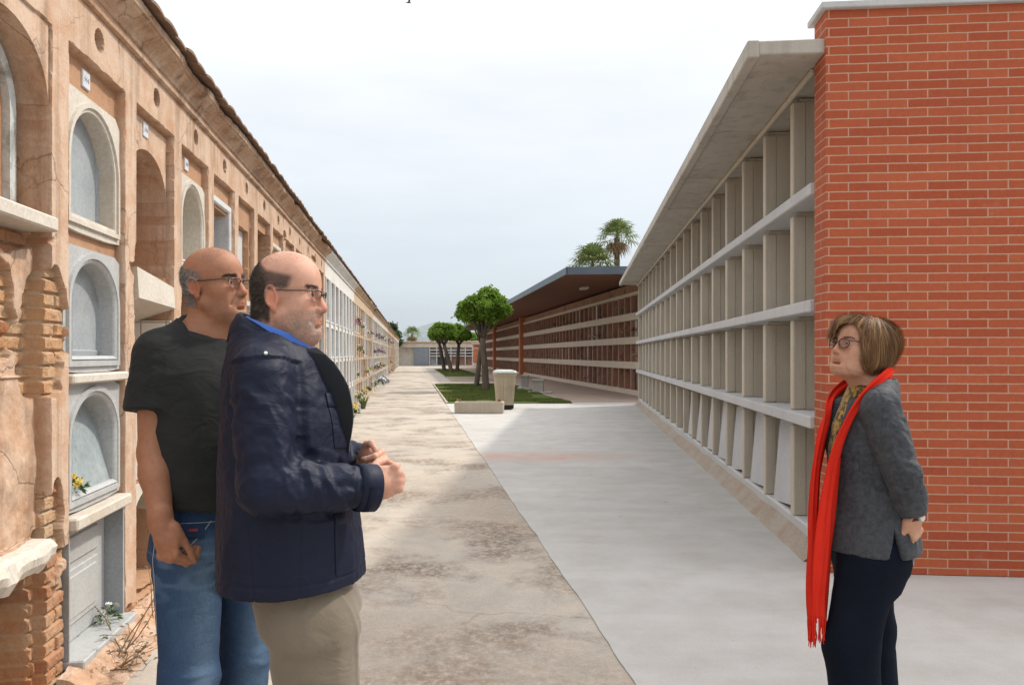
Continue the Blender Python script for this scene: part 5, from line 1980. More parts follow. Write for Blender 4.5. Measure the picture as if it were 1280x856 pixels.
def head(vx, fr, sc=1.0, P=None):
    """Skull, face and ears in head coordinates: x to the face, y left, z up, origin between the ear canals."""
    P = P or {}
    jw, fat, nose, chin = P.get("jaw", 1.0), P.get("fat", 0.0), P.get("nose", 1.0), P.get("chin", 0.0)
    A = lambda prim, k=.02, sub=False: vx.add(scaled(prim, sc), k * sc, fr, sub)

    def scaled(prim, s_):
        f, lo, hi = prim
        return (lambda X, Y, Z: f(X / s_, Y / s_, Z / s_) * s_), lo * s_, hi * s_
    A(f_ell((-.004, 0, .048), (.097, .076, .084)), .02)
    A(f_ell((-.036, 0, .035), (.066, .070, .072)), .03)
    A(f_ell((.040, 0, .052), (.055, .062, .056)), .03)
    A(f_ell((.036, 0, -.022), (.055, .061 * jw, .070)), .03)
    A(f_ell((.058, 0, -.045), (.038, .040, .042)), .025)
    for s in (1, -1):
        A(f_cone((-.004, s * .052 * jw, -.045), (.066, s * .020, -.086), .021, .018), .022)
        A(f_ell((.055, s * .043, -.014), (.030, .022, .022)), .022)
        A(f_cone((.083, s * .010, .031), (.062, s * .050, .029), .0125, .009), .014)
    A(f_ell((.080 + chin, 0, -.088), (.019, .024, .018)), .022)
    if fat:
        A(f_ell((.035, 0, -.098), (.050, .046, .026 * fat)), .03)
        for s in (1, -1):
            A(f_ell((.045, s * .045, -.055), (.034, .020 * fat, .036)), .03)
    for s in (1, -1):
        A(f_ell((.099, s * .032, .011), (.017, .019, .0125)), .014, True)
        A(f_ell((.077, s * .031, .0105), (.0145, .0155, .0145)), .006)
        A(f_ell((.092, s * .0315, .0090), (.010, .0130, .0036)), .002, True)
        A(f_cone((.0905, s * .018, .0175), (.078, s * .046, .0160), .0012, .0012), .004, True)
    # nose
    A(f_cone((.089, 0, .024), (.107 * 1, 0, -.018), .0085, .0115 * nose), .012)
    A(f_ell((.108, 0, -.0255), (.0130 * nose, .0115 * nose, .0100 * nose)), .010)
    for s in (1, -1):
        A(f_ell((.097, s * .0135, -.030), (.0125, .0075 * nose, .0085)), .007)
        A(f_ell((.103, s * .0065, -.0385), (.006, .004, .0035)), .004, True)
    # mouth
    A(f_ell((.080, 0, -.050), (.017, .030, .017)), .014)
    A(f_ell((.0905, 0, -.0530), (.0085, .022, .0050)), .006)
    A(f_ell((.0885, 0, -.0640), (.0085, .019, .0058)), .006)
    om = P.get("open", 0.0)
    for s in (1, -1):
        A(f_cone((.0970, 0, -.0582 - om * .3), (.0850, s * .0245, -.0603), .0012 + om * .5, .0009), .003, True)
        # nasolabial crease
        if P.get("crease", 1):
            A(f_cone((.0995, s * .0245, -.030), (.0835, s * .0400, -.060), .0018, .0014), .010, True)
    A(f_ell((.091, 0, -.0745), (.008, .020, .005)), .010, True)
    # ears
    for s in (1, -1):
        Re = np.array(Matrix.Rotation(R(s * -22), 3, "Z") @ Matrix.Rotation(R(-10), 3, "Y"))
        A(f_ell((-.020, s * .0775, .002), (.0165, .0050, .030), Re), .006)
        pts = []
        for q in range(12):
            a = R(-65 + 285 * q / 11)
            v = Re @ np.array((.0165 * math.cos(a) * (1.0 if math.sin(a) > -.3 else .75), s * .0045, .0305 * math.sin(a)))
            pts.append(np.array((-.020, s * .0785, .003)) + v)
        for p0, p1 in zip(pts[:-1], pts[1:]):
            A(f_cone(p0, p1, .0036, .0036), .003)
        A(f_ell((-.012, s * .0765, -.026), (.0085, .0055, .0095)), .006)
        A(f_ell((-.013, s * .084, -.001), (.0080, .0050, .0130)), .004, True)
        A(f_cone((-.004, s * .074, .004), (-.004, s * .0745, -.008), .0045, .0045), .005)


def hand(vx, fr, side, curls, thumb=(0.55, 0.62, -0.45), tcurl=(15, 25), spread=1.0, sc=1.0):
    """Palm, four jointed fingers and a thumb: x to the fingertips, z to the back of the hand."""
    A = lambda prim, k: vx.add(prim, k, fr)
    m = side
    A(f_ell((.046 * sc, 0, -.002), (.055 * sc, .040 * sc, .0155 * sc)), .014)
    A(f_cone((-.02, 0, 0), (.03 * sc, 0, -.001), .026 * sc, .024 * sc), .018)
    A(f_ell((.030 * sc, m * .026 * sc, -.012), (.032 * sc, .017 * sc, .014 * sc)), .012)
    A(f_ell((.030 * sc, -m * .026 * sc, -.009), (.034 * sc, .014 * sc, .014 * sc)), .012)
    for q, (y, L, r0) in enumerate(((.028, (.043, .026, .021), .0086), (.0095, (.047, .030, .022), .0088), (-.0095, (.043, .028, .022), .0084), (-.027, (.034, .021, .019), .0074))):
        p = np.array((.084 - .004 * abs(q - 1), m * y, .001)) * sc
        ang = 0.0
        az = m * y * 2.2 * spread
        A(f_ell(p + np.array((0, 0, .003)), np.array((.011, .0095, .009)) * sc), .008)
        for j in range(3):
            ang += R(curls[q][j] if hasattr(curls[0], "__len__") else curls[j])
            d = np.array((math.cos(ang) * math.cos(az), math.cos(ang) * math.sin(az), -math.sin(ang)))
            p2 = p + d * L[j] * sc
            A(f_cone(p, p2, (r0 - .0007 * j) * sc, (r0 - .0007 * (j + 1)) * sc), .003 if j else .007)
            p = p2
    p = np.array((.018, m * .030, -.010)) * sc
    d = np.array((thumb[0], m * thumb[1], thumb[2])); d /= np.linalg.norm(d)
    for j, (L, r0, r1) in enumerate(((.042, .0135, .0105), (.032, .0100, .0090), (.026, .0090, .0068))):
        if j:
            c_ = R(tcurl[j - 1])
            inward = np.array((.55, -m * .75, -.1)); inward -= d * (inward @ d); inward /= np.linalg.norm(inward)
            d = d * math.cos(c_) + inward * math.sin(c_)
        p2 = p + d * L * sc
        A(f_cone(p, p2, r0 * sc, r1 * sc), .010 if j == 0 else .003)
        p = p2


def axes_from(dirv, dorsal):
    x = np.array(dirv, float); x /= np.linalg.norm(x)
    z = np.array(dorsal, float); z -= x * (z @ x); z /= np.linalg.norm(z)
    y = np.cross(z, x)
    return np.stack([x, y, z], 1)


# ---- materials of skin, hair and cloth
def m_skin(name):
    k = NT(name)
    v = k.coord()
    col = k.attr("tint")
    n = k.noise(v, 75, 6, 0.68)
    n2 = k.noise(v, 420, 3, 0.6)
    nb = k.noise(v, 17, 4, 0.6)
    col = k.mix(0.38, col, k.ramp(n, [(0.3, (0.62, 0.48, 0.44)), (0.7, (1.0, 1.0, 1.0))]), "MULTIPLY")
    col = k.mix(0.35, col, k.ramp(nb, [(0.35, (0.80, 0.62, 0.55)), (0.65, (1.0, 1.0, 1.0))]), "MULTIPLY")
    h = k.math("ADD", k.math("MULTIPLY", n, 0.5), n2)
    k.fin(col, 0.58, k.bump(h, 0.36, 0.0015), spec=0.25)
    k.b.inputs["Subsurface Weight"].default_value = 0.06
    k.b.inputs["Subsurface Radius"].default_value = (0.012, 0.005, 0.003)
    k.b.inputs["Subsurface Scale"].default_value = 0.6
    return k.m


M_SKIN = m_skin("skin")


def m_hair(name):
    k = NT(name)
    col = k.attr("tint")
    return k.fin(col, 0.55, spec=0.22)


M_HAIR = m_hair("hair")


def m_cloth(name, c1, c2, weave=900, rough=0.9, bump=0.15, fold=0.0, spec=0.2, sheen=0.2, patt=None, wscale=(1, 1, 1)):
    k = NT(name)
    v = k.coord()
    n1 = k.noise(v, 6, 5, 0.6)
    nw = k.noise(k.coord(scale=wscale), weave, 2, 0.5)
    col = k.mix(k.ramp(n1, [(0.3, 0), (0.7, 1)]), c1, c2)
    if patt:
        npn = k.noise(v, patt[0], 7, 0.68, 0.8)
        col = k.mix(k.ramp(npn, [(patt[1], 0.0), (patt[2], 1.0)]), col, patt[3])
    col = k.mix(0.3, col, k.ramp(nw, [(0.3, 0.55), (0.7, 1.0)]), "MULTIPLY")
    b = k.bump(nw, bump, 0.001)
    if fold:
        nf = k.noise(k.coord(scale=(1, 1, 1.6)), 11, 4, 0.5, 0.9)
        rg = k.math("ABSOLUTE", k.math("SUBTRACT", nf, 0.5))
        b = k.bump(k.math("SUBTRACT", 0.5, rg), fold, 0.020, b)
    k.fin(col, rough, b, spec=spec)
    k.b.inputs["Sheen Weight"].default_value = sheen
    return k.m


M_TSHIRT = m_cloth("charcoal_jersey", (0.0215, 0.0220, 0.0222), (0.029, 0.0295, 0.0295), 1100, 0.95, 0.12, 0.36, spec=0.1, sheen=0.05)
M_NAVY = m_cloth("navy_nylon", (0.0042, 0.0070, 0.021), (0.006, 0.0098, 0.028), 1400, 0.58, 0.06, 0.28, spec=0.22, sheen=0.0)
M_NAVYIN = m_cloth("black_lining", (0.004, 0.005, 0.008), (0.006, 0.007, 0.011), 900, 0.7, 0.06)
M_BLUESHIRT = m_cloth("blue_shirt", (0.055, 0.145, 0.50), (0.07, 0.17, 0.55), 1300, 0.8, 0.08, 0.1)
M_KHAKI = m_cloth("khaki_twill", (0.150, 0.122, 0.088), (0.185, 0.152, 0.112), 1200, 0.88, 0.12, 0.35, wscale=(1, 1, .4))
M_VELVET = m_cloth("grey_velvet", (0.026, 0.028, 0.033), (0.050, 0.053, 0.060), 700, 0.72, 0.2, 0.45, sheen=0.05, patt=(55, .40, .82, (0.082, 0.087, 0.096)))
M_TROUSER = m_cloth("dark_navy_trousers", (0.0050, 0.0072, 0.0135), (0.0075, 0.0105, 0.0185), 1200, 0.9, 0.1, 0.25, spec=0.08, sheen=0.0)
M_RED = m_cloth("red_wool", (0.62, 0.026, 0.014), (0.70, 0.036, 0.020), 800, 0.95, 0.3, 0.12, spec=0.05, sheen=0.0, wscale=(1, 1, .5))
M_BLOUSE = m_cloth("mustard_print", (0.34, 0.20, 0.035), (0.42, 0.27, 0.05), 700, 0.8, 0.1, 0.2, patt=(38, .48, .56, (0.05, 0.035, 0.02)))
M_BLACKSHOE = mottled("black_leather", (0.012, 0.012, 0.012), (0.02, 0.02, 0.02), 9, 70, .1, .002, rough=.4, spec=.5)
M_BROWNSHOE = mottled("brown_leather", (0.10, 0.05, 0.025), (0.13, 0.07, 0.035), 9, 70, .1, .002, rough=.45, spec=.5)


def m_denim():
    k = NT("denim")
    v = k.coord()
    fade = k.attr("fade", "Fac")
    n1 = k.noise(v, 9, 6, 0.65)
    tw = k.n("ShaderNodeTexWave", wave_type="BANDS", bands_direction="DIAGONAL")
    tw.inputs["Scale"].default_value = 260
    tw.inputs["Distortion"].default_value = 1.5
    k.l(v, tw.inputs["Vector"])
    vs = k.coord(scale=(1, 1, .12))
    nv = k.noise(vs, 420, 3, 0.6)
    col = k.mix(k.ramp(n1, [(0.3, 0), (0.7, 1)]), (0.022, 0.049, 0.108), (0.034, 0.070, 0.145))
    col = k.mix(fade, col, (0.15, 0.24, 0.36))
    col = k.mix(0.45, col, k.ramp(nv, [(0.3, 0.5), (0.7, 1.15)]), "MULTIPLY")
    nf = k.noise(k.coord(scale=(1, 1, 1.8)), 18, 5, 0.55, 1.0)
    b = k.bump(nv, 0.25, 0.001)
    return k.fin(col, 0.88, k.bump(nf, 0.35, 0.010, b), spec=0.2)


M_DENIM = m_denim()
M_METALD = mottled("dark_metal", (0.03, 0.03, 0.032), (0.045, 0.045, 0.045), 20, 80, 0, .001, rough=.3, spec=.6)
M_SHELLFR = mottled("tortoise_frame", (0.025, 0.012, 0.010), (0.06, 0.025, 0.018), 60, 80, 0, .001, rough=.25, spec=.5)
M_STITCH = m_flat("pale_stitching", (0.42, 0.44, 0.46))
M_REDPATCH = m_flat("red_patch", (0.42, 0.05, 0.05))
M_STEEL = mottled("brushed_steel", (0.55, 0.53, 0.48), (0.62, 0.60, 0.55), 20, 80, 0, .001, rough=.3, spec=.6)


def m_lens():
    k = NT("spectacle_lens")
    tr = k.n("ShaderNodeBsdfTransparent")
    tr.inputs[0].default_value = (0.95, 0.955, 0.96, 1)
    gl = k.n("ShaderNodeBsdfGlossy")
    gl.inputs["Roughness"].default_value = 0.05
    mx = k.n("ShaderNodeMixShader")
    fr = k.n("ShaderNodeFresnel")
    fr.inputs[0].default_value = 1.45
    k.l(fr.outputs[0], mx.inputs[0])
    k.l(tr.outputs[0], mx.inputs[1])
    k.l(gl.outputs[0], mx.inputs[2])
    k.l(mx.outputs[0], k.out.inputs[0])
    return k.m


M_LENS = m_lens()


def m_eye():
    k = NT("eye")
    tc = k.n("ShaderNodeTexCoord")
    sp = k.n("ShaderNodeSeparateXYZ")
    k.l(tc.outputs["Object"], sp.inputs[0])
    rr = k.math("SQRT", k.math("ADD", k.math("POWER", sp.outputs[1], 2.0), k.math("POWER", sp.outputs[2], 2.0)))
    rr = k.math("MULTIPLY", rr, 60.0)
    col = k.ramp(rr, [(0.0, (0.008, 0.006, 0.005)), (0.13, (0.008, 0.006, 0.005)), (0.16, (0.05, 0.025, 0.013)), (0.33, (0.035, 0.018, 0.010)), (0.37, (0.42, 0.36, 0.33)), (0.72, (0.45, 0.36, 0.33))])
    return k.fin(col, 0.12, spec=0.5)


M_EYE = m_eye()


def eyes(parent, fr, sc, look=0.0):
    for s in (1, -1):
        V, F = [], []
        nu_, nv_ = 16, 10
        for j in range(nv_ + 1):
            th = math.pi * j / nv_
            for i in range(nu_):
                ph = 2 * math.pi * i / nu_
                V.append((math.cos(th) * .0124, math.sin(th) * math.cos(ph) * .0124, math.sin(th) * math.sin(ph) * .0124))
        for j in range(nv_):
            for i in range(nu_):
                F.append((j * nu_ + i, j * nu_ + (i + 1) % nu_, (j + 1) * nu_ + (i + 1) % nu_, (j + 1) * nu_ + i))
        o = np_mesh("eye", np.array(V) * sc, np.array(F), M_EYE, parent, smooth=True)
        o.location = fr.out(np.array([.0775, s * .031, .0105]) * sc)
        o.rotation_euler = Matrix([list(r_) for r_ in fr.R]).to_euler()


def spectacles(parent, fr, sc, m, w=.050, h=.032, rim=.0011, bottom=True, tmp=1.1, zc=.008, xc=.109, temple_z=.020, rnd_=2.6):
    g = MB()
    T = lambda x, y, z: Vector(fr.out(np.array([x, y, z]) * sc))
    ln = MB()
    for s in (1, -1):
        P = []
        for i in range(28):
            a = 2 * math.pi * i / 28
            c_, s_ = math.cos(a), math.sin(a)
            y = w / 2 * math.copysign(abs(c_) ** (2 / rnd_), c_)
            z = h / 2 * math.copysign(abs(s_) ** (2 / rnd_), s_)
            P.append(T(xc - 0.012 * ((y * s + .030) / .055) ** 2 * 1.0 + z * .08, s * .0335 + y, zc + z))
        b = len(ln.v)
        cen = sum(P, Vector()) / len(P)
        ln.add(P, [tuple(range(28))])
        Q = P + [P[0]]
        if not bottom:
            Q = P[0:15]
        g.tube(Q, rim * sc, 6, cap=not bottom)
        g.tube([T(xc - .010, s * (.0335 + w / 2), temple_z - .002), T(xc - .017, s * .0668, temple_z - .001), T(xc - .028, s * .0715, temple_z), T(.02, s * .0775, temple_z + .001), T(-.016, s * .0795, temple_z + .004),
                T(-.030, s * .0775, .010), T(-.036, s * .0745, -.012)], rim * tmp * sc, 6)
        g.tube([T(xc - .001, s * .010, zc - .002), T(xc - .012, s * .0095, zc - .008)], rim * .7 * sc, 5)
    g.tube([T(xc - .0025, .0335 - w / 2, zc + .004), T(xc + .003, 0, zc + .008), T(xc - .0025, -.0335 + w / 2, zc + .004)], rim * sc, 6)
    o = g.build("glasses", m, parent, smooth=True)
    ln.build("lens", M_LENS, o)
    return o


def strands(name, P, D, L, w, col, parent, segs=3, droop=0.0, rs=None, curl=0.3):
    """Tapered hair blades from roots P along D."""
    n = len(P)
    rs = rs or np.random.RandomState(1)
    sd = np.cross(D, rs.randn(n, 3)); sd /= np.linalg.norm(sd, axis=1)[:, None] + 1e-9
    pts = [P]
    d = D.copy()
    for k in range(segs):
        d = d + curl * rs.randn(n, 3) * .25 + np.array([0, 0, -droop])
        d /= np.linalg.norm(d, axis=1)[:, None]
        pts.append(pts[-1] + d * (L / segs)[:, None])
    V = np.zeros((n, (segs + 1) * 2, 3))
    for k, p in enumerate(pts):
        ww = w * (1 - .8 * k / segs)
        V[:, 2 * k] = p - sd * ww
        V[:, 2 * k + 1] = p + sd * ww
    F = []
    base = (np.arange(n) * (segs + 1) * 2)[:, None]
    for k in range(segs):
        F.append(base + np.array([[2 * k, 2 * k + 1, 2 * k + 3, 2 * k + 2]]))
    C = np.repeat(col, (segs + 1) * 2, 0)
    return np_mesh(name, V.reshape(-1, 3), np.concatenate(F), M_HAIR, parent, smooth=True, attrs={"tint": C})


def skin_tint(V, fr, sc, base, P):
    """Colour of the skin itself: lips, ears, flushed nose and cheeks, stubble, shaven or thin hair roots."""
    n = len(V)
    C = np.repeat(np.array([base], float), n, 0)
    X, Y, Z = fr.loc(V[:, 0], V[:, 1], V[:, 2])
    X, Y, Z = X / sc, Y / sc, Z / sc
    inh = (Z > -.13) & (np.abs(Y) < .1) & (np.abs(X) < .15)

    def blend(mask, c, a):
        m = (mask * a * inh)[:, None]
        C[:] = C * (1 - m) + np.array(c) * m
    red = np.array(base) * np.array(P.get("flush", (1.05, .74, .68)))
    blend(np.exp(-((X - .112) ** 2 + Y ** 2 + (Z + .022) ** 2) / .018 ** 2), red, .8)
    blend(np.exp(-((np.abs(Y) - .082) ** 2 / .012 ** 2 + (X + .018) ** 2 / .03 ** 2 + (Z) ** 2 / .04 ** 2)), red, .9)
    blend(np.exp(-((np.abs(Y) - .045) ** 2 / .02 ** 2 + (X - .07) ** 2 / .03 ** 2 + (Z + .02) ** 2 / .02 ** 2)), red, .55)
    lips = np.exp(-((Z + .058) ** 2 / .0085 ** 2)) * sstep(.027, .02, np.abs(Y)) * sstep(.082, .087, X)
    blend(lips, np.array(base) * np.array((.92, .60, .57)), .7)
    blend(np.exp(-((X - .092) ** 2 / .015 ** 2 + (np.abs(Y) - .031) ** 2 / .018 ** 2 + (Z - .004) ** 2 / .012 ** 2)), np.array(base) * np.array((.80, .68, .66)), .5)
    if "stubble" in P:
        col, amt = P["stubble"]
        reg = sstep(-.020, -.036, Z - .22 * (X - .075) * (X < .075)) * sstep(-.004, .014, X) * sstep(-.125, -.10, Z)
        reg = reg * (1 - .85 * np.clip(lips * 1.4, 0, 1))
        sp = vnoise(V[:, 0], V[:, 1], V[:, 2], 300.0)
        big = fbm(V[:, 0], V[:, 1], V[:, 2], 38.0, 3)
        blend(reg * sstep(.18, .80, sp * .4 + big * .6), col, amt)
    if "scalp" in P:
        blend(P["scalp"](X, Y, Z), P["scalpcol"], P.get("scalpamt", .8))
    return C


def scatter(V, F, N, mask, n, rs):
    """Random surface points where mask(vertex) is high."""
    wf = mask[F].min(1)
    A = np.linalg.norm(np.cross(V[F[:, 2]] - V[F[:, 0]], V[F[:, 3]] - V[F[:, 1]]), axis=1) * .5 * wf
    if A.sum() <= 0:
        return np.zeros((0, 3)), np.zeros((0, 3)), np.zeros(0, int)
    q = rs.choice(len(F), n, p=A / A.sum())
    u, v = rs.rand(n, 1), rs.rand(n, 1)
    f = F[q]
    P = (V[f[:, 0]] * (1 - u) + V[f[:, 1]] * u) * (1 - v) + (V[f[:, 3]] * (1 - u) + V[f[:, 2]] * u) * v
    return P, N[f[:, 0]], f[:, 0]


def ridged(V, sx, sy, sz, off, oct=2):
    n = fbm(V[:, 0] * sx, V[:, 1] * sy, V[:, 2] * sz, 1.0, oct, off)
    return 1 - np.abs(2 * n - 1) * 2


def limb_coords(V, a, b):
    a, b = np.array(a), np.array(b)
    d = b - a
    L = np.linalg.norm(d); d = d / L
    q = V - a
    t = q @ d
    r = np.linalg.norm(q - t[:, None] * d, axis=1)
    x = np.cross(d, [0.1, .2, 1.0]); x /= np.linalg.norm(x)
    y = np.cross(d, x)
    return t / L, r, np.arctan2(q @ y, q @ x), L


def sleeve_folds(V, a, b, rad, off, amp=.005, freq=34, lo=0.0, hi=1.0):
    """Creases that run round a sleeve, strongest between lo and hi."""
    t, r, an, L = limb_coords(V, a, b)
    w = sstep(lo - .12, lo + .12, t) * sstep(hi + .12, hi - .12, t) * sstep(rad * 1.6, rad * 1.2, r)
    x = t * L + .018 * np.sin(an + off) + .012 * np.sin(2 * an + off * 2)
    n = fbm(x * freq, np.cos(an) * 1.3, np.sin(an) * 1.3, 1.0, 2, off)
    return w * amp * (1 - np.abs(2 * n - 1) * 2.2)


def garment(name, vx, mat, parent, disp=None, attrs=None, rel=1):
    V, F = vx.mesh()
    V = relax(V, F, rel, .5)
    N = vnormals(V, F)
    if disp is not None:
        V = V + N * disp(V, N)[:, None]
    at = attrs(V, N) if attrs else None
    return np_mesh(name, V, F, mat, parent, smooth=True, attrs=at), V, F

# ================================================================== man in the navy jacket
def man_jacket():
    ro = empty("person", (-0.60, 2.06, 0.0), R(3), "balding man with stubble and glasses in navy jacket and khaki trousers, hands clasped", "person")
    H = Frame((.010, 0.0, 1.592), rotm(-7, 1), .862)
    hs = .985
    shR, elR, wrR = (-.010, -.195, 1.405), (.020, -.245, 1.140), (.232, -.128, 1.120)
    shL, elL, wrL = (-.010, .195, 1.405), (.010, .250, 1.140), (.205, .065, 1.155)
    vx = Vox(axis((-.24, -.12, .006), (-.12, .14, .0026), (.14, .36, .0026)), axis((-.32, -.17, .006), (-.17, .13, .0026), (.13, .32, .006)),
             axis((0.0, 1.06, .010), (1.06, 1.22, .0026), (1.22, 1.46, .005), (1.46, 1.74, .0024)))
    vx.add(f_loft([(.80, .055, 0, .10, .145), (.95, .03, 0, .12, .155), (1.1, .01, 0, .15, .17), (1.3, 0, 0, .12, .17), (1.40, -.01, 0, .10, .17), (1.46, -.02, 0, .07, .12)]), .03)
    for s in (1, -1):
        vx.add(f_cone((.045, s * .085, .85), (.06, s * .10, .47), .065, .045), .03)
        vx.add(f_cone((.06, s * .10, .47), (.02, s * .11, .08), .045, .034), .02)
        vx.add(f_cone((.0, s * .11, .045), (.14, s * .125, .035), .034, .03), .02)
    for sh, el, wr in ((shR, elR, wrR), (shL, elL, wrL)):
        vx.add(f_cone(sh, el, .055, .042), .03)
        vx.add(f_cone(el, wr, .042, .030), .02)
    vx.add(f_cone((-.030, 0, 1.43), (-.022, 0, 1.56), .066, .060), .03)
    vx.add(f_cone((.015, 0, 1.46), (.02, 0, 1.52), .045, .045), .03)
    head(vx, H, hs, {"jaw": 1.05, "fat": 1.0, "nose": 1.08})
    hand(vx, Frame(wrR, axes_from((.90, .30, .22), (.25, -.95, .15))), 1, [(70, 88, 55), (72, 90, 55), (74, 88, 55), (76, 84, 55)], thumb=(.62, .42, -.62), tcurl=(25, 40))
    hand(vx, Frame((wrL[0] + .005, wrL[1] - .02, wrL[2]), axes_from((.62, -.75, .12), (.75, .60, .25))), -1, [(55, 85, 55)] * 4, thumb=(.72, .62, -.1), tcurl=(35, 55))
    V, F = vx.mesh()
    V = relax(V, F, 1, .4)
    N = vnormals(V, F)
    X, Y, Z = [c / hs for c in H.loc(V[:, 0], V[:, 1], V[:, 2])]

    def hairmask(X, Y, Z):
        # horseshoe of hair round the sides and back, bald crown
        top = .072 + .012 * np.clip((X + .02) / -.06, -1, 1) + .030 * sstep(-.03, -.09, X)
        front = sstep(.042, .018, X + .35 * np.maximum(0, .02 - Z) * (X > -.01) - .5 * np.clip(Z - .03, 0, .05))
        earz = sstep(.020, .034, Z) + sstep(-.022, -.036, X)
        low = sstep(-.062, -.045, Z + .25 * np.clip(X + .06, 0, 1))
        return np.clip(sstep(top + .008, top - .008, Z) * front * np.clip(earz, 0, 1) * low * (np.abs(Y) > -1), 0, 1) * (1 - np.exp(-((np.abs(Y) - .084) ** 2 / .006 ** 2 + (X + .02) ** 2 / .02 ** 2 + (Z) ** 2 / .034 ** 2)))
    body_tint = skin_tint(V, H, hs, (.56, .325, .235), {"flush": (1.05, .70, .62), "stubble": ((.25, .20, .17), .88), "scalp": lambda a, b, c: hairmask(a, b, c), "scalpcol": (.060, .045, .036), "scalpamt": .9})
    b = np_mesh("body", V, F, M_SKIN, ro, smooth=True, attrs={"tint": body_tint})
    rs = np.random.RandomState(5)
    inh = (Z > -.1) & (np.abs(X) < .14)
    m = hairmask(X, Y, Z) * inh
    Pp, Nn, iv = scatter(V, F, N, m, 22000, rs)
    xl = H.loc(Pp[:, 0], Pp[:, 1], Pp[:, 2])[0]
    comb = H.R @ np.array([-.75, 0, -.65])
    Dd = Nn * .10 + comb + .12 * rs.randn(len(Pp), 3)
    Dd /= np.linalg.norm(Dd, axis=1)[:, None]
    g = rs.rand(len(Pp), 1)
    frontgrey = sstep(.0, .03, xl)[:, None]
    col = np.array([[.030, .021, .016]]) + g * np.array([[.045, .035, .028]]) + (rs.rand(len(Pp), 1) < .12 + .3 * frontgrey) * np.array([[.16, .15, .14]])
    strands("hair", Pp - Nn * .001, Dd, .006 + .007 * rs.rand(len(Pp)), .00040, col, ro, rs=rs)
    # thin wisps over the crown
    m2 = inh * sstep(.07, .09, Z) * sstep(.06, .0, X)
    Pp, Nn, iv = scatter(V, F, N, m2.astype(float), 160, rs)
    Dd = Nn * .35 + H.R @ np.array([-.4, .1, .2]) + .3 * rs.randn(len(Pp), 3)
    Dd /= np.linalg.norm(Dd, axis=1)[:, None]
    strands("thin_hair", Pp, Dd, .008 + .010 * rs.rand(len(Pp)), .0003, np.repeat([[.12, .09, .07]], len(Pp), 0), ro, rs=rs)
    mb_ = inh * sstep(.078, .083, X) * np.exp(-((Z - .032 - .12 * (np.abs(Y) - .02) * (np.abs(Y) < .04) + .3 * np.clip(np.abs(Y) - .04, 0, 1)) ** 2) / .0034 ** 2) * sstep(.008, .014, np.abs(Y)) * sstep(.056, .050, np.abs(Y))
    mb_ += inh * (X > .05) * np.exp(-((Z - .034) ** 2) / .0034 ** 2) * sstep(.040, .044, np.abs(Y)) * sstep(.058, .054, np.abs(Y))
    Pp, Nn, iv = scatter(V, F, N, np.clip(mb_, 0, 1), 600, rs)
    Dd = Nn * .5 + (H.R @ np.stack([np.full(len(Pp), -.3), np.sign(H.loc(Pp[:, 0], Pp[:, 1], Pp[:, 2])[1]) * .9, np.full(len(Pp), .15)])).T + .2 * rs.randn(len(Pp), 3)
    Dd /= np.linalg.norm(Dd, axis=1)[:, None]
    strands("eyebrows", Pp, Dd, .005 + .004 * rs.rand(len(Pp)), .00045, np.array([[.10, .075, .06]]) + .08 * rs.rand(len(Pp), 1), ro, rs=rs)
    # stubble
    st = inh * sstep(-.030, -.042, Z - .22 * (X - .075) * (X < .075)) * sstep(.005, .02, X) * (1 - np.exp(-((Z + .058) ** 2) / .009 ** 2) * (np.abs(Y) < .025))
    Pp, Nn, iv = scatter(V, F, N, np.clip(st, 0, 1), 3200, rs)
    Dd = Nn * .8 + np.array([0, 0, -.5]) + .2 * rs.randn(len(Pp), 3); Dd /= np.linalg.norm(Dd, axis=1)[:, None]
    g = (rs.rand(len(Pp), 1) < .6)
    strands("stubble", Pp, Dd, .0014 + .0010 * rs.rand(len(Pp)), .00016, np.where(g, [[.42, .39, .36]], [[.13, .095, .075]]), ro, segs=1, rs=rs)
    eyes(ro, H, hs)
    spectacles(ro, H, hs, M_METALD, w=.050, h=.027, bottom=False, rim=.0017, rnd_=4.0)
    # --- jacket
    jx = Vox(axis((-.25, .35, .0042)), axis((-.34, .34, .0045)), axis((.845, 1.60, .0042)))
    prof = [(.83, .026, 0, .178, .216), (.93, .021, 0, .174, .212), (1.03, .014, 0, .168, .206), (1.165, .010, 0, .162, .192), (1.28, .002, 0, .150, .184), (1.366, -.008, 0, .134, .178),
            (1.43, -.018, 0, .116, .168), (1.47, -.034, 0, .100, .134), (1.505, -.038, 0, .086, .100), (1.54, -.040, 0, .074, .080)]
    jx.add(f_loft(prof, 2.25, caps=False), .0, pad=.05)
    for s in (1, -1):
        jx.add(f_cone((-.028, s * .070, 1.452), (-.014, s * .170, 1.406), .042, .058), .045)
    for sh, el, wr, yy in ((shR, elR, wrR, -1), (shL, elL, wrL, 1)):
        sh2 = (sh[0], sh[1] - yy * .004, sh[2] - .012)
        jx.add(f_cone(sh2, el, .070, .063), .026)
        jx.add(f_cone(el, np.array(wr) * .94 + np.array(el) * .06, .066, .050), .018)
    # trim hem, neck and cuffs
    a, X_, Y_, Z_ = jx.sl((-1, -1, 0), (1, 1, 2))
    jx.D = np.maximum(jx.D, (.868 + .012 * np.cos(Y_ * 9) * 0 - Z_ - .0 * X_).astype(np.float32))
    jx.D = np.maximum(jx.D, (Z_ - (1.508 - .42 * (X_ + .05)) - 2.5 * np.maximum(np.abs(Y_) - .10, 0)).astype(np.float32) * .7)
    # opening for the neck, sloping to the front
    jx.add(f_cone((-.03, 0, 1.50), (.075, 0, 1.62), .062, .10), .004, sub=True)
    jx.add(f_cone((.07, 0, 1.46), (.16, 0, 1.50), .035, .05), .006, sub=True)
    fw = np.array(wrR) - np.array(elR); fw /= np.linalg.norm(fw)
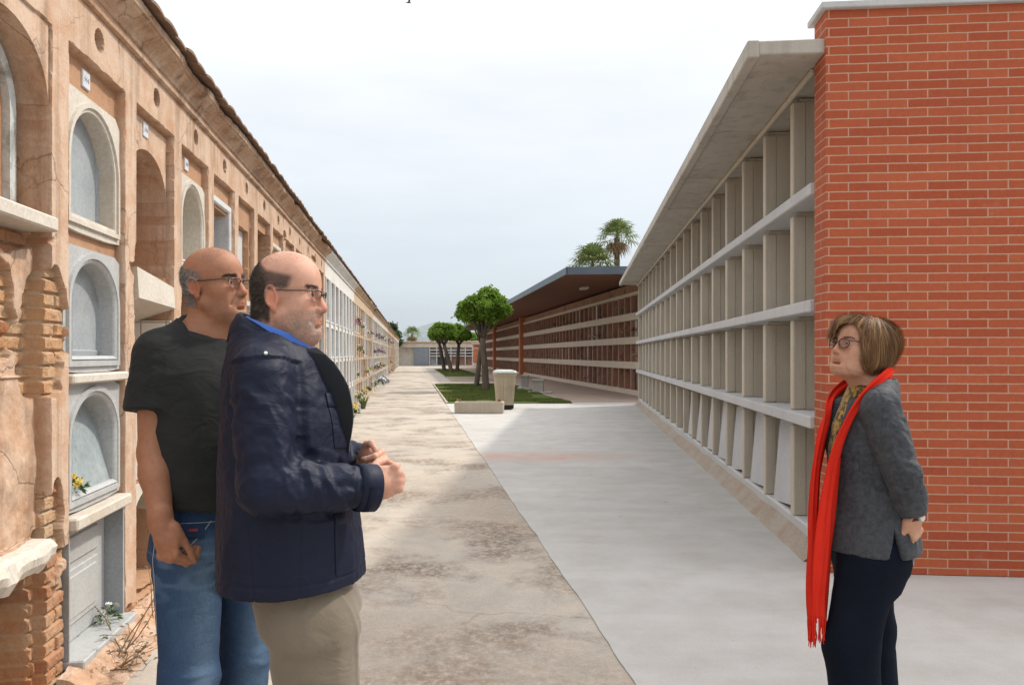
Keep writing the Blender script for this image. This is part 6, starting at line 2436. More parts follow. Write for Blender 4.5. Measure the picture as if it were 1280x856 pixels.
    fl_ = np.array(wrL) - np.array(elL); fl_ /= np.linalg.norm(fl_)
    # hollow the cuffs
    jx.add(f_cone(np.array(wrR) - fw * .03, np.array(wrR) + fw * .08, .041, .041), .003, sub=True)
    jx.add(f_cone(np.array(wrL) - fl_ * .03, np.array(wrL) + fl_ * .08, .041, .041), .003, sub=True)

    def disp(V, N):
        d = np.zeros(len(V))
        tU, rU, aU, _ = limb_coords(V, shR, elR)
        onarm = np.zeros(len(V))
        for sh, el, wr, o in ((shR, elR, wrR, 1.0), (shL, elL, wrL, 6.0)):
            d += sleeve_folds(V, sh, el, .075, o, .0068, 24, .15, 1.0)
            d += sleeve_folds(V, el, wr, .066, o + 3, .0070, 28, .05, .85)
            for (p, q, rd) in ((sh, el, .078), (el, wr, .068)):
                t, r, an, L = limb_coords(V, p, q)
                onarm = np.maximum(onarm, sstep(rd * 1.45, rd * 1.15, r) * ((t > -.1) & (t < 1.05)))
        tor = 1 - onarm
        d += tor * .0080 * ridged(V, 6, 6, 3.4, 3.0)
        d += tor * .0030 * ridged(V, 13, 13, 9, 8.0)
        d += .0016 * (fbm(V[:, 0], V[:, 1], V[:, 2], 55, 2, 4.0) - .5) * 2
        # seams pressed into the cloth: yoke, side seam, hem stitching, armhole
        near = (V[:, 1] < 0) * tor
        groove = lambda v, w=.0030: np.exp(-(v / w) ** 2)
        d -= .0028 * near * groove(V[:, 0] + .055 - .10 * np.clip(1.2 - V[:, 2], -.1, .4)) * (V[:, 2] < 1.15)
        d -= .0026 * groove(V[:, 2] - .898) * tor
        d -= .0022 * near * groove(V[:, 0] - .082) * (V[:, 2] < 1.10)
        tf, rf, af, _ = limb_coords(V, elR, wrR)
        d -= .003 * groove(tf - .80, .018) * sstep(.1, .08, rf)
        return d
    jk, JV, JF = garment("jacket", jx, M_NAVY, ro, disp)
    # pocket flaps, cuffs and collar as parts that follow the cloth
    from_tree = Vector

    def patch(name, grid_uv, pt, thick, m, parent, inset=.001):
        """Thin cloth panel laid on a surface function pt(u, v) -> (point, normal)."""
        nu_, nv_ = grid_uv
        top, bot = [], []
        for i in range(nu_):
            rt, rb = [], []
            for j in range(nv_):
                p, nn = pt(i / (nu_ - 1), j / (nv_ - 1))
                edge = min(i, nu_ - 1 - i, j, nv_ - 1 - j)
                rt.append(p + nn * (thick if edge > 0 else thick * .55))
                rb.append(p - nn * inset)
            top.append(rt); bot.append(rb)
        q = MB()
        q.loft(top, closed=False)
        bd = [(i, 0) for i in range(nu_)] + [(nu_ - 1, j) for j in range(1, nv_)] + [(i, nv_ - 1) for i in range(nu_ - 2, -1, -1)] + [(0, j) for j in range(nv_ - 2, 0, -1)]
        q.loft([[top[i][j] for i, j in bd], [bot[i][j] for i, j in bd]])
        return q.build(name, m, parent, smooth=True)
    from mathutils.bvhtree import BVHTree
    bvh = BVHTree.FromPolygons([Vector(p) for p in JV], [tuple(int(i) for i in f) for f in JF])
    dsp = disp(JV, vnormals(JV, JF)) * 0
    Mjk = jk.data

    def on_side(x, z, ysign=-1):
        h = bvh.ray_cast(Vector((x, ysign * .6, z)), Vector((0, -ysign, 0)))
        return (h[0], h[1]) if h[0] is not None else (Vector((x, ysign * .2, z)), Vector((0, ysign, 0)))

    def quad_pt(c00, c10, c01, c11):
        def pt(u, v):
            x = (c00[0] * (1 - u) + c10[0] * u) * (1 - v) + (c01[0] * (1 - u) + c11[0] * u) * v
            z = (c00[1] * (1 - u) + c10[1] * u) * (1 - v) + (c01[1] * (1 - u) + c11[1] * u) * v
            d_ = Vector((1.1, -1.0, 0)).normalized()
            h = bvh.ray_cast(Vector((x, 0, z)) + d_ * .6 - Vector((.0, 0, 0)), -d_)
            if h[0] is None:
                return Vector((x, -.2, z)), d_
            return h[0], h[1]
        return pt
    patch("pocket_flap", (12, 8), quad_pt((.020, 1.318), (.105, 1.312), (.020, 1.352), (.100, 1.350)), .006, M_NAVY, jk)
    patch("chest_pocket", (12, 12), quad_pt((.030, 1.215), (.125, 1.208), (.024, 1.316), (.110, 1.310)), .0035, M_NAVY, jk)
    patch("pocket_flap", (14, 8), quad_pt((.00, 1.03), (.12, 1.02), (.00, 1.07), (.12, 1.065)), .005, M_NAVY, jk)
    patch("lower_pocket", (14, 14), quad_pt((.00, .905), (.12, .90), (.00, 1.03), (.12, 1.025)), .0035, M_NAVY, jk)
    # cuff band with strap
    cx_, cy_ = np.cross(fw, [0, 0, 1.0]), None
    cx_ /= np.linalg.norm(cx_); cy_ = np.cross(cx_, fw)
    cu = MB()
    L = []
    for (t_, r_) in ((.0, .050), (.002, .0555), (.02, .0565), (.052, .0555), (.055, .052), (.052, .045), (.02, .043)):
        c0 = np.array(wrR) + fw * (t_ - .030)
        L.append([tuple(c0 + (cx_ * math.cos(a_) + cy_ * math.sin(a_) * 1.06) * r_ * (1 + .025 * math.sin(3 * a_))) for a_ in np.linspace(0, 2 * math.pi, 29)[:-1]])
    cu.loft(L)
    cu.build("cuff", M_NAVY, jk, smooth=True)
    sb = MB()
    c0 = np.array(wrR) + fw * .002
    A0 = math.atan2(*(np.array([0, -1.0, -.55]) @ np.stack([cy_, cx_], 1)))
    L = []
    for t_ in (-.016, .016):
        for r_ in (.0585,):
            L.append([tuple(c0 + fw * t_ + (cx_ * math.cos(A0 + a_) + cy_ * math.sin(A0 + a_) * 1.05) * r_) for a_ in np.linspace(-.7, .7, 9)])
    L2 = [[tuple(np.array(p) * 1.0 - (np.array(p) - c0) * .10) for p in row] for row in L]
    sb.loft([L2[0], L[0], L[1], L2[1]], closed=False)
    sb.build("cuff_strap", M_NAVY, jk, smooth=True)
    # collar, standing round the neck and opening to the front
    co = MB()
    rows = []
    nA = 40
    for i in range(nA + 1):
        a_ = math.pi + (i / nA - .5) * R(292)
        fr_ = (math.cos(a_) + 1) / 2                        # 1 at the front
        bx, by = -.032 + (.092 + .020 * fr_) * math.cos(a_), .088 * math.sin(a_)
        zb = 1.478 - .038 * fr_ ** 1.2
        zt = 1.561 - .096 * fr_ ** 1.1
        o_ = Vector((math.cos(a_), math.sin(a_), 0))
        b_ = Vector((bx, by, 0))
        sec = [b_ + o_ * .010 + Vector((0, 0, zb)), b_ + o_ * .022 + Vector((0, 0, zb + .004)), b_ * 1.0 + o_ * (.014 + .010 * fr_) + Vector((0, 0, (zb + zt) / 2 + .006)), b_ * .97 + o_ * .0 + Vector((0, 0, zt - .004)),
               b_ * .95 - o_ * .006 + Vector((0, 0, zt)), b_ * .93 - o_ * .010 + Vector((0, 0, zt - .005)), b_ * .96 - o_ * .006 + Vector((0, 0, (zb + zt) / 2)), b_ + Vector((0, 0, zb))]
        rows.append([tuple(p) for p in sec])
    co.loft(rows, True, True)
    co.build("jacket_collar", M_NAVY, jk, smooth=True)
    # open front edge, turned outwards
    la = MB()
    rows = []
    for i in range(15):
        t_ = i / 14
        z = 1.462 - .27 * t_
        x0 = float(np.interp(z, [1.15, 1.28, 1.366, 1.43, 1.47], [.178, .162, .138, .106, .066]))
        flare = .034 * math.sin(math.pi * min(1, t_ * .8 + .22)) ** 1.0
        y0 = -.066 + .030 * t_
        p0 = Vector((x0 - .05, y0 - .022, z)); p1 = Vector((x0 - .012, y0 - .010, z)); p2 = Vector((x0 + .002 + flare, y0 - .012 + flare * .2, z + .006)); p3 = p2 + Vector((.0012, .005, -.001)); p4 = Vector((x0 - .010, y0 + .010, z)); p5 = Vector((x0 - .05, y0 + .022, z))
        rows.append([p0, p1, p2, p3, p4, p5])
    la.loft(rows, True, True)
    la.build("lapel", M_NAVYIN, jk, smooth=True)
    bt = MB()
    p, nn = on_side(.012, 1.452)
    bt.tube([p, p + nn * .004], [.0045, .0040], 12)
    bt.build("snap_button", M_STEEL, jk)
    # --- shirt collar
    sc_ = MB()
    rows = []
    for i in range(nA + 1):
        a_ = math.pi + (i / nA - .5) * R(318)
        fr_ = (math.cos(a_) + 1) / 2
        bx, by = -.020 + (.076 + .014 * fr_) * math.cos(a_), .073 * math.sin(a_)
        zt = 1.551 - .062 * fr_ ** 1.15
        zb = zt - .040 - .020 * fr_
        o_ = Vector((math.cos(a_), math.sin(a_), 0)); b_ = Vector((bx, by, 0))
        rows.append([tuple(q) for q in (b_ - o_ * .002 + Vector((0, 0, zb)), b_ - o_ * .004 + Vector((0, 0, zt - .006)), b_ + Vector((0, 0, zt)), b_ + o_ * .006 + Vector((0, 0, zt - .004)), b_ + o_ * (.012 + .006 * fr_) + Vector((0, 0, zb)))])
    sc_.loft(rows, True, True)
    sc_.build("shirt_collar", M_BLUESHIRT, ro, smooth=True)
    sx = Vox(axis((-.2, .24, .006)), axis((-.2, .2, .006)), axis((.9, 1.53, .006)))
    sx.add(f_loft([(.9, .0, 0, .150, .17), (1.1, .015, 0, .158, .18), (1.3, .0, 0, .13, .17), (1.40, -.005, 0, .105, .13), (1.46, -.015, 0, .078, .085), (1.50, -.02, 0, .070, .072)]), 0)
    garment("shirt", sx, M_BLUESHIRT, ro)
    # --- trousers
    tx = Vox(axis((-.22, .25, .0055)), axis((-.27, .27, .0055)), axis((.03, 1.0, .006)))
    tx.add(f_loft([(.76, .066, 0, .122, .168), (.87, .042, 0, .120, .160), (.98, .02, 0, .112, .150)]), .04)
    for s, fx in ((1, -.03), (-1, .035)):
        tx.add(f_cone((.074 + fx * .4, s * .080, .745), (.088 + fx, s * .100, .50), .106, .092), .05)
        tx.add(f_cone((.088 + fx, s * .100, .50), (.02 + fx, s * .115, .07), .090, .080), .03)

    def tdisp(V, N):
        d = .0065 * ridged(V, 6, 6, 3.0, 1.0) * sstep(.2, .5, V[:, 2]) + .004 * ridged(V, 9, 9, 14, 4.0)
        for s in (1, -1):
            d += .0035 * np.exp(-((V[:, 1] - s * .105) / .007) ** 2) * (N[:, 0] > .2)          # pressed crease
        return d
    garment("trousers", tx, M_KHAKI, ro, tdisp)
    shoes(ro, [(.06, -.115), (-.005, .115)], M_BROWNSHOE)
    return ro


def shoes(ro, spots, m, sc=1.0, yaw=8):
    for x, y in spots:
        v = Vox(axis((-.14, .24, .005)), axis((-.08, .08, .005)), axis((-.01, .16, .005)))
        v.add(f_cone((-.055 * sc, 0, .045), (.03 * sc, 0, .052), .042 * sc, .042 * sc), .02)
        v.add(f_ell((.105 * sc, 0, .038), (.105 * sc, .046 * sc, .036)), .03)
        v.add(f_cone((-.03 * sc, 0, .05), (-.02 * sc, 0, .12), .042 * sc, .043 * sc), .03)
        v.D = np.maximum(v.D, (.004 - v.zs)[None, None, :].astype(np.float32))
        V, F = v.mesh()
        V = relax(V, F, 1)
        o = np_mesh("shoe", V, F, m, ro)
        o.location = (x, y, 0)
        o.rotation_euler = (0, 0, R(yaw if y > 0 else -yaw))


MAN_J = man_jacket()


# ================================================================== man in the dark T-shirt
def man_tshirt():
    yaw = -41
    ro = empty("person", (-0.905, 2.38, 0.0), R(yaw), "tall bald man with grey side hair and glasses in charcoal T-shirt and jeans, arm hanging", "person")
    H = Frame((.004, -.004, 1.650), rotm(27, 5, 3), .93)
    hs = .945
    shR, elR, wrR = (-.006, -.182, 1.455), (.018, -.196, 1.170), (.122, -.220, .985)
    shL, elL, wrL = (-.010, .192, 1.455), (-.03, .235, 1.165), (.06, .24, .93)
    vx = Vox(axis((-.22, -.12, .006), (-.12, .17, .0026), (.17, .26, .004)), axis((-.33, -.28, .006), (-.28, .11, .0026), (.11, .36, .006)),
             axis((0.0, .80, .010), (.80, 1.01, .0026), (1.01, 1.50, .0045), (1.50, 1.80, .0024)))
    vx.add(f_loft([(.84, 0, 0, .11, .16), (.95, 0, 0, .12, .16), (1.1, .015, 0, .125, .16), (1.3, 0, 0, .115, .17), (1.42, -.01, 0, .09, .15), (1.48, -.018, 0, .062, .09), (1.54, -.022, 0, .058, .07)]), .04)
    legs = ((1, -.03, .11, -.02), (-1, .035, -.10, .02))
    for s, kx, ky, ax in legs:
        vx.add(f_cone((0, s * .085, .88), (kx, ky, .50), .08, .055), .03)
        vx.add(f_cone((kx, ky, .50), (kx + ax - .02, ky * 1.1, .08), .055, .038), .02)
        vx.add(f_cone((kx + ax - .03, ky * 1.1, .045), (kx + ax + .13, ky * 1.25, .035), .034, .03), .02)
    for sh, el, wr in ((shR, elR, wrR), (shL, elL, wrL)):
        vx.add(f_cone(sh, el, .049, .040), .03)
        mid = np.array(el) * .70 + np.array(wr) * .30
        vx.add(f_cone(el, mid, .040, .0425), .02)
        vx.add(f_cone(mid, wr, .0420, .029), .02)
    vx.add(f_cone((-.030, 0, 1.47), (-.018, 0, 1.62), .066, .060), .03)
    vx.add(f_cone((.02, .0, 1.50), (.045, .012, 1.575), .040, .036), .03)
    for s in (1, -1):
        vx.add(f_cone((-.03, s * .05, 1.60), (.035, s * .022, 1.495), .020, .014), .025)
        vx.add(f_cone((-.02, s * .04, 1.535), (-.012, s * .14, 1.465), .030, .032), .04)
    head(vx, H, hs, {"jaw": 1.0, "fat": .7, "nose": 1.08, "open": .001})
    # world directions turned into the body's own axes
    c_, s_ = math.cos(R(-yaw)), math.sin(R(-yaw))
    loc = lambda v: (v[0] * c_ - v[1] * s_, v[0] * s_ + v[1] * c_, v[2])
    hand(vx, Frame(wrR, axes_from(loc((.26, -.06, -.95)), loc((-.42, -.90, -.05)))), 1, [(48, 60, 35), (52, 64, 38), (56, 64, 38), (58, 60, 35)], thumb=(.92, .14, -.30), tcurl=(4, 10), sc=1.08)
    hand(vx, Frame(wrL, axes_from((.2, 0, -1), (.2, .95, 0))), -1, (35, 45, 30), thumb=(.8, .4, -.35))
    V, F = vx.mesh()
    V = relax(V, F, 1, .4)
    N = vnormals(V, F)
    # knuckle and tendon relief on the back of the hand is left to the shader
    X, Y, Z = [c / hs for c in H.loc(V[:, 0], V[:, 1], V[:, 2])]

    def hairmask(X, Y, Z):
        top = .060 + .020 * sstep(-.02, -.09, X)
        front = sstep(.020, .004, X + .5 * np.clip(Z - .03, 0, .05) - .3 * np.clip(.02 - Z, 0, .03))
        earz = np.clip(sstep(.018, .032, Z) + sstep(-.024, -.038, X), 0, 1)
        low = sstep(-.058, -.042, Z + .25 * np.clip(X + .06, 0, 1))
        return np.clip(sstep(top + .010, top - .010, Z) * front * earz * low, 0, 1)
    tint = skin_tint(V, H, hs, (.375, .188, .112), {"flush": (1.08, .78, .72), "stubble": ((.24, .17, .13), .35), "scalp": hairmask, "scalpcol": (.22, .18, .155), "scalpamt": .75})
    # forearm tan
    fa = sstep(1.25, 1.05, V[:, 2]) * (V[:, 2] > .7)
    tint = tint * (1 - .10 * fa[:, None] * np.array([.4, .8, 1.0]))
    np_mesh("body", V, F, M_SKIN, ro, smooth=True, attrs={"tint": tint})
    rs = np.random.RandomState(8)
    inh = (Z > -.1) & (np.abs(X) < .14) & (np.abs(Y) < .12)
    ear = np.exp(-((np.abs(Y) - .084) ** 2 / .006 ** 2 + (X + .02) ** 2 / .02 ** 2 + Z ** 2 / .034 ** 2))
    m = hairmask(X, Y, Z) * inh * (1 - ear)
    Pp, Nn, iv = scatter(V, F, N, m, 16000, rs)
    Dd = Nn * .35 + H.R @ np.array([-.65, 0, -.60]) + .22 * rs.randn(len(Pp), 3)
    Dd /= np.linalg.norm(Dd, axis=1)[:, None]
    g = rs.rand(len(Pp), 1)
    col = np.where(g < .65, np.array([[.34, .335, .325]]) * (.75 + .5 * rs.rand(len(Pp), 1)), np.array([[.085, .07, .06]]))
    strands("hair", Pp - Nn * .001, Dd, .005 + .005 * rs.rand(len(Pp)), .00038, col, ro, rs=rs)
    # faint cropped hair over the front of the crown
    m2 = inh * sstep(.075, .09, Z) * sstep(-.02, .02, X) * sstep(.085, .06, X)
    Pp, Nn, iv = scatter(V, F, N, m2.astype(float), 900, rs)
    Dd = Nn * .7 + .3 * rs.randn(len(Pp), 3); Dd /= np.linalg.norm(Dd, axis=1)[:, None]
    strands("thin_hair", Pp, Dd, .003 + .003 * rs.rand(len(Pp)), .00030, np.repeat([[.34, .28, .24]], len(Pp), 0), ro, segs=1, rs=rs)
    brow = inh * (X > .05) * np.exp(-((Z - .0325 - .06 * np.clip(np.abs(Y) - .015, 0, .02) + .22 * np.clip(np.abs(Y) - .038, 0, 1)) ** 2) / .0036 ** 2) * sstep(.008, .013, np.abs(Y)) * sstep(.057, .050, np.abs(Y))
    Pp, Nn, iv = scatter(V, F, N, np.clip(brow, 0, 1), 700, rs)
    Dd = Nn * .5 + (H.R @ np.stack([np.full(len(Pp), -.3), np.sign(H.loc(Pp[:, 0], Pp[:, 1], Pp[:, 2])[1]) * .9, np.full(len(Pp), .15)])).T + .2 * rs.randn(len(Pp), 3)
    Dd /= np.linalg.norm(Dd, axis=1)[:, None]
    strands("eyebrows", Pp, Dd, .006 + .004 * rs.rand(len(Pp)), .0005, np.array([[.05, .038, .03]]) + .07 * rs.rand(len(Pp), 1), ro, rs=rs)
    eyes(ro, H, hs)
    spectacles(ro, H, hs, M_SHELLFR, w=.050, h=.027, rim=.0015, bottom=False, rnd_=3.6)
    # --- T-shirt
    tx = Vox(axis((-.23, .24, .0045)), axis((-.36, .36, .0045)), axis((.99, 1.62, .0045)))
    tx.add(f_loft([(.97, .020, 0, .150, .190), (1.08, .032, 0, .160, .196), (1.2, .022, 0, .152, .200), (1.32, .006, 0, .140, .205), (1.40, -.002, 0, .122, .200), (1.455, -.012, 0, .100, .170), (1.50, -.018, 0, .086, .125),
                   (1.545, -.024, 0, .082, .095), (1.60, -.026, 0, .082, .088)], 2.2, caps=False), 0, pad=.05)
    hems = []
    for sh, el, s in ((shR, elR, -1), (shL, elL, 1)):
        a_, e_ = np.array(sh), np.array(el)
        d = (e_ - a_) / np.linalg.norm(e_ - a_)
        d2 = d + np.array([0, s * .07, 0]); d2 /= np.linalg.norm(d2)
        end = a_ + d2 * .19
        cf, clo, chi = f_cone(a_ + np.array([0, -s * .010, -.002]), end, .064, .066)
        c0 = a_ + d2 * .165
        sf = lambda X, Y, Z, cf=cf, c0=c0, d2=d2: np.maximum(cf(X, Y, Z), (X - c0[0]) * d2[0] + (Y - c0[1]) * d2[1] + (Z - c0[2]) * d2[2])
        tx.add((sf, clo, chi), .030)
        tx.add(f_cone((-.022, s * .055, 1.530), (-.012, s * .165, 1.462), .044, .056), .03)
    a, X_, Y_, Z_ = tx.sl((-1, -1, 0), (1, 1, 2))
    tx.D = np.maximum(tx.D, (Z_ - (1.572 - .50 * (X_ + .09)) - 2.5 * np.maximum(np.abs(Y_) - .095, 0)).astype(np.float32) * .7)
    tx.D = np.maximum(tx.D, (1.012 + .004 * np.sin(Y_ * 25) - Z_).astype(np.float32))
    tx.add(f_cone((-.028, 0, 1.530), (.045, 0, 1.66), .074, .10), .004, sub=True)

    def disp(V, N):
        d = np.zeros(len(V))
        for sh, el, o in ((shR, elR, 2.0), (shL, elL, 5.0)):
            d += sleeve_folds(V, sh, np.array(el), .10, o, .0035, 18, .0, .42)
        d += .0075 * ridged(V, 6, 6, 4.0, 2.0) * sstep(1.5, 1.35, V[:, 2])
        d += .006 * ridged(V, 4, 4, 13, 7.0) * sstep(1.16, 1.04, V[:, 2])
        d -= .0016 * np.exp(-((V[:, 2] - 1.035) / .003) ** 2)
        d += .0012 * (fbm(V[:, 0], V[:, 1], V[:, 2], 50, 2, 4.0) - .5) * 2
        return d
    ts, TV, TF = garment("t_shirt", tx, M_TSHIRT, ro, disp)
    nb = MB()
    # --- jeans
    jx = Vox(axis((-.21, .23, .005)), axis((-.26, .26, .005)), axis((.03, 1.06, .0055)))
    jx.add(f_loft([(.86, .0, 0, .128, .178), (.93, .003, 0, .130, .176), (1.04, .008, 0, .126, .168)]), .03)
    for s, kx, ky, ax in legs:
        jx.add(f_cone((.004, s * .085, .88), (kx, ky, .50), .097, .072), .02)
        jx.add(f_cone((kx, ky, .50), (kx + ax - .03, ky * 1.1, .05), .072, .078), .03)

    def jdisp(V, N):
        d = .006 * ridged(V, 7, 7, 3.5, 1.0) * sstep(.2, .5, V[:, 2])
        d += .0065 * ridged(V, 5, 5, 17, 4.0) * (np.exp(-((V[:, 2] - .84) / .08) ** 2) + np.exp(-((V[:, 2] - .48) / .10) ** 2))
        d += .003 * np.exp(-((V[:, 2] - 1.005) / .018) ** 2)
        out = np.abs(np.arctan2(N[:, 0], np.abs(N[:, 1])))
        d += .0022 * np.exp(-(out / .06) ** 2) * (np.abs(V[:, 1]) > .1)
        return d

    def jattr(V, N):
        f = np.zeros(len(V))
        for s, kx, ky, ax in legs:
            f = np.maximum(f, np.exp(-((V[:, 1] - ky) / .055) ** 2) * np.clip(N[:, 0], 0, 1) * sstep(.98, .85, V[:, 2]))
        f = f * (.35 + .65 * fbm(V[:, 0], V[:, 1], V[:, 2], 14, 3, 6.0))
        f += .35 * sstep(.52, .62, ridged(V, 7, 7, 22, 4.0) * .5 + .2) * np.exp(-((V[:, 2] - .84) / .09) ** 2)
        return {"fade": np.clip(f, 0, 1)}
    jn, JV, JF = garment("jeans", jx, M_DENIM, ro, jdisp, jattr)
    from mathutils.bvhtree import BVHTree
    bvh = BVHTree.FromPolygons([Vector(p) for p in JV], [tuple(int(i) for i in f) for f in JF])

    def surf(az, z, off=.004):
        """Point on the jeans at an angle round the waist (0 is the front, negative the right)."""
        d_ = Vector((math.cos(az), math.sin(az), 0))
        h = bvh.ray_cast(Vector((0, 0, z)) + d_ * .6, -d_)
        return (h[0] if h[0] is not None else Vector((0, 0, z)) + d_ * .17) + d_ * off
    # waistband seam, pocket seams, coin pocket patch and belt loop on the visible side
    st = MB()
    st.tube([surf(R(a_), .972, .001) for a_ in range(-150, 151, 6)], .0011, 4)
    st.tube([surf(R(-32 - 33 * t_), .975 - .085 * math.sin(t_ * 1.45), .001) for t_ in np.linspace(0, 1, 10)], .0013, 4)
    st.tube([surf(R(-34 - 32 * t_), .966 - .083 * math.sin(t_ * 1.45), .001) for t_ in np.linspace(0, 1, 10)], .0010, 4)
    st.tube([surf(R(-88 + 2 * math.sin(z * 9)), z, .001) for z in np.linspace(.96, .62, 16)], .0010, 4)
    st.build("stitching", M_STITCH, jn)
    cp_ = MB()
    rows = [[surf(R(a_), z, .003) for a_ in np.linspace(-38, -58, 7)] for z in (.966, .952, .938, .928)]
    cp_.loft(rows, closed=False)
    cp_.build("coin_pocket", M_DENIM, jn, smooth=True)
    rp = MB()
    rows = [[surf(R(a_), z, .006) for a_ in np.linspace(-44, -52, 4)] for z in (.957, .949)]
    rp.loft(rows, closed=False)
    rp.build("label_patch", M_REDPATCH, jn)
    bl_ = MB()
    for az in (-62, -24, 62):
        rows = [[surf(R(az + da), z, .006) for da in (-1.6, 1.6)] for z in np.linspace(1.03, .972, 5)]
        bl_.loft(rows, closed=False)
    bl_.build("belt_loops", M_DENIM, jn)
    rv = MB()
    p = surf(R(-62), .975, .006); q = surf(R(-62), .975, .009)
    rv.tube([p, q], .0042, 10)
    rv.build("rivet", M_STEEL, jn)
    shoes(ro, [(.035, -.115), (-.05, .125)], M_BLACKSHOE)
    return ro


MAN_T = man_tshirt()


# ================================================================== woman with the red scarf
def woman():
    yaw = 180
    ro = empty("person", (1.30, 2.86, 0.0), R(yaw), "woman with brown bob, glasses and long red scarf standing before the brick wall", "person")
    H = Frame((.030, .0, 1.462), rotm(17, 14))
    hs = .915
    shL, elL, wrL = (.028, .150, 1.272), (-.030, .196, 1.050), (-.076, .182, .900)
    shR, elR, wrR = (.020, -.150, 1.272), (-.070, -.205, 1.055), (-.140, -.05, .905)
    legs = ((1, .12, .095, .02), (-1, -.055, -.09, -.06))
    vx = Vox(axis((-.26, -.19, .006), (-.19, .16, .0026), (.16, .22, .006)), axis((-.28, -.10, .006), (-.10, .24, .0028), (.24, .28, .005)),
             axis((0.0, .74, .010), (.74, .93, .0026), (.93, 1.33, .006), (1.33, 1.62, .0024)))
    vx.add(f_loft([(.75, 0, 0, .10, .14), (.88, -.01, 0, .10, .13), (1.0, .0, 0, .10, .13), (1.15, .01, 0, .11, .14), (1.25, 0, 0, .09, .14), (1.32, -.01, 0, .06, .09), (1.36, -.01, 0, .05, .06)]), .03)
    for s, kx, ky, ax in legs:
        vx.add(f_cone((.0, s * .08, .78), (kx, ky, .44), .082, .055), .03)
        vx.add(f_cone((kx, ky, .44), (kx - .06, ky, .08), .055, .036), .02)
        vx.add(f_cone((kx - .07, ky, .04), (kx + .06, ky * 1.1, .032), .030, .026), .02)
    for sh, el, wr in ((shL, elL, wrL), (shR, elR, wrR)):
        vx.add(f_cone(sh, el, .046, .037), .03)
        vx.add(f_cone(el, wr, .038, .0265), .02)
    vx.add(f_cone((-.022, 0, 1.30), (.018, 0, 1.445), .053, .050), .025)
    vx.add(f_cone((.02, 0, 1.34), (.055, .008, 1.385), .034, .036), .03)
    head(vx, H, hs, {"jaw": .95, "fat": .5, "crease": 0, "nose": .84, "open": .0009, "chin": .006})
    hand(vx, Frame(wrL, axes_from((-.26, -.22, -.94), (-.55, .80, .0))), -1, [(18, 30, 20), (22, 34, 22), (26, 36, 24), (28, 38, 24)], thumb=(.80, .45, -.25), tcurl=(10, 15), sc=.93)
    hand(vx, Frame(wrR, axes_from((.0, .30, -.95), (-.85, -.40, 0))), 1, (40, 50, 35), thumb=(.8, .4, -.3), sc=.93)
    V, F = vx.mesh()
    V = relax(V, F, 1, .4)
    N = vnormals(V, F)
    X, Y, Z = [c / hs for c in H.loc(V[:, 0], V[:, 1], V[:, 2])]
    scalp = lambda X, Y, Z: sstep(.060, .035, X - .35 * np.clip(Z, 0, .2) + .3 * (np.abs(Y) < .03) * 0) * sstep(-.04, .02, Z - X * .5)
    tint = skin_tint(V, H, hs, (.50, .285, .19), {"flush": (1.05, .74, .68), "scalp": scalp, "scalpcol": (.09, .05, .028), "scalpamt": .9})
    np_mesh("body", V, F, M_SKIN, ro, smooth=True, attrs={"tint": tint})
    rs = np.random.RandomState(12)
    inh = (Z > -.1) & (np.abs(X) < .14) & (np.abs(Y) < .12)
    brow = inh * (X > .05) * np.exp(-((Z - .031 - .16 * np.clip(np.abs(Y) - .015, 0, .022) + .30 * np.clip(np.abs(Y) - .040, 0, 1)) ** 2) / .0024 ** 2) * sstep(.012, .017, np.abs(Y)) * sstep(.057, .050, np.abs(Y))
    Pp, Nn, iv = scatter(V, F, N, np.clip(brow, 0, 1), 450, rs)
    Dd = Nn * .3 + (H.R @ np.stack([np.full(len(Pp), -.3), np.sign(H.loc(Pp[:, 0], Pp[:, 1], Pp[:, 2])[1]) * .9, np.full(len(Pp), .1)])).T + .15 * rs.randn(len(Pp), 3)
    Dd /= np.linalg.norm(Dd, axis=1)[:, None]
    strands("eyebrows", Pp, Dd, .005 + .003 * rs.rand(len(Pp)), .0004, np.array([[.12, .07, .045]]) + .04 * rs.rand(len(Pp), 1), ro, rs=rs)
    eyes(ro, H, hs)
    spectacles(ro, H, hs, M_SHELLFR, w=.046, h=.037, rim=.0022, bottom=True, rnd_=2.2, zc=.006)

    # --- hair: a full layered bob over the ears, swept from a side parting
    P1 = [f_ell((-.018, 0, .050), (.112, .094, .092)), f_ell((-.066, 0, .030), (.076, .088, .086)), f_ell((-.070, 0, -.030), (.052, .076, .062)), f_ell((-.012, .066, -.006), (.050, .030, .056)), f_ell((-.012, -.066, -.006), (.050, .030, .056)),
          f_ell((.050, -.020, .086), (.054, .058, .040)), f_ell((.062, -.052, .050), (.034, .026, .044)), f_ell((-.075, 0, .06), (.072, .088, .080))]
    S1 = [f_ell((.110, .042, .040), (.066, .064, .064)), f_ell((.098, 0, -.030), (.080, .074, .084)), f_ell((.085, .055, -.025), (.060, .050, .080)), f_ell((.085, -.055, -.025), (.060, .050, .080)), f_ell((.03, 0, -.115), (.09, .07, .060))]

    def hair_f(X, Y, Z):
        d = None
        for f, lo, hi in P1:
            v = f(X, Y, Z)
            d = v if d is None else smin(d, v, .030)
        for f, lo, hi in S1:
            d = -smin(-d, f(X, Y, Z), .010)
        return d
    hx = Vox(axis((-.17, .15, .003)), axis((-.13, .13, .003)), axis((-.13, .17, .003)))
    hx.D = hair_f(hx.xs[:, None, None], hx.ys[None, :, None], hx.zs[None, None, :]).astype(np.float32)
    HV, HF = hx.mesh()
    HN = vnormals(HV, HF)
    # shell grooved along the fall of the hair
    az = np.arctan2(HV[:, 1], HV[:, 0] + .02)
    gr = fbm(az * 9, HV[:, 2] * 6, HV[:, 0] * 6, 1.0, 3, 2.0) - .5
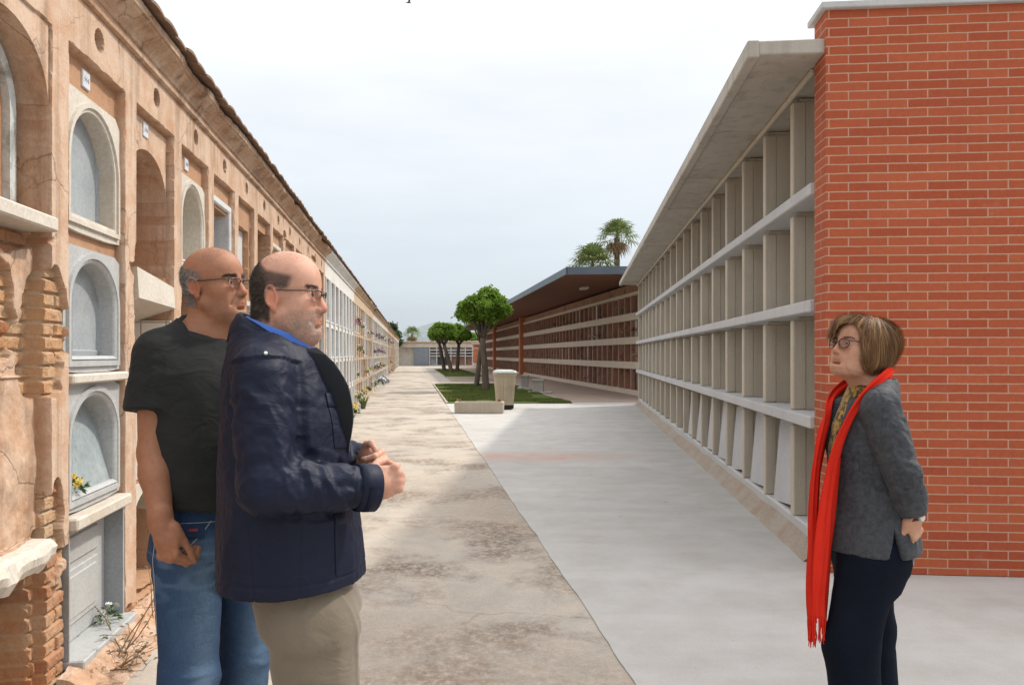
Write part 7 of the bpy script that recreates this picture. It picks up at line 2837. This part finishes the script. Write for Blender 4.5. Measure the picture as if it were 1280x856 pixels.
    HV2 = HV + HN * (gr * .012)[:, None] - HN * .004
    big = fbm(az * 4, HV[:, 2] * 9, 0 * az, 1.0, 3, 5.0)
    colr = np.array([[.095, .050, .025]]) * (1 - sstep(.45, .7, big))[:, None] + np.array([[.18, .10, .046]]) * sstep(.45, .7, big)[:, None]
    sh = np_mesh("hair", H.out(HV2 * hs), HF, M_HAIR, ro, smooth=True, attrs={"tint": colr})
    # combed strands that follow the shell
    n = 20000
    Pp, Nn, iv = scatter(HV, HF, HN, sstep(-.09, -.05, HV[:, 2]), n, rs)
    crown = np.array([-.045, -.012, .135])
    pts = []
    p = Pp.copy()
    lift = (.0005 + .008 * rs.rand(n) ** 2.5)
    d_prev = None
    wav = rs.rand(n) * 6.28
    eps = .002
    seg = 7
    for k in range(seg + 1):
        gx = hair_f(p[:, 0] + eps, p[:, 1], p[:, 2]) - hair_f(p[:, 0] - eps, p[:, 1], p[:, 2])
        gy = hair_f(p[:, 0], p[:, 1] + eps, p[:, 2]) - hair_f(p[:, 0], p[:, 1] - eps, p[:, 2])
        gz = hair_f(p[:, 0], p[:, 1], p[:, 2] + eps) - hair_f(p[:, 0], p[:, 1], p[:, 2] - eps)
        g = np.stack([gx, gy, gz], 1); g /= np.linalg.norm(g, axis=1)[:, None] + 1e-9
        tip_ = sstep(-.035, -.062, p[:, 2]) * (k > 0)
        p = p - g * ((hair_f(p[:, 0], p[:, 1], p[:, 2]) - lift - .002 * k * (lift > .004)) * (1 - .85 * tip_))[:, None]
        pts.append(p.copy())
        flow = p - crown
        flow = flow / (np.linalg.norm(flow, axis=1)[:, None]) + np.array([-.35, 0, -.75]) * np.clip(.1 - p[:, 2:3], 0, .15) / .10
        flow[:, 0] += -.22 * np.clip(p[:, 2] / .1, 0, 1)
        flow[:, 1] += .20 * np.sin(wav + k * .7) * .6
        flow -= g * (flow * g).sum(1)[:, None]
        flow /= np.linalg.norm(flow, axis=1)[:, None] + 1e-9
        p = p + (flow + np.array([.25, 0, -.3]) * tip_[:, None]) * .0105
    W = .00055
    VV = np.zeros((n, (seg + 1) * 2, 3))
    for k in range(seg + 1):
        a_ = pts[k]
        t_ = pts[min(k + 1, seg)] - pts[max(k - 1, 0)]
        sd = np.cross(t_, a_ - np.array([-.02, 0, .02])); sd /= np.linalg.norm(sd, axis=1)[:, None] + 1e-9
        w_ = W * (1 - .75 * (k / seg) ** 2)
        VV[:, 2 * k] = a_ - sd * w_; VV[:, 2 * k + 1] = a_ + sd * w_
    F_ = []
    base = (np.arange(n) * (seg + 1) * 2)[:, None]
    for k in range(seg):
        F_.append(base + np.array([[2 * k, 2 * k + 1, 2 * k + 3, 2 * k + 2]]))
    r1 = rs.rand(n, 1)
    hl = sstep(.48, .70, fbm(np.arctan2(Pp[:, 1], Pp[:, 0] + .02) * 5, Pp[:, 2] * 4, 0 * Pp[:, 0], 1.0, 2, 5.0))[:, None]
    r2 = rs.rand(n, 1)
    col = np.array([[.11, .053, .024]]) * (1 - r1) + np.array([[.21, .11, .048]]) * r1
    col = np.where(r2 < .08 + .6 * hl, np.array([[.39, .215, .085]]) * (.75 + .5 * rs.rand(n, 1)), col)
    np_mesh("hair_strands", H.out(VV.reshape(-1, 3) * hs), np.concatenate(F_), M_HAIR, sh, smooth=True, attrs={"tint": np.repeat(col, (seg + 1) * 2, 0)})

    # --- jacket
    jx = Vox(axis((-.27, .22, .0042)), axis((-.30, .30, .0042)), axis((.735, 1.40, .0042)))
    jx.add(f_loft([(.70, -.006, 0, .164, .202), (.80, -.008, 0, .154, .192), (.92, -.010, 0, .134, .164), (1.02, -.002, 0, .126, .152), (1.12, .006, 0, .128, .150), (1.20, .010, 0, .114, .144), (1.27, .008, 0, .092, .134),
                   (1.315, -.004, 0, .074, .108), (1.35, -.016, 0, .064, .078), (1.40, -.024, 0, .062, .066)], 2.2, caps=False), 0, pad=.05)
    ends = []
    for s in (1, -1):
        jx.add(f_cone((-.034, s * .052, 1.325), (.016, s * .145, 1.270), .046, .058), .045)
    for sh_, el, wr, s in ((shL, elL, wrL, 1), (shR, elR, wrR, -1)):
        a_, e_, w_ = np.array(sh_), np.array(el), np.array(wr)
        jx.add(f_cone(a_ + np.array([-.004, -s * .004, -.008]), e_, .061, .054), .016)
        d = (w_ - e_) / np.linalg.norm(w_ - e_)
        fin_ = e_ + (w_ - e_) * .82
        jx.add(f_cone(e_, fin_, .054, .046), .012)
        ends.append((e_ + (w_ - e_) * .62, d))
    a, X_, Y_, Z_ = jx.sl((-1, -1, 0), (1, 1, 2))
    jx.D = np.maximum(jx.D, (.752 + .020 * np.clip(-X_ / .15, 0, 1) * 0 - Z_ + 0 * Y_).astype(np.float32))
    jx.D = np.maximum(jx.D, (Z_ - (1.345 - .50 * (X_ + .05)) - 2.5 * np.maximum(np.abs(Y_) - .085, 0)).astype(np.float32) * .7)
    # side slits
    slit = np.abs(X_ + .012) - .026 * np.clip((.858 - Z_) / .10, 0, 1.2)
    jx.D = np.where((np.abs(Y_) > .06) & (Z_ < .858), np.maximum(jx.D, -slit.astype(np.float32)), jx.D)
    for c0, d in ends:
        far_ = np.sqrt((X_ - c0[0]) ** 2 + (Y_ - c0[1]) ** 2 + (Z_ - c0[2]) ** 2) < .10
        pl = ((X_ - c0[0]) * d[0] + (Y_ - c0[1]) * d[1] + (Z_ - c0[2]) * d[2]).astype(np.float32)
        beyond = far_ & ((X_ < -.115) if True else True)
        jx.add(f_cone(c0 + d * .012, c0 + d * .10, .039, .036), .002, sub=True)
    jx.add(f_cone((-.03, 0, 1.345), (.05, 0, 1.45), .058, .085), .006, sub=True)
    jx.add(f_cone((.10, 0, 1.00), (.14, 0, 1.36), .03, .075), .01, sub=True)

    def disp(V, N):
        d = np.zeros(len(V))
        for sh_, el, wr, o in ((shL, elL, wrL, 1.5), (shR, elR, wrR, 7.0)):
            d += sleeve_folds(V, sh_, el, .062, o, .0050, 30, .2, 1.0)
            d += sleeve_folds(V, el, wr, .056, o + 2, .0055, 46, -.05, .8)
        d += .0050 * ridged(V, 8, 8, 7, 3.0)
        d += .0028 * ridged(V, 18, 18, 14, 6.0)
        gv = lambda v, w=.003: np.exp(-(v / w) ** 2)
        d -= .0022 * gv(V[:, 0] - .045 + .25 * (V[:, 2] - 1.2) ** 2) * (V[:, 1] > .06) * (V[:, 2] > .9)
        d -= .0022 * gv(V[:, 2] - .905 - .06 * V[:, 0]) * (np.abs(V[:, 0]) < .12)
        return d
    jk, JV, JF = garment("jacket", jx, M_VELVET, ro, disp)
    # blouse between the scarf ends
    bx = Vox(axis((-.12, .20, .005)), axis((-.14, .14, .005)), axis((.80, 1.37, .005)))
    bx.add(f_loft([(.80, .005, 0, .128, .085), (.95, .005, 0, .122, .085), (1.1, .012, 0, .120, .085), (1.2, .010, 0, .108, .088), (1.28, -.002, 0, .086, .085), (1.34, -.012, 0, .066, .075)]), 0)
    garment("blouse", bx, M_BLOUSE, ro, lambda V, N: .004 * ridged(V, 9, 9, 5, 2.0))

    # --- trousers
    tx = Vox(axis((-.22, .24, .005)), axis((-.24, .24, .005)), axis((.03, .96, .006)))
    tx.add(f_loft([(.62, -.006, 0, .085, .130), (.69, -.012, 0, .112, .156), (.76, -.014, 0, .122, .162), (.83, -.010, 0, .116, .153), (.95, -.005, 0, .10, .13)]), .03)
    for s, kx, ky, ax in legs:
        tx.add(f_cone((-.006 + kx * .25, s * .080, .74), (kx * .85, ky, .42), .102, .084), .06)
        tx.add(f_cone((kx * .85, ky, .42), (kx * .85 - .035, ky * 1.02, .05), .084, .086), .03)
    td = lambda V, N: .005 * ridged(V, 7, 7, 3.0, 1.0) + .004 * ridged(V, 7, 7, 15, 4.0) * (np.exp(-((V[:, 2] - .66) / .07) ** 2) + np.exp(-((V[:, 2] - .40) / .08) ** 2))
    tr_, TV, TF = garment("trousers", tx, M_TROUSER, ro, td)
    from mathutils.bvhtree import BVHTree
    bvt = BVHTree.FromPolygons([Vector(p) for p in TV], [tuple(int(i) for i in f) for f in TF])
    # pale swirl stitched on the back pocket
    em = MB()
    for q in range(5):
        pts_ = []
        for t_ in np.linspace(0, 1, 16):
            a_ = t_ * 4.4 + q * .9
            rr = .014 + .016 * t_ + .003 * q
            y_, z_ = .085 + rr * math.cos(a_) * .9, .735 + rr * math.sin(a_) * .75
            d_ = Vector((-.75, .66, 0)).normalized()
            c_ = Vector((-.08, .085, z_)) + Vector((.66, .75, 0)) * (y_ - .085)
            h_ = bvt.ray_cast(c_ + d_ * .4, -d_)
            if h_[0] is not None:
                pts_.append(h_[0] + d_ * .0015)
        if len(pts_) > 3:
            em.tube(pts_, .0011, 4)
    em.build("pocket_embroidery", M_STITCH, tr_)
    shoes(ro, [(legs[0][1] * .85 - .02, .095), (legs[1][1] * .85 - .02, -.09)], M_BLACKSHOE, .9)

    # --- scarf: one long ribbon from the far end, round the nape, down to the near end
    nodes = [  # centre, width direction, half width
        ((.208, .034, .47), (.55, .83, 0), .036), ((.210, .026, .56), (.55, .83, 0), .037), ((.206, .016, .70), (.55, .83, 0), .038), ((.198, .006, .84), (.55, .83, 0), .038), ((.186, -.004, .98), (.5, .86, 0), .039),
        ((.166, -.018, 1.10), (.45, .88, .1), .040), ((.130, -.044, 1.20), (.40, .85, .3), .042), ((.075, -.080, 1.285), (.45, -.30, .84), .044), ((.010, -.092, 1.335), (.40, -.40, .82), .045), ((-.055, -.066, 1.365), (.1, -.3, .95), .045),
        ((-.083, 0, 1.378), (-.25, 0, .97), .044), ((-.060, .064, 1.368), (.05, .35, .93), .046), ((-.005, .096, 1.338), (.30, .52, .80), .048), ((.052, .100, 1.288), (.52, .62, .58), .050), ((.098, .088, 1.215), (.62, .74, .25), .051),
        ((.140, .076, 1.12), (.64, .77, .05), .051), ((.160, .072, 1.00), (.64, .77, 0), .050), ((.172, .072, .88), (.64, .77, 0), .049), ((.186, .074, .74), (.64, .77, 0), .048), ((.199, .078, .60), (.64, .77, 0), .047), ((.204, .082, .50), (.64, .77, 0), .046)]
    Cn = np.array([n_[0] for n_ in nodes]); Wn = np.array([n_[1] for n_ in nodes], float); Hn = np.array([n_[2] for n_ in nodes])
    Wn[:8] *= 1.0
    # keep the width vector's sense continuous
    for q in range(1, len(Wn)):
        if Wn[q] @ Wn[q - 1] < 0:
            Wn[q] *= -1
    sl_ = np.concatenate([[0], np.cumsum(np.linalg.norm(np.diff(Cn, axis=0), axis=1))])
    tt = np.linspace(0, sl_[-1], 170)
    sm = lambda v: np.convolve(np.pad(np.interp(tt, sl_, v), 5, mode="edge"), np.ones(11) / 11, "valid")
    Cs = np.stack([sm(Cn[:, c]) for c in range(3)], 1); Ws = np.stack([sm(Wn[:, c]) for c in range(3)], 1); Hs = sm(Hn)
    Ts = np.gradient(Cs, axis=0); Ts /= np.linalg.norm(Ts, axis=1)[:, None]
    Ws -= Ts * (Ws * Ts).sum(1)[:, None]; Ws /= np.linalg.norm(Ws, axis=1)[:, None]
    Ns = np.cross(Ts, Ws)
    ctr = np.array([0.0, 0.0, 0]); outw = Cs - np.array([0, 0, 0]); outw[:, 2] = 0
    sc_ = MB()
    q0 = int(np.argmin(Cs[:, 0]))
    NSG = 1 if Ns[q0] @ outw[q0] > 0 else -1
    rows, ends_ = [], []
    nq = 19
    for q in range(len(tt)):
        k_ = tt[q]
        nrm_ = Ns[q] * NSG
        front_, back_ = [], []
        for m_ in range(nq):
            s_ = m_ / (nq - 1) * 2 - 1
            fold = .0085 * math.sin(s_ * 5.5 + k_ * 3.1) + .0045 * math.sin(s_ * 12 + k_ * 6.0) + .0030 * math.sin(s_ * 21 - k_ * 9)
            p_ = Cs[q] + Ws[q] * s_ * Hs[q] * (.93 + .07 * math.sin(k_ * 11)) + nrm_ * (fold - .012 * s_ * s_ + .006)
            front_.append(p_ + nrm_ * .0025); back_.append(p_ - nrm_ * .0025)
        rows.append([tuple(v) for v in front_] + [tuple(v) for v in back_[::-1]])
        if q in (0, len(tt) - 1):
            ends_.append(front_)
    sc_.loft(rows, True, True)
    fring = MB()
    r_ = random.Random(5)
    for last_t in ends_:
        for q in range(24):
            f_ = q / 23 * (nq - 1)
            i0 = min(int(f_), nq - 2)
            p_ = Vector(last_t[i0]).lerp(Vector(last_t[i0 + 1]), f_ - i0)
            ln = .070 + .03 * r_.random()
            P_ = [p_ + Vector((0, 0, .004))]
            for s_ in range(3):
                P_.append(P_[-1] + Vector((r_.uniform(-.004, .004), r_.uniform(-.005, .005), -ln / 3)))
            fring.tube(P_, [.0026, .0022, .0024, .0015], 5)
    sco = sc_.build("scarf", M_RED, ro, smooth=True)
    fring.build("fringe", M_RED, sco)
    # --- wristwatch
    wL, eL = np.array(wrL), np.array(elL)
    d = (wL - eL) / np.linalg.norm(wL - eL)
    c0 = Vector(wL + d * .004)
    up = Vector(d)
    sx_ = up.cross(Vector((0, 0, 1))).normalized(); sy_ = up.cross(sx_)
    wm = MB()
    loops = []
    for (t_, r__) in ((-.007, .0275), (-.007, .0300), (.007, .0300), (.007, .0275)):
        loops.append([tuple(c0 + up * t_ + (sx_ * math.cos(a_) + sy_ * math.sin(a_) * 1.0) * r__) for a_ in np.linspace(0, 2 * math.pi, 25)[:-1]])
    wm.loft(loops)
    wo = wm.build("watch_strap", mottled("dark_strap", (.06, .02, .018), (.08, .03, .022), 20, 80, .1, .001, rough=.5), ro, smooth=False)
    fd = Vector((-.45, .89, .1)); fd -= up * fd.dot(up); fd.normalize()
    wf = MB(); wf.tube([c0 + fd * .027, c0 + fd * .0345, c0 + fd * .036], [.0135, .0135, .011], 20)
    wf.build("watch_face", M_STEEL, wo)
    return ro


WOMAN = woman()
